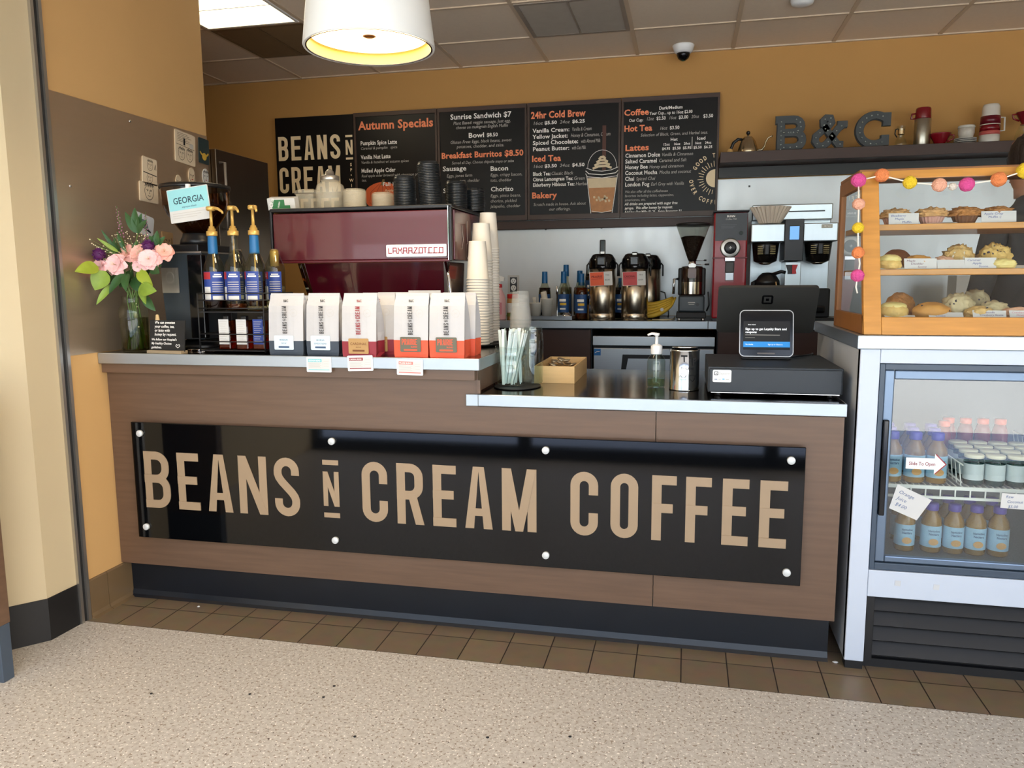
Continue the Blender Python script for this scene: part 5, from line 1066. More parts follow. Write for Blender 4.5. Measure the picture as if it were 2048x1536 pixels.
pB1 = [(.034,.0),(.034,.192)]; pB2 = [(.0,.192),(.108,.192)] + arc(.108,.1525,.044,.0395,90,-90,8) + [(.034,.113)]; pB3 = [(.034,.113),(.115,.113)] + arc(.115,.068,.047,.045,90,-90,8) + [(.034,.023)]
marquee('marquee_letter', 'dark grey marquee letter B with small bulbs on the shelf', 2.851, [(pB1, 0), (pB2, 0), (pB3, 0)], along(pB1, 7) + along(pB2[1:], 7) + along(pB3, 8), bw, .214)
pA = [(.190,.150),(.160,.128),(.100,.045),(.075,.024),(.045,.028),(.026,.055),(.030,.085),(.060,.110),(.095,.135),(.118,.165),(.110,.190),(.088,.192),(.070,.175),(.072,.150),(.095,.115),(.140,.055),(.160,.030),(.190,.030)]
pA2 = [(.150,.150),(.210,.150)]; pA3 = [(.185,.075),(.192,.052),(.175,.028)]
marquee('marquee_ampersand', 'dark grey marquee ampersand with small bulbs on the shelf', 3.063, [(pA, 0), (pA2, 0)], along(pA, 17), .036, .214)
pC = arc(.112,.108,.088,.086,52,308,22); marquee('marquee_letter', 'dark grey marquee letter C with small bulbs on the shelf', 3.318, [(pC, 0), ([(.178,.128),(.178,.206)], 0), ([(.172,.014),(.172,.075)], 0)], along(pC, 12), .044, .214)
t = thing('glass_carafe', 'small glass pour-over carafe with steel collar on the shelf', 'carafe', (3.583, SY, ZS)); b = MB(); b.open_lathe([(.001, .002), (.032, .001), (.034, .010), (.032, .035), (.018, .062), (.017, .085), (.024, .120), (.026, .128)], CLEARG, n=28); b.build('glass_body', t)
b = MB(); b.open_lathe([(.0195, .078), (.0200, .110)], mat('collar_copper', (206,184,150), rough=.2, metal=1.0), n=24); b.build('collar', t); b = MB(); b.tube([(-.020, -.005, .11), (-.034, -.006, .105), (-.036, -.006, .080), (-.024, -.006, .060)], .004, BLK); b.build('handle', t)
RDP = mat('deep_red_plastic', (120,10,24), rough=.25, var=.04, coat=.3); THS = mat('thermos_steel', (176,172,160), rough=.3, metal=1.0, var=.04)
t = thing('thermos', 'steel thermos flask with dark red cup lid on the shelf', 'thermos', (3.700, SY, ZS)); b = MB(); b.lathe([(.044, 0), (.046, .004), (.046, .158), (.042, .163)], THS, n=32); b.build('flask', t)
b = MB(); b.lathe([(.0435, .162), (.0445, .166), (.042, .218), (.039, .226), (.001, .228)], RDP, n=32); b.build('cup_lid', t); b = MB(); b.tube([(-.040, 0, .195), (-.062, 0, .193), (-.066, 0, .165), (-.044, 0, .165)], .0055, RDP); b.build('handle', t)
def dripper(label, x, z, s=1.0, hd=1): 
    t = thing('coffee_dripper', label, 'dripper', (x, SY, z)); b = MB(); b.open_lathe([(.024*s, .0), (.026*s, .006), (.058*s, .066), (.060*s, .072), (.056*s, .072), (.020*s, .012)], RDP, n=32); b.lathe([(.032*s, 0), (.034*s, .003), (.026*s, .006), (.02*s, .007)], RDP, n=28); b.build('cone', t)
    b = MB(); b.tube([(hd*.053*s, 0, .064), (hd*.078*s, 0, .060), (hd*.072*s, 0, .038), (hd*.040*s, 0, .024)], .0055, RDP); b.build('handle', t)
dripper('red cone coffee dripper standing beside the steel thermos', 3.800, ZS)
CER = mat('white_ceramic', (212,208,198), rough=.25, var=.03, coat=.3); CERD = mat('speckled_ceramic', (196,190,178), rough=.3, var=.35, scale=40, coat=.3)
b = MB(); b.lathe([(.034, 0), (.036, .002), (.061, .0075), (.0615, .0090), (.058, .0088), (.034, .0045), (.001, .004)], CER, n=36); b.lathe([(.0347, .0006), (.0355, .0012), (.055, .0056)], BLKM, n=36); s0 = b.build('saucer')
for k in range(4):
    o = s0 if k == 0 else dup(s0, (0, 0, 0)); o.location = (3.939, SY, ZS+.0092*k); tag(o, ['bottom', 'second', 'third', 'top'][k] + ' white saucer of the stack under the speckled mug', 'saucer', 'stacked saucers on the shelf')
t = thing('mug', 'speckled white mug on top of the stacked saucers', 'mug', (3.942, SY, ZS+.0372)); b = MB(); b.open_lathe([(.030, .0), (.036, .004), (.044, .03), (.044, .062), (.042, .062), (.040, .03), (.001, .008)], CERD, n=32); b.lathe([(.045, .060), (.047, .064), (.044, .074), (.001, .075)], CER, n=32); b.build('cup', t); b = MB(); b.tube([(.02, .036, .055), (.03, .062, .05), (.03, .062, .022), (.022, .038, .014)], .005, CERD); b.build('handle', t)
t = thing('striped_thermos', 'white and red striped thermos with white handle on the shelf', 'thermos', (4.068, SY, ZS)); RD1 = mat('thermos_maroon', (96,8,26), rough=.3); RD2 = mat('thermos_pink', (186,84,78), rough=.35)
b = MB(); b.lathe([(.053, 0), (.055, .004), (.0545, .05)], CER, n=32); b.lathe([(.0546, .05), (.0542, .072)], RD2, n=32); b.lathe([(.0540, .072), (.0535, .106)], RDP, n=32); b.lathe([(.0545, .106), (.0545, .111)], CER, n=32); b.lathe([(.0535, .111), (.0520, .158)], RD1, n=32); b.build('flask', t)
b = MB(); b.lathe([(.050, .158), (.049, .160), (.046, .212), (.040, .226), (.001, .228)], CER, n=32); b.build('cup_lid', t); b = MB(); b.tube([(.045, 0, .150), (.076, 0, .150), (.078, 0, .075), (.050, 0, .072)], .005, CER); b.build('handle', t)
t = thing('glass_server', 'glass coffee server under the red dripper at the right end of the shelf', 'carafe', (4.262, SY, ZS)); b = MB(); b.open_lathe([(.001, .002), (.060, .001), (.063, .01), (.052, .06), (.040, .092), (.040, .100)], CLEARG, n=32); b.build('glass_body', t)
dripper('red dripper sitting on the glass server at the photo edge', 4.262, ZS+.101, 1.0, -1)

# ================================================================ back counter
ZB = 1.098; BY = 2.0
t = thing('back_counter', 'stainless steel back worktop along the rear wall', 'worktop', (0, 0, 0))
b = MB(); b.box(.50, BY+.004, ZB-.012, 5.2, YB-.013, ZB, mat('back_counter_steel', (120,116,110), rough=.22, metal=1.0, var=.05), bev=.001); b.build('top_sheet', t)
b = MB(); b.box(.50, BY, ZB-.046, 2.46, BY+.014, ZB+.0005, STEELE, bev=.002); b.box(2.4615, BY, ZB-.046, 5.2, BY+.014, ZB+.0005, STEELE, bev=.002); b.build('edge_band', t)
t = thing('cabinet', 'dark walnut back cabinet left of the undercounter fridge', 'cabinet', (0, 0, 0)); b = MB(); b.box(.52, BY+.05, .10, 1.768, YB-.02, ZB-.013, BLKM); b.build('body', t)
for x in (.53, 1.15): b = MB(); b.box(x, BY+.028, .12, x+.612, BY+.049, 1.042, WOODD, bev=.002); b.build('door', t)
t = thing('cabinet', 'dark walnut back cabinet behind the register screen', 'cabinet', (0, 0, 0)); b = MB(); b.box(2.515, BY+.05, .10, 5.1, YB-.02, ZB-.013, BLKM); b.build('body', t)
for x in (2.52, 3.10, 3.68, 4.26): b = MB(); b.box(x, BY+.028, .12, x+.572, BY+.049, 1.042, WOODD, bev=.002); b.build('door', t)
t = thing('undercounter_fridge', 'stainless undercounter fridge below the airpots', 'fridge', (0, 0, 0)); b = MB(); b.box(1.775, BY+.06, .10, 2.503, YB-.03, 1.0, BLKM); b.build('body', t)
SST = mat('fridge_steel', (188,194,200), rough=.40, metal=.95, var=.06, scale=5, stretch=(1,1,6))
b = MB(); b.box(1.775, BY+.02, .947, 2.503, BY+.06, 1.004, SST, bev=.002); b.build('top_rail', t); b = MB(); b.box(1.780, BY+.03, .14, 2.500, BY+.058, .930, SST, bev=.003); b.build('door', t)
b = MB(); b.add([(1.950, BY+.0285, .80), (1.958, BY+.0285, .892), (2.33, BY+.0285, .892), (2.33, BY+.0285, .868), (1.992, BY+.0285, .868), (1.980, BY+.0285, .80)], [(0,1,2,3,4,5)], BLK); b.build('handle_recess', t)
b = MB(T(1.803, BY+.0292, .905) @ FR); b.rect(-.021, -.021, .021, .021, mat('energy_blue', (30,110,180), rough=.5)); b.M = b.M @ T(0, 0, .0004); b.strip([(-.015,-.004),(-.003,.002),(.014,.003)], .003, WHINK); b.build('energy_sticker', t)
# airpots
APS = mat('airpot_steel', (198,186,168), rough=.27, metal=1.0, var=.04)
def airpot(label, x, y, card, handle_up, note):
    t = thing('airpot', label, 'airpot', (x, y, ZB), 0, 'coffee airpots on the back counter')
    b = MB(); b.lathe([(.078, 0), (.081, .003), (.081, .040), (.0795, .042), (.081, .044), (.081, .330)], APS, n=48); b.build('body', t)
    b = MB(); b.lathe([(.0825, .318), (.0835, .322), (.083, .352), (.080, .372), (.062, .400), (.050, .406), (.001, .407)], BLKG, n=40); b.box(-.03, -.100, .33, .03, -.06, .392, BLKG, bev=.010); b.build('pump_head', t)
    b = MB(T(0, -.1006, .358) @ FR); b.rect(-.019, -.014, .019, .014, mat('dark_badge', (66,68,70), rough=.25)); b.build('head_badge', t)
    b = MB(); b.tube([(-.083, 0, .352), (-.094, -.01, .338), (-.095, -.02, .27)], .005, BLK); b.tube([(.083, 0, .352), (.094, -.01, .338), (.095, -.02, .27)], .005, BLK); b.build('carry_handle', t)
    if handle_up: b = MB(RX(0)); b.box(-.018, -.012, .396, .018, .012, .492, BLKG, bev=.006); b.box(-.012, -.0135, .402, .012, -.011, .420, ALU); b.build('lift_lever', t)
    else: b = MB(); b.box(-.016, -.060, .404, .016, .05, .414, BLKG, bev=.004); b.box(-.014, -.068, .396, .014, -.058, .408, ALU, bev=.002); b.build('lift_lever', t)
    if card:
        b = MB(T(.0, -.0845, .255) @ FR @ RZ(card[1])); b.prism(rrect(-.069, -.042, .069, .042, .004), .0012, PAPER); b.M = b.M @ T(0, 0, .0016); b.rect(-.066, -.040, .018, .040, card[0]); b.M = b.M @ T(0, 0, .0004); b.text(note, .017, mat('card_dark_ink', (110,30,30), rough=.7), T(-.058, .008, 0), width=.066, bold=.02); b.strip([(-.058,0),(.008,0)], .002, RED_); b.text('16oz', .012, INK, T(.028, .018, 0)); b.text('$3.00', .012, INK, T(.026, -.012, 0)); b.build('blend_card', t)
airpot('airpot with orange card and raised pump lever', 1.823, 2.10, (mat('orange_card', (226,92,52), rough=.6), 3), True, 'PRAIRIE')
airpot('airpot with red card and flat pump lever', 2.022, 2.10, (mat('red_card', (196,74,74), rough=.6), 2), False, 'CARDINAL')
airpot('black airpot half hidden behind the one with the red card', 2.085, 2.43, None, False, '')
# syrup bottles
def torani(label, x, y, liq, z=ZB, h=.300, gl=None, rz=0): return syrup_bottle(label, (x, y, z), liq, .20, pump=False, foil=True, h=h, group='blue-necked syrup bottles on the back counter', rz=rz, logo=False, capm=BLUEC, lab=mat('blue_band_label', (36,78,130), rough=.5, var=.1), gl=gl)
torani('dark syrup bottle with blue neck behind the left paper cup', 1.425, 2.30, DARKS)
torani('clear blue-necked bottle on the tray beside the paper cups', 1.556, 2.264, None, h=.300)
torani('blue-necked bottle just behind the clear one on the tray', 1.548, 2.42, PALES, h=.345)
torani('dark syrup bottle behind the steel dome, left of the pair', 1.648, 2.36, AMBER, h=.305)
torani('amber syrup bottle with bright logo label right of the steel dome', 1.686, 2.158, AMBER, h=.285)
torani('dark syrup bottle standing on the kraft box', 1.735, 2.266, DARKS, ZB+.0885, .275)
torani('blue-necked bottle behind the one on the kraft box', 1.716, 2.46, AMBER, h=.315)
torani('dark syrup bottle between the two airpots', 1.925, 2.26, DARKS, h=.255)
torani('second dark syrup bottle between the airpots, nearer the wall', 1.955, 2.42, DARKS, h=.235)
KRAFT = mat('kraft_cardboard', (190,146,92), rough=.85, var=.08, scale=20)
single('kraft_box', MB().box(-.043, -.06, 0, .043, .06, .088, KRAFT, bev=.001), 'small kraft cardboard box left of the first airpot', 'box', (1.722, 2.266, ZB))
# serving tray, paper cups of utensils, dome
t = thing('serving_tray', 'long steel serving tray on the back counter behind the straws', 'tray', (1.502, 2.13, ZB)); b = MB(); b.box(-.138, -.085, .004, .138, .085, .008, STEEL); 
for p in ((-.140,-.088,.140,-.085),(-.140,.085,.140,.088),(-.140,-.085,-.137,.085),(.137,-.085,.140,.085)): b.box(p[0], p[1], .004, p[2], p[3], .026, STEEL)
b.build('pan', t)
for x in (-.12, .12): b = MB(); b.box(x-.01, -.07, 0, x+.01, .07, .004, BLK); b.build('foot', t)
def up_cup(label, x, y, h, r0, r1, z):
    b = MB(); b.open_lathe([(.001, .004), (r0-.002, .002), (r0, .0), (r1, h-.004), (r1+.0015, h-.003), (r1+.0022, h), (r1+.0005, h+.001), (r1-.0012, h-.003), (r0-.0012, .008)], CUPW, n=28); return single('paper_cup', b, label, 'paper cup', (x, y, z), 0, 'paper cups on the serving tray')
up_cup('small white paper cup of stir sticks on the serving tray', 1.402, 2.105, .098, .030, .040, ZB+.0085)
up_cup('taller white paper cup holding a tilted lid sleeve on the serving tray', 1.474, 2.105, .124, .030, .0365, ZB+.0085)
b = MB(); b.box(-.003, -.0008, 0, .003, .0008, .125, mat('stir_stick', (226,220,206), rough=.6)); st0 = b.build('stir_stick')
for k in range(9):
    o = st0 if k == 0 else dup(st0, (0, 0, 0)); o.location = (1.394+.004*k-.008, 2.105+.006*((k*7) % 3-1), ZB+.018); o.rotation_euler = (radians(((k*5) % 7)-3), radians(3+k*1.4), k*.7); tag(o, 'pale stir stick standing in the small paper cup', 'stir stick', 'stir sticks in the small paper cup')
b = MB(); b.lathe([(.017, 0), (.019, .002), (.019, .145), (.016, .150), (.001, .151)], mat('sleeve_ivory', (214,204,184), rough=.6, var=.1, stretch=(1,1,30)), n=20); o = single('lid_sleeve', b, 'tilted ivory sleeve of small lids leaning in the taller paper cup', 'sleeve', (1.479, 2.105, ZB+.030)); o.rotation_euler = (0, radians(-11), 0); o.location.x = 1.480
t = thing('steel_dome', 'small shiny steel dome on the serving tray', 'dome', (1.604, 2.10, ZB+.0085)); b = MB(); b.lathe([(.034, 0), (.035, .003), (.033, .018), (.022, .034), (.010, .039), (.001, .040)], CHROME, n=28); b.build('dome', t)
t = thing('bottle_stopper', 'slim steel pourer standing on the tray before the clear bottle', 'pourer', (1.545, 2.07, ZB+.0085)); b = MB(); b.lathe([(.012, 0), (.013, .003), (.006, .008), (.0045, .02), (.0045, .15), (.008, .155), (.008, .18), (.005, .20), (.001, .205)], CHROME, n=16); b.build('rod', t)
# spray bottle, spread jar, outlet
PNKL = mat('pink_cleaner', (226,176,176), rough=.3, var=.04)
t = thing('spray_bottle', 'spray bottle of pink cleaner beside the paper cup stacks', 'spray bottle', (1.168, 2.10, ZB)); b = MB(); b.lathe([(.037, 0), (.040, .004), (.040, .125), (.036, .150), (.018, .190), (.015, .205)], PNKL, n=28); b.build('body', t); b = MB(); b.lathe([(.017, .203), (.018, .205), (.018, .224), (.015, .226)], mat('red_collar', (190,30,40), rough=.4), n=20); b.build('collar', t)
b = MB(); b.lathe([(.009, .225), (.009, .245)], WHT, n=14); b.add([(-.035,-.012,.250),(.030,-.012,.244),(.034,-.012,.268),(-.020,-.012,.290),(-.040,-.012,.280),(-.035,.012,.250),(.030,.012,.244),(.034,.012,.268),(-.020,.012,.290),(-.040,.012,.280)], [(0,1,2,3,4),(9,8,7,6,5),(0,5,6,1),(1,6,7,2),(2,7,8,3),(3,8,9,4),(4,9,5,0)], WHT); b.tube([(-.01,0,.248),(-.024,0,.232),(-.026,0,.212)], .004, WHT); b.build('trigger', t); b = MB(T(0,-.0412,.07) @ FR); b.rect(-.024,-.035,.024,.04, mat('pink_label', (206,128,140), rough=.6)); b.build('label', t)
t = thing('spread_jar', 'jar with red lid and white label beside the spray bottle', 'jar', (1.245, 2.14, ZB)); b = MB(); b.lathe([(.036, 0), (.038, .004), (.038, .125), (.033, .135)], mat('peanut_spread', (176,128,72), rough=.3), n=28); b.build('body', t); b = MB(); b.lathe([(.035, .134), (.036, .136), (.036, .160), (.034, .163), (.001, .164)], mat('red_lid', (186,34,34), rough=.35), n=28); b.build('lid', t); b = MB(); b.open_lathe([(.0385, .045), (.0385, .105)], PAPER, n=28); b.open_lathe([(.0386, .020), (.0386, .042)], mat('olive_band', (110,120,50), rough=.6), n=28); b.build('label', t)
t = thing('wall_outlet', 'double socket in a steel plate on the backsplash', 'outlet', (1.127, YB-.013, 1.317)); b = MB(FR); b.prism(rrect(-.042, -.066, .042, .066, .004), .004, ALU); b.build('plate', t); b = MB(T(0, -.0045, 0) @ FR); b.rect(-.026,-.052,.026,.052, mat('socket_face', (60,60,62), rough=.4)); b.build('frame', t)
for z in (.024, -.024):
    b = MB(T(0, -.0048, z) @ FR); b.prism([(.019*cos(2*pi*i/20), .020*sin(2*pi*i/20)) for i in range(20)], .002, WHT); b.M = b.M @ T(0, 0, .0024); b.rect(-.008,-.002,-.005,.009, INK); b.rect(.005,-.002,.008,.009, INK); b.rect(-.003,-.012,.003,-.006, INK); b.build('socket', t)
# bananas
BAN = mat('banana_skin', (222,180,52), rough=.5, var=.18, scale=18); BANB = mat('banana_tip', (90,66,34), rough=.6)
t = thing('banana_bunch', 'bunch of ripe bananas between the airpots and the coffee grinder', 'bananas', (2.165, 2.25, ZB+.0005))
for k in range(5):
    b = MB(); dz = .016+.019*k; dy = -.035+.017*k; pts = []; rr = []
    for i in range(9): u = i/8; a = radians(-10+75*u); pts.append((-.085+.165*u, dy+.010*sin(pi*u), dz*(1-u*.4)+.075*u*u+.004)); rr.append(.0175*(sin(pi*(.10+.84*u)))**.5)
    b.tube(pts, rr, BAN, n=7); b.tube([pts[-1], (.095, dy*.4, .120), (.10, 0, .135)], [.008,.006,.006], BAN, n=6); b.tube([pts[0], (-.094, dy, pts[0][2]+.002)], [.006,.004], BANB, n=6); b.build('banana', t)
b = MB(T(.02, -.058, .062) @ FR); b.prism([(.011*cos(2*pi*i/16), .011*sin(2*pi*i/16)) for i in range(16)], .001, PAPER); b.build('fruit_sticker', t)
single('flat_cord', MB().tube([(2.22, 2.36, ZB+.006), (2.22, 2.46, ZB+.03), (2.19, 2.6, ZB+.16), (2.05, 2.70, ZB+.2)], .004, BLK), 'thin black cord rising behind the bananas to the wall', 'cord')
single('cream_cord', MB().tube([(2.13, 2.10, ZB+.005), (2.20, 2.07, ZB+.005), (2.24, 2.11, ZB+.005), (2.262, 2.20, ZB+.005), (2.262, 2.29, ZB+.01)], .004, mat('cream_cord_rubber', (206,190,150), rough=.6)), 'cream cord lying in front of the bananas', 'cord')
# espresso grinder
t = thing('espresso_grinder', 'black espresso grinder with clear funnel of ground coffee', 'coffee grinder', (2.362, 2.18, ZB))
b = MB(); b.box(-.088, -.09, .012, .088, .12, .050, BLKM, bev=.006); b.box(-.078, -.07, .050, .078, .11, .150, GRB, bev=.010); b.build('base', t)
b = MB(); b.lathe([(.064, .150), (.066, .155), (.066, .315), (.062, .325), (.040, .328)], mat('grinder_brown_gloss', (48,32,26), rough=.15, coat=.6), n=32); b.box(-.082, -.02, .15, .082, .10, .318, BLKM, bev=.010); b.build('doser', t)
b = MB(); b.open_lathe([(.0668, .160), (.0668, .232)], mat('doser_steel', (200,190,176), rough=.15, metal=1.0), n=32); b.lathe([(.020, .326), (.024, .330), (.022, .362)], CHROME, n=24); b.build('steel_band', t)
b = MB(T(0, -.0672, .285) @ FR); b.prism(rrect(-.024, -.030, .024, .030, .008), .002, mat('doser_window', (96,64,48), rough=.12)); b.prism(rrect(-.022, .034, .022, .056, .008), .002, ALU); b.build('front_plate', t)
b = MB(T(0, -.0706, .104) @ FR); b.rect(-.055,-.030,.055,.036, mat('grinder_face', (52,58,62), rough=.35)); b.M = b.M @ T(0,0,.0004); b.text('GRINDER', .012, WHINK, T(0,.0,0), 'CENTER') if False else None; b.strip([(-.02,.004),(.022,.004)], .006, GRINK); b.strip([(-.016,-.008),(.018,-.008)], .003, GRINK); b.prism([(.036+.010*cos(2*pi*i/14), -.008+.010*sin(2*pi*i/14)) for i in range(14)], .002, BLK); b.build('control_face', t)
b = MB(); b.tube([(-.082, -.01, .25), (-.105, -.03, .25), (-.108, -.03, .16)], .008, CHROME); b.build('dosing_lever', t)
b = MB(); b.tube([(.02, 0, .360), (.075, -.01, .362)], .0025, CHROME); b.tube([(.07,-.01,.362),(.084,-.012,.362)], .005, BLK); b.tube([(.02, 0, .336), (.085, -.02, .337)], .003, CHROME); b.tube([(.075,-.018,.337),(.10,-.022,.337)], .0055, BLK); b.build('adjust_pin', t)
b = MB(); b.open_lathe([(.024, .360), (.030, .375), (.094, .555), (.100, .570)], glass('funnel_plastic', (206,206,200), 1.5), n=40); b.build('funnel', t); b = MB(); b.lathe([(.023, .362), (.029, .376), (.071, .500), (.050, .508), (.001, .504)], BEAN, n=32); b.build('ground_coffee', t); b = MB(); b.lathe([(.101, .568), (.103, .574), (.102, .582), (.06, .588), (.001, .589)], BLK, n=40); b.build('lid', t)
for x in (-.07, .07):
    for y in (-.085, .1): b = MB(); b.cyl(x, y, 0, .013, .008, CHROME, n=14); b.build('foot', t)
single('grinder_cord', MB().tube([(2.456, 2.22, ZB+.055), (2.470, 2.26, ZB+.085), (2.474, 2.5, ZB+.12), (2.474, 2.69, ZB+.16)], .005, BLK), 'black power cord running from the espresso grinder to the wall', 'cord')
# red coffee mill
MILR = mat('mill_red', (150,16,30), rough=.28, var=.04, coat=.4)
t = thing('coffee_mill', 'tall red coffee mill with black top panel and round dial', 'coffee mill', (2.580, 2.20, ZB))
b = MB(); b.box(-.098, -.08, .012, .098, .20, .640, MILR, bev=.010); b.build('body', t); b = MB(); b.box(-.104, -.088, .641, .104, .205, .652, BLK, bev=.004); b.build('lid', t)
b = MB(T(0, -.0806, 0) @ FR); b.prism([(-.088,.475),(.094,.475),(.094,.636),(-.088,.636)], .001, mat('mill_panel', (40,42,46), rough=.35)); b.M = b.M @ T(0,0,.0014); b.text('BUNN', .016, WHINK, T(0, .612, 0), 'CENTER', bold=.03); b.text('Coffee Mill', .014, GRINK, T(0, .596, 0), 'CENTER', shear=.2)
for k in range(3): b.strip([(-.055,.568-k*.009),(.035-.01*k,.568-k*.009)], .004, mat('mill_note', (70,72,76), rough=.4))
b.prism([(.060+.012*cos(2*pi*i/14), .518+.012*sin(2*pi*i/14)) for i in range(14)], .006, BLKG); b.build('front_panel', t)
b = MB(T(0, -.0806, .432) @ FR); b.lathe([(.058, 0), (.058, .006), (.050, .009), (.001, .010)], ALU, n=40); b.lathe([(.036, .009), (.036, .022), (.030, .026), (.001, .027)], BLK, n=32); b.M = b.M @ T(0,0,.0275); b.strip([(-.008,0),(.008,0)], .004, WHINK); b.strip([(0,-.008),(0,.008)], .004, WHINK); b.build('dial', t)
b = MB(); b.box(-.030, -.100, .352, .030, -.079, .376, CHROME, bev=.003); b.box(-.026, -.098, .285, .026, -.079, .352, mat('mill_bag_clip', (62,60,58), rough=.4), bev=.006); b.box(-.024, -.094, .240, .024, -.079, .286, STEEL, bev=.002); b.build('chute', t); b = MB(); b.box(-.100, -.086, .370, .100, -.079, .378, mat('mill_seam', (110,10,22), rough=.4)); b.build('seam_trim', t)
b = MB(); b.box(-.090, -.07, 0, .090, .19, .012, BLK); b.build('foot_plate', t)
# twin brewer
BRS = mat('brewer_steel', (196,204,208), rough=.3, metal=.95, var=.05, scale=5, stretch=(6,1,1))
t = thing('twin_brewer', 'stainless twin coffee brewer with a blue-lit control panel', 'coffee brewer', (2.935, 2.16, ZB+.0008))
b = MB(); b.box(-.225, .16, .02, .235, .45, .60, BRS, bev=.004); b.build('back_column', t); b = MB(); b.box(-.225, .10, .596, .235, .45, .690, BRS, bev=.006); b.box(-.12, .096, .643, .19, .101, .650, BLK); b.build('tank_top', t)
b = MB(); b.box(-.240, -.07, .460, -.050, .30, .566, BRS, bev=.006); b.box(.050, -.07, .460, .240, .30, .566, BRS, bev=.006); b.build('brew_head', t)
b = MB(); b.box(-.052, -.085, .350, .052, .20, .590, mat('brewer_panel', (46,48,52), rough=.4), bev=.004); b.build('control_panel', t)
b = MB(T(0, -.0856, .510) @ FR); b.rect(-.030,-.042,.030,.042, BLKG); b.M = b.M @ T(0,0,.0005); b.rect(-.026,-.038,.026,.038, emission('touch_screen', (120,176,232), 1.0)); b.build('touch_screen', t)
BSK = mat('brew_basket_black', (22,20,18), rough=.25)
for s_ in (-1, 1):
    b = MB(T(s_*.148 - (.0), .02, 0)); b.lathe([(.046, .342), (.066, .352), (.076, .440), (.078, .459)], BSK, n=32); b.build('brew_basket', t)
    b = MB(T(s_*.148, .02, 0)); b.box(-.014, -.105, .385, .014, -.06, .45, BLK, bev=.006)
    for k in range(5): b.box(-.050, -.074, .392+k*.011, -.020, -.070, .395+k*.011, mat('basket_slot_brass', (150,130,90), rough=.3, metal=.8)); b.box(.020, -.074, .392+k*.011, .050, -.070, .395+k*.011, mat('basket_slot_brass', (150,130,90)))
    b.build('basket_grip', t)
    b = MB(T(s_*.148, .02, 0)); b.lathe([(.020, .330), (.044, .342)], mat('basket_steel', (150,140,126), rough=.2, metal=1.0), n=28); b.build('basket_spout', t)
b = MB(); b.box(-.040, -.05, .02, .048, .16, .345, BRS, bev=.003); b.build('water_column', t); b = MB(T(-.004, -.0506, .28) @ FR); b.prism([(-.034,.048),(.034,.048),(.022,.012),(.022,-.006),(-.022,-.006),(-.022,.012)], .006, BLK); b.M = b.M @ T(0,0,.0065); b.prism([(.002,.048),(.032,.048),(.022,.02),(.026,-.004),(.002,-.004)], .008, mat('hot_water_red', (200,24,28), rough=.35)); b.build('hot_water_tap', t)
b = MB(); b.box(-.24, -.10, 0, .24, .45, .02, BLKM, bev=.003); b.build('base', t); b = MB(T(.178, -.0706, .546) @ FR); b.prism(rrect(-.030,-.011,.030,.011,.003), .0015, mat('brewer_badge', (140,132,118), rough=.3, metal=.6)); b.M = b.M @ T(0,0,.002); b.text('FETCO', .012, WHINK, T(.004,-.004,0), 'CENTER', bold=.02); b.build('badge', t)
t = thing('filter_stack', 'stack of fluted paper coffee filters on top of the brewer', 'coffee filters', (2.803, 2.136, ZB+.5688)); FLT = mat('filter_paper', (214,200,182), rough=.9, var=.04)
b = MB(); n = 56; V = []; F = []
for j, (r_, z) in enumerate(((.055, .0), (.060, .003), (.112, .094))):
    for i in range(n): rr = r_*(1+(.045*j/2+.012)*(1 if i % 2 else -1)); V.append((rr*cos(2*pi*i/n), rr*sin(2*pi*i/n), z + (.004*random.Random(i).random() if j == 2 else 0)))
for j in range(2):
    for i in range(n): F.append((j*n+i, j*n+(i+1) % n, (j+1)*n+(i+1) % n, (j+1)*n+i))
F.append(tuple(range(n-1, -1, -1))); b.add(V, F, FLT); b.lathe([(.110, .093), (.057, .012), (.001, .010)], FLT, n=48); b.build('filters', t)
t = thing('thermal_carafe', 'steel and black thermal carafe under the left brew basket', 'carafe', (2.800, 2.13, ZB+.0215)); b = MB(); b.lathe([(.070, 0), (.076, .004), (.078, .15), (.070, .19)], APS, n=36); b.build('body', t); b = MB(); b.lathe([(.072, .188), (.070, .215), (.050, .245), (.030, .262), (.001, .264)], BLK, n=30); b.tube([(.02,-.03,.25),(.07,-.05,.268),(.095,-.05,.262)], .010, BLK); b.build('lid', t); b = MB(); b.tube([(-.066, -.01, .21), (-.082, -.02, .205), (-.088, -.02, .10), (-.076, -.01, .05)], [.012,.013,.012,.010], BLK); b.build('handle', t)
t = thing('blend_sign', 'wooden-look card sign leaning on the carafe under the brewer', 'card', (2.800, 2.030, ZB+.0005)); b = MB(FR); b.prism(rrect(-.066, .070, .070, .168, .003), .003, PAPER); b.M = b.M @ T(0,0,.0034); b.rect(-.062,.072,.018,.165, mat('wood_print', (186,124,62), rough=.6, var=.15)); b.M = b.M @ T(0,0,.0004); b.text('Pumpkin', .022, BROWNINK, T(-.056,.135,0), width=.068, shear=.2); b.text('16oz', .010, INK, T(.03,.14,0)); b.text('$3.00', .010, INK, T(.03,.115,0)); b.build('card', t); b = MB(); b.box(-.02, .0, 0, .02, .010, .09, BLK, bev=.001); b.build('easel', t); b = MB(); b.tube([(.036,-.012,.23),(.075,-.012,.03)], .0032, BAM, n=8); b.build('wooden_stick', t)
t = thing('brew_server', 'black and steel coffee server under the right brew basket', 'coffee server', (3.085, 2.07, ZB+.0215)); b = MB(); b.box(-.055, 0, .0, .060, .08, .17, BLKM, bev=.010); b.build('housing', t); b = MB(); b.box(-.035, -.03, .03, .03, .002, .07, BLKG, bev=.008); b.build('tap', t)

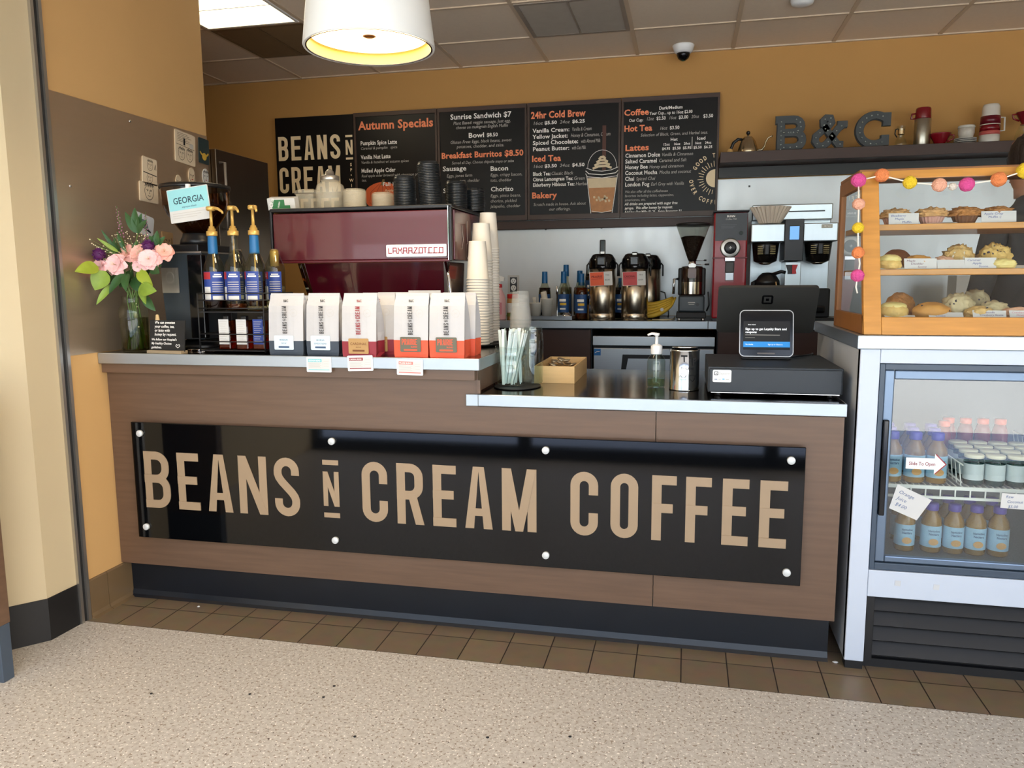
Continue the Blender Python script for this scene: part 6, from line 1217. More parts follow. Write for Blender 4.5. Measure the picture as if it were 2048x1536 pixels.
# ================================================================ merchandiser fridge
FX0, FX1 = 2.897, 4.10; FY0 = 0.0; FT = 1.162
FRW = mat('fridge_white_enamel', (200,209,222), rough=.35, var=.02); FRD = mat('fridge_slate_frame', (62,76,92), rough=.35, var=.05); FRM = mat('fridge_satin_frame', (110,126,146), rough=.3, metal=.7, var=.05); LIN_W = mat('fridge_liner', (84,92,96), rough=.4, var=.02)
GREYS = mat('fridge_side_grey', (196,200,206), rough=.3, var=.03)
t = thing('drinks_fridge', 'white glass-fronted drinks fridge at the right beside the counter', 'fridge', (0, 0, 0))
b = MB(); b.box(FX0, FY0+.002, .03, FX0+.04, .86, FT-.046, GREYS); b.box(FX1-.04, FY0+.002, .03, FX1, .86, FT-.046, GREYS); b.box(FX0+.04, .82, .03, FX1-.04, .86, FT-.046, GREYS); b.build('cabinet_shell', t)
b = MB(); b.box(FX0, FY0-.004, .03, FX0+.062, FY0+.03, FT-.046, FRW, bev=.003); b.box(FX0+.0625, FY0-.004, 1.070, FX1, FY0+.03, FT-.046, FRW, bev=.002); b.box(FX0+.0625, FY0-.004, .268, FX1, FY0+.03, .362, FRW, bev=.002); b.build('front_frame', t)
b = MB(); b.box(FX0-.012, FY0-.012, FT-.046, FX1, .88, FT, mat('fridge_top_steel', (176,184,190), rough=.36, metal=.9, var=.08, scale=3), bev=.003); b.build('top_slab', t)
b = MB(); gx0, gx1, gz0, gz1 = FX0+.064, FX1-.05, .364, 1.068
for p in ((gx0, gz0, gx0+.016, gz1), (gx0+.016, gz1-.020, gx1, gz1), (gx0+.016, gz0, gx1, gz0+.024)): b.box(p[0], .0, p[1], p[2], .04, p[3], FRD, bev=.002)
b.build('door_surround', t)
b = MB()
for p in ((gx0+.017, gz0+.026, gx0+.048, gz1-.021), (gx0+.048, gz1-.052, 3.52, gz1-.021), (gx0+.048, gz0+.026, 3.52, gz0+.048), (3.49, gz0+.05, 3.52, gz1-.053)): b.box(p[0], .006, p[1], p[2], .028, p[3], FRM, bev=.004)
b.build('sliding_door', t); SL = [c for c in t.children if c.name.startswith('sliding_door')][0]
b = MB(); b.box(gx0+.018, -.010, .555, gx0+.036, .010, .882, BLKG, bev=.004); b.build('handle', SL)
PANE = glass('fridge_glass', (244,250,248), 1.95); b = MB(); b.quad([(gx0+.046, .017, gz0+.046), (3.492, .017, gz0+.046), (3.492, .017, gz1-.050), (gx0+.046, .017, gz1-.050)], PANE); b.build('pane', SL)
b = MB(); b.quad([(3.50, .034, gz0+.03), (gx1, .034, gz0+.03), (gx1, .034, gz1-.03), (3.50, .034, gz1-.03)], PANE); b.build('rear_pane', t)
b = MB(); b.box(FX0+.041, .80, .30, FX1-.041, .818, FT-.05, LIN_W); b.box(FX0+.041, .045, .30, FX0+.050, .80, FT-.05, LIN_W); b.box(FX1-.050, .045, .30, FX1-.041, .80, FT-.05, LIN_W); b.box(FX0+.05, .045, .36, FX1-.05, .80, .386, LIN_W); b.box(FX0+.05, .045, 1.08, FX1-.05, .80, 1.10, LIN_W); b.build('liner', t)
WIRE = mat('white_coated_wire', (226,226,218), rough=.4)
b = MB(); b.box(FX0+.05, .075, .634, FX1-.05, .082, .646, WIRE); b.box(FX0+.05, .072, .602, FX1-.05, .078, .611, WIRE); b.box(FX0+.05, .77, .634, FX1-.05, .777, .642, WIRE)
for i in range(58): x = FX0+.06+i*.019; b.box(x, .076, .640, x+.0035, .775, .6435, WIRE)
for i in range(0, 24): x = FX0+.06+i*.046; b.box(x, .074, .608, x+.004, .078, .640, WIRE)
b.build('wire_shelf', t)
for x in (3.255, 3.255+.40):
    b = MB()
    for z in (.66, .72): b.tube([(x, .085, z), (x, .76, z)], .0025, WIRE, n=6)
    for k in range(16): y = .09+k*.043; b.tube([(x, y, .648), (x, y+.03, .722)], .002, WIRE, n=5)
    b.build('wire_divider', t)
b = MB(); b.box(FX0+.08, .055, 1.045, FX1-.08, .075, 1.060, WHT); b.tube([(FX0+.10, .065, 1.036), (FX1-.10, .065, 1.036)], .008, emission('fridge_tube', (255,248,226), 4.0)); b.build('light_tube', t)
lamp('fridge_light', 'AREA', ((FX0+FX1)/2, .10, 1.02), 1.0, (.96, 1.0, .97), 1.0, .05, (0, .75, -.65))
b = MB(); b.box(FX0+.064, .006, .03, FX0+.09, .05, .267, BLKM, bev=.002); b.box(FX0+.09, .05, .03, FX1-.02, .06, .267, BLKM)
for k in range(4): z = .052+k*.054; b.add([(FX0+.09, .012, z), (FX1, .012, z), (FX1, .046, z+.050), (FX0+.09, .046, z+.050), (FX0+.09, .020, z-.006), (FX1, .020, z-.006)], [(0,1,2,3), (4,5,1,0)], BLKM)
b.build('grille', t)
b = MB(); b.box(FX0+.064, .03, .0, FX1-.05, .8, .03, BLKM); b.box(FX0+.004, .002, .0, FX0+.06, .05, .029, BLKM); b.box(FX0+.004, .8, .0, FX0+.06, .85, .029, BLKM); b.build('base', t)
b = MB(T(0, -.0048, 0) @ FR)
for x, z in ((3.052, .322), (3.172, .318)): b.prism([(x-.009,z-.008),(x+.009,z-.010),(x+.010,z+.009),(x-.008,z+.010)], .0006, mat('old_tape', (204,206,208), rough=.6, var=.1)); 
b.build('tape_residue', t)
b = MB(T(0, .0155, 0) @ FR); b.prism([(3.060,.716),(3.147,.716),(3.147,.700),(3.184,.735),(3.147,.770),(3.147,.754),(3.060,.754)], .0008, WHT); b.M = b.M @ T(0,0,.0012); b.text('Slide To Open', .0165, mat('sticker_red_ink', (140,40,50), rough=.6), T(3.069, .729, 0), width=.080, bold=.01); b.strip([(3.150,.702),(3.182,.735),(3.150,.768)], .003, RED2); b.build('arrow_sticker', SL)
def note(label, pts, lines, x, z, rz, sz=.017):
    b = MB(T(0, .0150, 0) @ FR); b.prism(pts, .0008, PAPER); o = thing('price_note', label, 'note', (0,0,0), 0); b.build('paper', o)
    b = MB(T(0, .0138, 0) @ FR @ T(x, z, 0) @ RZ(rz))
    for k, s_ in enumerate(lines): b.text(s_, sz, mat('faded_blue_ink', (70,96,140), rough=.8), T(.004*k, -k*sz*1.25, 0), shear=.2)
    b.build('handwriting', o)
note('tilted white paper note for orange juice stuck on the fridge glass', [(3.016,.577),(3.104,.540),(3.146,.612),(3.038,.662)], ['Orange', 'Juice', '$4.00'], 3.042, .632, -24)
note('white paper note stuck on the fridge glass at the photo edge', [(3.352,.598),(3.46,.594),(3.462,.646),(3.354,.648)], ['Raw', 'Coconut', '$5.00'], 3.366, .632, 0, .013)
# bottles and jars in the fridge
PURC = mat('purple_cap', (66,48,150), rough=.4, var=.05); TEAJ = mat('amber_drink', (186,140,52), rough=.12, trans=.55, var=.08); BLAB = mat('pale_blue_bottle_label', (150,186,206), rough=.5, var=.15, scale=30)
def juice(label, x, y, z, h=.185, proto=[None], rz=0):
    if proto[0] is None:
        t = thing('juice_bottle', label, 'bottle', (x, y, z), rz, 'purple-capped bottles in the fridge')
        b = MB(); b.lathe([(.030, .001), (.033, .006), (.033, .105), (.030, .122), (.018, .142), (.0165, .158)], TEAJ, n=24); b.build('body', t)
        b = MB(); b.lathe([(.0195, .150), (.0205, .152), (.0205, .172), (.018, .176), (.001, .177)], PURC, n=20); b.build('cap', t)
        b = MB(); b.open_lathe([(.0336, .022), (.0336, .098)], BLAB, n=24); b.M = T(0,-.0345,0) @ FR; b.text('Nantucket', .011, SLATE, T(0,.078,0), 'CENTER', sx=.75, bold=.02); b.text('Nectars', .012, SLATE, T(0,.066,0), 'CENTER', sx=.8, bold=.02); b.prism([(.016*cos(2*pi*i/16), .042+.012*sin(2*pi*i/16)) for i in range(16)], .0004, mat('fruit_print', (196,150,92), rough=.6)); b.build('label', t); proto[0] = t; return
    dup(proto[0], (x, y, z), rz, label)
names = ['front', 'second', 'third', 'fourth']
for j in range(3):
    for i, x in enumerate((3.045, 3.118, 3.188, 3.222+.0)):
        if i == 3: continue
        juice('purple-capped juice bottle on the upper fridge shelf, %s row, %s from the door frame' % (names[j], ['first', 'second', 'third'][i]), x+.012*j, .135+j*.085, .644)
    juice('purple-capped juice bottle nearest the wire divider, %s row of the upper shelf' % names[j], 3.222+.006*j-.0, .118+j*.085-.0, .644) if False else None
for j in range(2):
    for i, x in enumerate((3.11, 3.196, 3.268, 3.338, 3.41)):
        juice('purple-capped bottle standing in the bottom of the fridge, %s row, %s from the left' % (names[j], ['first', 'second', 'third', 'fourth', 'fifth'][i]), x+.012*j, .17+j*.11, .3865)
JUG = mat('red_juice', (150,26,22), rough=.15, trans=.35, var=.08); TEALB = glass('teal_bottle_glass', (176,214,214), 1.5); LIDC = mat('cream_jar_lid', (226,214,176), rough=.35, var=.04)
def can(label, x, y, proto=[None]):
    if proto[0] is None:
        t = thing('drink_jar', label, 'jar', (x, y, .644), 0, 'cream-lidded drink jars in the fridge'); b = MB(); b.lathe([(.028, .001), (.031, .005), (.031, .082), (.027, .094)], TEALB, n=24); b.lathe([(.029, .004), (.0295, .075), (.001, .076)], mat('pale_teal_drink', (120,150,150), rough=.2, trans=.5), n=20); b.build('body', t)
        b = MB(); b.lathe([(.029, .094), (.0305, .095), (.0305, .104), (.028, .106), (.001, .106)], LIDC, n=24); b.build('lid', t); b = MB(); b.open_lathe([(.0316, .020), (.0316, .075)], mat('grey_white_label', (206,214,214), rough=.5, var=.06), n=20); b.build('label', t); proto[0] = t; return
    dup(proto[0], (x, y, .644), 37*x, label)
for j in range(4):
    for i in range(4):
        can('cream-lidded drink jar right of the wire divider, %s row, %s from the divider' % (names[j], ['first', 'second', 'third', 'fourth'][i]), 3.305+i*.066+.006*j, .135+j*.075)
b = MB(); b.lathe([(.026, 0), (.028, .004), (.028, .115), (.024, .13), (.018, .15)], JUG, n=24); b.lathe([(.019, .148), (.020, .150), (.020, .168), (.001, .169)], mat('orange_cap', (226,82,40), rough=.4), n=20); jg = b.build('red_juice_bottle')
for k, (x, y) in enumerate(((3.262-.0, .42), (3.30, .50), (3.36, .50), (3.42, .50), (3.48, .50))):
    o = jg if k == 0 else dup(jg, (0,0,0)); o.location = (x+.03, y, .644); tag(o, 'dark red juice bottle with orange cap behind the jars, %s from the divider' % ['first', 'second', 'third', 'fourth', 'fifth'][k], 'bottle', 'red juice bottles at the back of the fridge')

# ================================================================ wooden pastry case on the fridge
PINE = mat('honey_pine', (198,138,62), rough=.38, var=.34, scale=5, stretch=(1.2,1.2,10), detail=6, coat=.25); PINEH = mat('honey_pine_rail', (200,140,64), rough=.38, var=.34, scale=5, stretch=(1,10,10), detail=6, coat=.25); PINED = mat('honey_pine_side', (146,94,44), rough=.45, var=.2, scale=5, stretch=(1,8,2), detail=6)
CX0, CX1, CZ0, CZ1 = 2.905, 3.95, FT+.001, FT+.545
def fy(z): return .165*(z-CZ0)/.54                              # the front leans back
t = thing('pastry_case', 'honey pine pastry case with glass front and three shelves on the fridge', 'display case', (0, 0, 0))
def slant_box(mb, x0, x1, z0, z1, th, m, dy=0.0, bev=.002):
    n0 = len(mb.bm.verts); mb.box(x0, 0, z0, x1, th, z1, m, bev=bev); mb.bm.verts.ensure_lookup_table()
    for v in mb.bm.verts[n0:]: v.co.y += fy(v.co.z)+dy
b = MB(); slant_box(b, CX0, CX0+.054, CZ0, CZ1, .030, PINE); b.build('front_post', t); b = MB(); slant_box(b, CX1-.054, CX1, CZ0, CZ1, .030, PINE); b.build('front_post', t)
b = MB(); slant_box(b, CX0+.0545, CX1-.0545, CZ1-.028, CZ1, .030, PINEH); b.build('top_rail', t); b = MB(); slant_box(b, CX0+.0545, CX1-.0545, CZ0, CZ0+.057, .030, PINEH); b.build('bottom_rail', t)
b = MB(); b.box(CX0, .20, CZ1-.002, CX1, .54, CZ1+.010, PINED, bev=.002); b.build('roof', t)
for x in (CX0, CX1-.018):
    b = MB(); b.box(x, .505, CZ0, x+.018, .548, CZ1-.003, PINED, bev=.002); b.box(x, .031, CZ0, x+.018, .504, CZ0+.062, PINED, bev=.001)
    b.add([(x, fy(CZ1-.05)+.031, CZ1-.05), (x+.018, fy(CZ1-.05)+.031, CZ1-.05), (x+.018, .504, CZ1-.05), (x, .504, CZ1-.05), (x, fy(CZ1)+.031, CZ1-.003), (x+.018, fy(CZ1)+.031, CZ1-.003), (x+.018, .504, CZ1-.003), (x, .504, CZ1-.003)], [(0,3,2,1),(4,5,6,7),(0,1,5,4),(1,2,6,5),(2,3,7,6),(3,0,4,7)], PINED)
    b.build('side_frame', t)
SHZ = (FT+.048, 1.376, 1.527)
for i, z in enumerate(SHZ):
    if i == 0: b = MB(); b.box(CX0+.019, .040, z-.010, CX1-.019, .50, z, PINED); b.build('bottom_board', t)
    else: b = MB(); b.box(CX0+.019, fy(z)+.033, z-.020, CX1-.019, .50, z, PINEH, bev=.002); b.build('shelf', t)
CG = glass('case_glass', (246,250,250), 1.5)
b = MB(); za, zb2 = CZ0+.05, CZ1-.02; b.quad([(CX0+.05, fy(za)+.016, za), (CX1-.05, fy(za)+.016, za), (CX1-.05, fy(zb2)+.016, zb2), (CX0+.05, fy(zb2)+.016, zb2)], CG); b.build('front_pane', t)
for x in (CX0+.009, CX1-.009): b = MB(); b.quad([(x, .032, CZ0+.055), (x, .51, CZ0+.055), (x, .51, CZ1-.045), (x, fy(CZ1-.045)+.03, CZ1-.045)], CG); b.build('side_pane', t)
# pastries
rs = random.Random(21)
MUF = mat('muffin_crumb', (186,126,66), rough=.8, var=.5, scale=60, bump=.8, detail=4); MUF2 = mat('blueberry_muffin_crumb', (206,160,104), rough=.8, var=.55, scale=45, bump=.7, detail=4); WRP = mat('brown_muffin_paper', (112,72,44), rough=.7, var=.1); WRP2 = mat('pink_muffin_paper', (196,150,134), rough=.7, var=.1)
def muffin(label, x, y, z, m, wr, seed):
    t = thing('muffin', label, 'muffin', (x, y, z), 0, 'muffins on the top shelf of the pastry case'); n = 40; V = []; F = []
    b = MB()
    for r_, zz in ((.030, .001), (.042, .030)):
        for i in range(n): V.append((r_*(1+.03*(1 if i % 2 else -1))*cos(2*pi*i/n), r_*(1+.03*(1 if i % 2 else -1))*sin(2*pi*i/n), zz))
    F = [(i, (i+1) % n, n+(i+1) % n, n+i) for i in range(n)] + [tuple(range(n-1, -1, -1))]; b.add(V, F, wr); b.build('paper_case', t)
    b = MB(); b.blob((0, 0, .034), (.050, .050, .024), m, .30, 5.0, seed, 4, flat=-.35); b.build('muffin_top', t)
muffin('blueberry muffin half hidden behind the left card on the top shelf', 3.035, .235, SHZ[2]+.0, MUF2, WRP2, 1)
muffin('blueberry muffin in pink paper, second from the left on the top shelf', 3.145, .215, SHZ[2], MUF2, WRP2, 2)
muffin('crumble-topped muffin in brown paper on the top shelf', 3.248, .215, SHZ[2], MUF, WRP, 3)
muffin('crumble-topped muffin behind the right card on the top shelf', 3.350, .235, SHZ[2], MUF, WRP, 4)
def pastry(name, label, x, y, z, rad, m, seed, amp=.15, freq=2.5, cat='pastry', grp=None, flat=-.6, bits=None, nb=0, sub=4):
    t = thing(name, label, cat, (x, y, z+.0012), 0, grp); h = rad[2]; b = MB(); b.blob((0, 0, h*(-flat)), rad, m, amp, freq, seed, sub, flat=flat); b.build('crumb', t)
    if bits:
        b = MB(); r_ = random.Random(seed)
        for k in range(nb): a = r_.uniform(0, 2*pi); e = r_.uniform(.15, 1.2); b.blob((rad[0]*.97*cos(a)*cos(e), rad[1]*.97*sin(a)*cos(e), h*(-flat)+h*.97*sin(e)), (.0025+.0025*r_.random(),)*3, bits, .2, 2, k, 1)
        b.build('fruit_bits', t)
    return t
YLW = mat('lemon_icing', (232,214,136), rough=.45, var=.08, coat=.2); YLC = mat('lemon_crumb', (222,186,108), rough=.7, var=.3, scale=40, bump=.6); TANB = mat('golden_crust', (206,148,70), rough=.6, var=.2, scale=30, bump=.3); BRN = mat('ginger_brown', (120,66,26), rough=.7, var=.15, bump=.3); SCN = mat('scone_crumb', (216,180,112), rough=.65, var=.4, scale=45, bump=.8); BLUB = mat('blueberry', (40,34,62), rough=.5); ICE = mat('white_icing', (236,226,204), rough=.4, var=.05); PNKS = mat('pink_glazed_crumb', (226,178,146), rough=.55, var=.2, scale=30)
CLING = film('cling_film', (224,230,232), .10, .06)
G1 = 'baked goods on the middle shelf of the pastry case'; G2 = 'baked goods on the bottom shelf of the pastry case'
z = SHZ[1]
o = pastry('iced_cookie', 'pale lemon-iced cookie at the left end of the middle shelf', 3.005, .150, z, (.040, .036, .024), YLC, 1, .12, grp=G1); b = MB(); b.blob((0, 0, .034), (.036, .032, .016), YLW, .18, 2.5, 4, 3); b.build('icing', o)
pastry('ginger_cookie', 'round brown ginger cookie behind the lemon one on the middle shelf', 3.055, .270, z, (.050, .046, .044), BRN, 2, .06, grp=G1)
pastry('cheddar_scone', 'golden cheddar scone behind the card on the middle shelf', 3.100, .175, z, (.045, .040, .030), TANB, 3, .2, grp=G1)
pastry('wrapped_scone', 'pink-glazed scone right of the cheddar scone on the middle shelf', 3.178, .175, z, (.040, .036, .026), PNKS, 4, .2, grp=G1)
o = pastry('caramel_scone', 'caramel apple scone with white drizzle stacked high on the middle shelf', 3.240, .225, z, (.050, .042, .050), SCN, 5, .25, 5.0, grp=G1, bits=TANB, nb=10); b = MB(); b.tube([(.004, -.041, .03), (.006, -.034, .055), (.004, -.016, .075)], .003, ICE); b.tube([(-.03, -.03, .03), (-.02, -.028, .055), (-.012, -.008, .074)], .003, ICE); b.build('icing_drizzle', o)
pastry('blueberry_scone', 'blueberry scone stacked high at the right of the middle shelf', 3.352, .225, z, (.050, .044, .052), YLC, 6, .25, 5.0, grp=G1, bits=BLUB, nb=12)
pastry('blueberry_scone', 'low blueberry scone in front of the tall one on the middle shelf', 3.352, .135, z, (.036, .026, .020), YLW, 7, .15, grp=G1, bits=BLUB, nb=5)
z = SHZ[0]
o = pastry('lemon_cookie', 'thick yellow lemon cookie at the left of the bottom shelf', 3.022, .130, z, (.046, .042, .034), YLC, 11, .06, grp=G2); b = MB(); b.blob((0, .004, .040), (.042, .038, .016), YLW, .08, 2, 3, 3); b.build('icing', o)
pastry('frosted_bun', 'large golden cookie with dark chips in the middle of the bottom shelf', 3.140, .135, z, (.060, .050, .034), TANB, 12, .07, grp=G2, bits=mat('chocolate_chip', (60,36,24), rough=.4), nb=12)
pastry('chip_cookie', 'dark speckled cookie behind the lemon cookie on the bottom shelf', 3.075, .270, z, (.050, .046, .052), MUF, 13, .15, grp=G2)
pastry('cranberry_scone', 'pale wrapped scone with berries right of the golden cookie', 3.238, .190, z, (.050, .046, .052), mat('pale_scone', (206,190,146), rough=.6, var=.2, scale=26), 14, .22, 5.0, grp=G2, bits=BLUB, nb=9)
pastry('cranberry_scone', 'small pale scone at the front of the bottom shelf behind a card', 3.280, .115, z, (.042, .034, .026), SCN, 15, .2, grp=G2, bits=BLUB, nb=3)
pastry('cranberry_scone', 'wrapped berry scone stacked at the back right of the bottom shelf', 3.318, .270, z, (.048, .044, .058), mat('pale_scone_grey', (184,168,128), rough=.6, var=.25, scale=26), 16, .22, 5.0, grp=G2, bits=BLUB, nb=10)
pastry('cranberry_scone', 'pale berry scone in the middle right of the bottom shelf', 3.345, .180, z, (.048, .040, .036), mat('pale_scone', (196,196,182)), 17, .22, 5.0, grp=G2, bits=BLUB, nb=8)
pastry('cranberry_scone', 'pink-edged scone lying at the far right of the bottom shelf', 3.395, .125, z, (.044, .034, .024), PNKS, 18, .2, grp=G2)
# handwritten cards on the shelves
BINK = mat('blue_pen', (66,84,150), rough=.8); PINKP = mat('pink_pen', (206,120,140), rough=.8)
def shelf_card(label, x, z, w_, h_, lines, rz=0, tilt=-18, ink=BINK):
    y = fy(z)+.058
    t = thing('name_card', label, 'card', (x, y, z), rz, 'handwritten cards in the pastry case'); M_ = RX(tilt) @ FR; b = MB(M_); b.prism([(-w_/2, .001), (w_/2, .001), (w_/2+.002, h_), (-w_/2+.001, h_+.001)], .0010, PAPER); b.build('card', t)
    b = MB(M_ @ T(0, 0, .0014))
    for k, s_ in enumerate(lines): b.text(s_, h_*.27, ink, T(-w_*.42+.012*k, h_*(.70-.29*k), 0), shear=.2, sx=1.1)
    if lines: b.build('handwriting', t)
    else: b.bm.free()
shelf_card('blueberry muffin card at the left of the top shelf', 3.047, SHZ[2], .094, .040, ['Blueberry', 'Maple', '   Muffin'])
shelf_card('blank card lying flat under the muffins on the top shelf', 3.170, SHZ[2]+.0, .094, .034, [], 0, -80)
shelf_card('apple crisp muffin card at the right of the top shelf', 3.338, SHZ[2], .104, .040, ['Apple Crisp', 'Muffin :)'])
shelf_card('low blank card at the left end of the middle shelf', 3.006, SHZ[1], .082, .034, [], 0, -70)
shelf_card('maple cheddar scone card on the middle shelf', 3.096, SHZ[1], .100, .038, ['Maple', 'Cheddar', '   Scone'], 0, -22, mat('maroon_pen', (110,50,80), rough=.8))
shelf_card('pale blank card between two written ones on the middle shelf', 3.192, SHZ[1], .088, .034, ['', '', ' ~ '], 0, -30, PINKP)
shelf_card('caramel apple scone card on the middle shelf', 3.278, SHZ[1], .092, .038, ['Caramel', ' Apple', '   Scone'], -3, -22)
shelf_card('flat card at the right end of the middle shelf', 3.380, SHZ[1], .080, .034, [], 0, -74)
shelf_card('flat blank card in front of the lemon cookie on the bottom shelf', 3.033, SHZ[0], .094, .036, [], 0, -70)
shelf_card('leaning card in front of the golden cookie on the bottom shelf', 3.172, SHZ[0], .104, .034, ['', 'Cookie'], 0, -50)
shelf_card('cranberry scone card on the bottom shelf', 3.300, SHZ[0], .098, .034, ['Snickerdoodle', 'Cranberry Scone', ' $2.25'], 0, -32, mat('purple_pen', (90,60,120), rough=.8))
shelf_card('last card at the right end of the bottom shelf', 3.405, SHZ[0], .092, .034, ['Cranberry', 'Orange'], 0, -32, PINKP)
# garland of felt balls
def felt(nm, c): return mat(nm, c, rough=.95, var=.14, scale=70, bump=.9, bscale=160, detail=5)
FP, FO, FY_, FS, FW = felt('pink_felt', (226,84,152)), felt('orange_felt', (242,142,84)), felt('yellow_felt', (244,206,48)), felt('peach_felt', (244,178,150)), felt('white_felt', (232,222,206))
t = thing('felt_ball_garland', 'string of coloured felt balls draped along the top and side of the pastry case', 'garland', (0, 0, 0))
balls = [(2.886,.112,1.672,.024,FP), (2.962,.132,1.688,.023,FO), (3.048,.125,1.661,.022,FY_), (3.137,.122,1.650,.023,FS), (3.179,.128,1.644,.013,FW), (3.219,.122,1.649,.0235,FP), (3.313,.125,1.662,.024,FO), (3.391,.132,1.688,.026,FY_), (3.470,.125,1.660,.024,FS), (3.56,.122,1.652,.024,FP)]
side = [(2.885,.085,1.592,.020,FS), (2.884,.070,1.513,.019,FY_), (2.884,.050,1.431,.020,FO), (2.883,.035,1.356,.0215,FP)]
for k, (x, y, z, r_, m_) in enumerate(balls + side): b = MB(); b.blob((x, y, z), (r_, r_*.9, r_*.97), m_, .10, 3, k, 3); b.build('felt_ball', t)
SG = mat('white_string', (236,230,216), rough=.9)
b = MB(); b.tube([(x, y, z) for x, y, z, _, _ in balls], .0026, SG, n=6); b.build('string', t); b = MB(); b.tube([(balls[0][0], balls[0][1], balls[0][2])] + [(x, y, z) for x, y, z, _, _ in side[:3]] + [(2.889, .040, 1.395), (2.883, .035, 1.356), (2.879, .03, 1.318), (2.884, .028, 1.298)], .0026, SG, n=6); b.build('string_tail', t)

# ================================================================ things glimpsed through the case, and the person behind it
t = thing('white_carton', 'tall white carton with sideways lettering seen through the pastry case', 'box', (3.95, 2.30, ZB)); b = MB(); b.box(-.10, -.08, 0, .10, .08, .26, PAPER, bev=.002); b.build('carton', t); b = MB(T(-.07, -.0806, .02) @ FR @ RZ(90)); b.text('EO M', .05, INK, T(0, -.012, 0), bold=.01); b.build('lettering', t)
HAIR = mat('dark_brown_hair', (44,32,26), rough=.55, var=.4, scale=60, stretch=(1,1,.2), bump=.6); SKIN = mat('skin', (206,150,122), rough=.55, var=.06, sss=.1); SHRT = mat('charcoal_shirt', (54,58,64), rough=.85, var=.1); APR = mat('black_apron', (28,28,30), rough=.8); JEAN = mat('dark_jeans', (40,48,66), rough=.85, var=.15); SHOE = mat('black_shoe', (20,20,22), rough=.5)
t = thing('person', 'person with dark hair in a charcoal shirt standing behind the pastry case', 'person', (3.80, 1.13, 0), 205)
t.scale = (1.05,)*3
b = MB(); b.box(-.4, -.22, 0, .4, .3, .052, BLKM)
o = single('floor_mat', b, 'thick black anti-fatigue mat under the person behind the fridge', 'mat', (3.775, 1.14, 0)); Z0 = .050
def skin_body(name, nodes, edges, m, parent, lev=2):
    me = bpy.data.meshes.new(name); me.from_pydata([n_[:3] for n_ in nodes], edges, []); o = bpy.data.objects.new(name, me); COL.objects.link(o); me.materials.append(m)
    sk = o.modifiers.new('skin', 'SKIN'); sk.use_smooth_shade = True
    for i, n_ in enumerate(nodes): r_ = n_[3]; me.skin_vertices[0].data[i].radius = r_ if isinstance(r_, tuple) else (r_, r_)
    me.skin_vertices[0].data[0].use_root = True
    sb = o.modifiers.new('sub', 'SUBSURF'); sb.levels = lev; sb.render_levels = lev; o.parent = parent; return o
H = 1.80
nd = [(0,.0,.94,(.155,.11)), (0,.0,1.10,(.140,.10)), (0,.0,1.30,(.165,.11)), (0,.0,1.45,(.155,.09)), (0,-.005,1.53,(.062,.06)), (0,-.015,1.60,(.055,.055)),
      (-.17,.0,1.45,.060), (-.215,-.01,1.20,.050), (-.205,-.10,1.00,.040), (-.20,-.14,.93,.032),
      (.17,.0,1.45,.060), (.215,-.01,1.20,.050), (.205,-.10,1.00,.040), (.20,-.14,.93,.032),
      (-.095,.0,.84,.095), (-.10,-.015,.48,.066), (-.10,.02,.09,.045), (-.10,-.10,.04,.040),
      (.095,.0,.84,.095), (.10,-.015,.48,.066), (.10,.02,.09,.045), (.10,-.10,.04,.040)]
nd = [(x, y, z+Z0, r_) for x, y, z, r_ in nd]
skin_body('body', nd, [(0,1),(1,2),(2,3),(3,4),(4,5),(3,6),(6,7),(7,8),(8,9),(3,10),(10,11),(11,12),(12,13),(0,14),(14,15),(15,16),(16,17),(0,18),(18,19),(19,20),(20,21)], SHRT, t)
b = MB(); b.lathe([(.052,-.14),(.055,-.10),(.062,-.085),(.074,-.05),(.078,0),(.079,.05),(.070,.09),(.045,.12),(.001,.128)], SKIN, (0, -.02, 1.70+Z0), 28, sy=1.18)
b.blob((0, -.118, 1.675+Z0), (.013,.020,.022), SKIN, .05, 2, 1, 2); 
for s_ in (-1, 1): b.blob((s_*.079, -.01, 1.685+Z0), (.010,.020,.032), SKIN, .05, 2, 1, 2)
b.build('head', t)
b = MB()
for s_ in (-1, 1): b.blob((s_*.031, -.098, 1.706+Z0), (.011,.006,.006), WHT, 0, 1, 1, 2); b.blob((s_*.031, -.104, 1.706+Z0), (.005,.003,.005), INK, 0, 1, 1, 2); b.tube([(s_*.018, -.108, 1.724+Z0), (s_*.032, -.108, 1.729+Z0), (s_*.046, -.10, 1.724+Z0)], .0028, HAIR, n=6)
b.build('eyes', t); b = MB(); b.tube([(-.022,-.104,1.634+Z0),(0,-.111,1.632+Z0),(.022,-.104,1.634+Z0)], [.003,.0055,.003], mat('lip', (176,96,88), rough=.5), n=8); b.build('mouth', t)
b = MB(); b.blob((0, .012, 1.748+Z0), (.094, .112, .090), HAIR, .10, 4, 3, 4, flat=-.55); b.blob((0, .062, 1.675+Z0), (.086, .062, .115), HAIR, .12, 4, 5, 3); b.blob((-.072, .0, 1.72+Z0), (.030, .070, .080), HAIR, .15, 4, 6, 3); b.blob((.072, .0, 1.72+Z0), (.030, .070, .080), HAIR, .15, 4, 7, 3); b.build('hair', t)
b = MB(); b.add([(-.12,-.125,1.36+Z0),(.12,-.125,1.36+Z0),(.17,-.130,1.05+Z0),(.18,-.128,.60+Z0),(-.18,-.128,.60+Z0),(-.17,-.130,1.05+Z0),(-.12,-.118,1.36+Z0),(.12,-.118,1.36+Z0),(.17,-.122,1.05+Z0),(.18,-.120,.60+Z0),(-.18,-.120,.60+Z0),(-.17,-.122,1.05+Z0)], [(0,1,2,5),(5,2,3,4),(6,11,8,7),(11,10,9,8),(0,6,7,1),(1,7,8,2),(2,8,9,3),(3,9,10,4),(4,10,11,5),(5,11,6,0)], APR); b.build('apron', t)
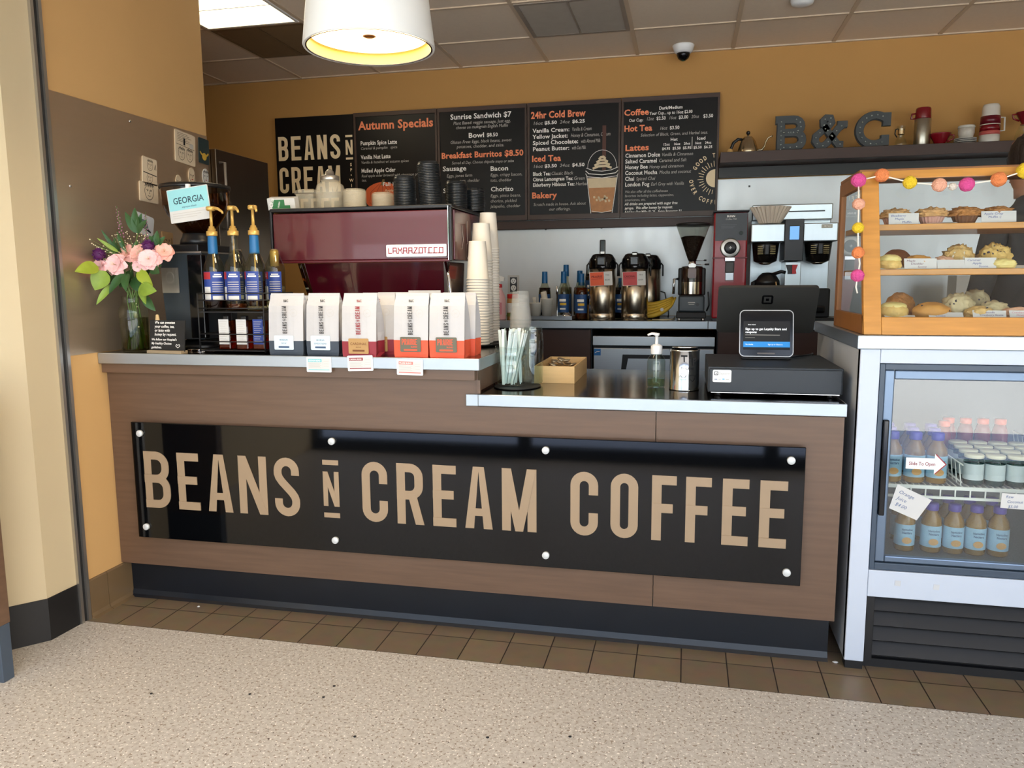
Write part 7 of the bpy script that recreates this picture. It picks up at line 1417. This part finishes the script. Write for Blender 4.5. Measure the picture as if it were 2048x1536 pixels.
for s_ in (-1, 1):
    b = MB(); px, py, pz = s_*.20, -.150, .90+Z0; b.blob((px, py, pz-.02), (.020,.040,.052), SKIN, .05, 2, 1, 3)
    for k in range(4): fy_ = py-.028+.018*k; ln = (.070,.078,.074,.058)[k]; fx = px; b.tube([(fx, fy_, pz-.055), (fx-s_*.004, fy_, pz-.06-ln*.45), (fx-s_*.014, fy_, pz-.06-ln*.8), (fx-s_*.026, fy_, pz-.06-ln*.95)], [.0085,.008,.0072,.006], SKIN, n=8)
    b.tube([(px-s_*.004, py-.026, pz-.015), (px-s_*.012, py-.052, pz-.035), (px-s_*.018, py-.060, pz-.062)], [.010,.009,.007], SKIN, n=8); b.build('hand', t)
for s_ in (-1, 1): b = MB(); b.blob((s_*.10, -.055, .035+Z0), (.050,.125,.045), SHOE, .05, 2, 1, 3, flat=-.75); b.build('shoe', t)

# pieces that belong to a part of their thing
def sub(thing_prefix, part_prefix, subs):
    for o in list(COL.objects):
        if o.parent is None and o.name.split('.')[0] == thing_prefix and o.get('category'):
            ps = [c for c in o.children if c.name.split('.')[0] == part_prefix]
            for c in list(o.children):
                if ps and c.name.split('.')[0] in subs: c.parent = min(ps, key=lambda p_: (cen(p_)-cen(c)).length)
def cen(o): return sum((Vector(v) for v in o.bound_box), Vector())/8
for a in (('wall_outlet','plate',('frame','socket')), ('twin_brewer','control_panel',('touch_screen',)), ('twin_brewer','brew_basket',('basket_grip','basket_spout')), ('twin_brewer','water_column',('hot_water_tap',)),
          ('airpot','pump_head',('head_badge','lift_lever')), ('security_camera','dome',('lens',)), ('coffee_mill','front_panel',('dial',)), ('customer_display','tablet',('rim','display_face')), ('register_screen','housing',('emblem',)),
          ('cash_drawer','drawer',('sticker',)), ('espresso_machine','side_panel',('side_emblem',)), ('espresso_machine','upper_body',('name_badge','chrome_strip')), ('coffee_grinder','body',('nameplate','dark_front')), ('coffee_grinder','hopper',('beans','lid')),
          ('espresso_grinder','doser',('steel_band','front_plate','dosing_lever')), ('espresso_grinder','base',('control_face','foot')), ('espresso_grinder','funnel',('ground_coffee','lid')), ('counter_sign','sign_board',('lettering','standoff')), ('undercounter_fridge','door',('handle_recess','energy_sticker')),
          ('tall_fridge','door',('handle',)), ('pendant_lamp','shade',('lining','shadow_gap')), ('pendant_lamp','diffuser',('knob',)), ('menu_board','panel',('lettering','bakery_lettering','sun_emblem','drink_picture','pumpkin_picture')), ('coffee_bag','pouch',('print','label_sticker')), ('person','head',('eyes','mouth','hair')), ('price_card','sleeve',('printed_face',)), ('marquee_letter','letter',('bulb',)), ('marquee_ampersand','letter',('bulb',)), ('syrup_bottle','glass_body',('label','foil')), ('name_card','card',('handwriting',)), ('mug','cup',('handle',)), ('gooseneck_kettle','body',('spout',)), ('spray_bottle','body',('label',))):
    sub(*a)
# scraps on the floor
single('paper_scrap', MB().blob((0, 0, .003), (.006, .005, .003), PAPER, .3, 3, 2, 2), 'tiny white paper scrap on the brown tiles by the toe kick', 'scrap', (.368, -.010, .0002))
single('paper_scrap', MB().blob((0, 0, .003), (.010, .006, .003), PAPER, .3, 3, 5, 2), 'crumpled white scrap in the gap between counter and fridge', 'scrap', (2.875, .03, .0002))
b = MB(); b.blob((0, 0, .002), (.005, .004, .002), BLKM, .3, 3, 1, 2); sp0 = b.build('dark_speck')
for k, (x, y) in enumerate(((1.204,-.558),(2.024,-.61),(1.207,-.486),(.957,-.591),(.635,-.656),(1.396,-.743),(1.785,-.665))):
    o = sp0 if k == 0 else dup(sp0, (0, 0, 0)); o.location = (x, y, .0002); tag(o, 'tiny dark speck of dirt lying on the pale speckled floor', 'speck', 'dark specks on the floor')
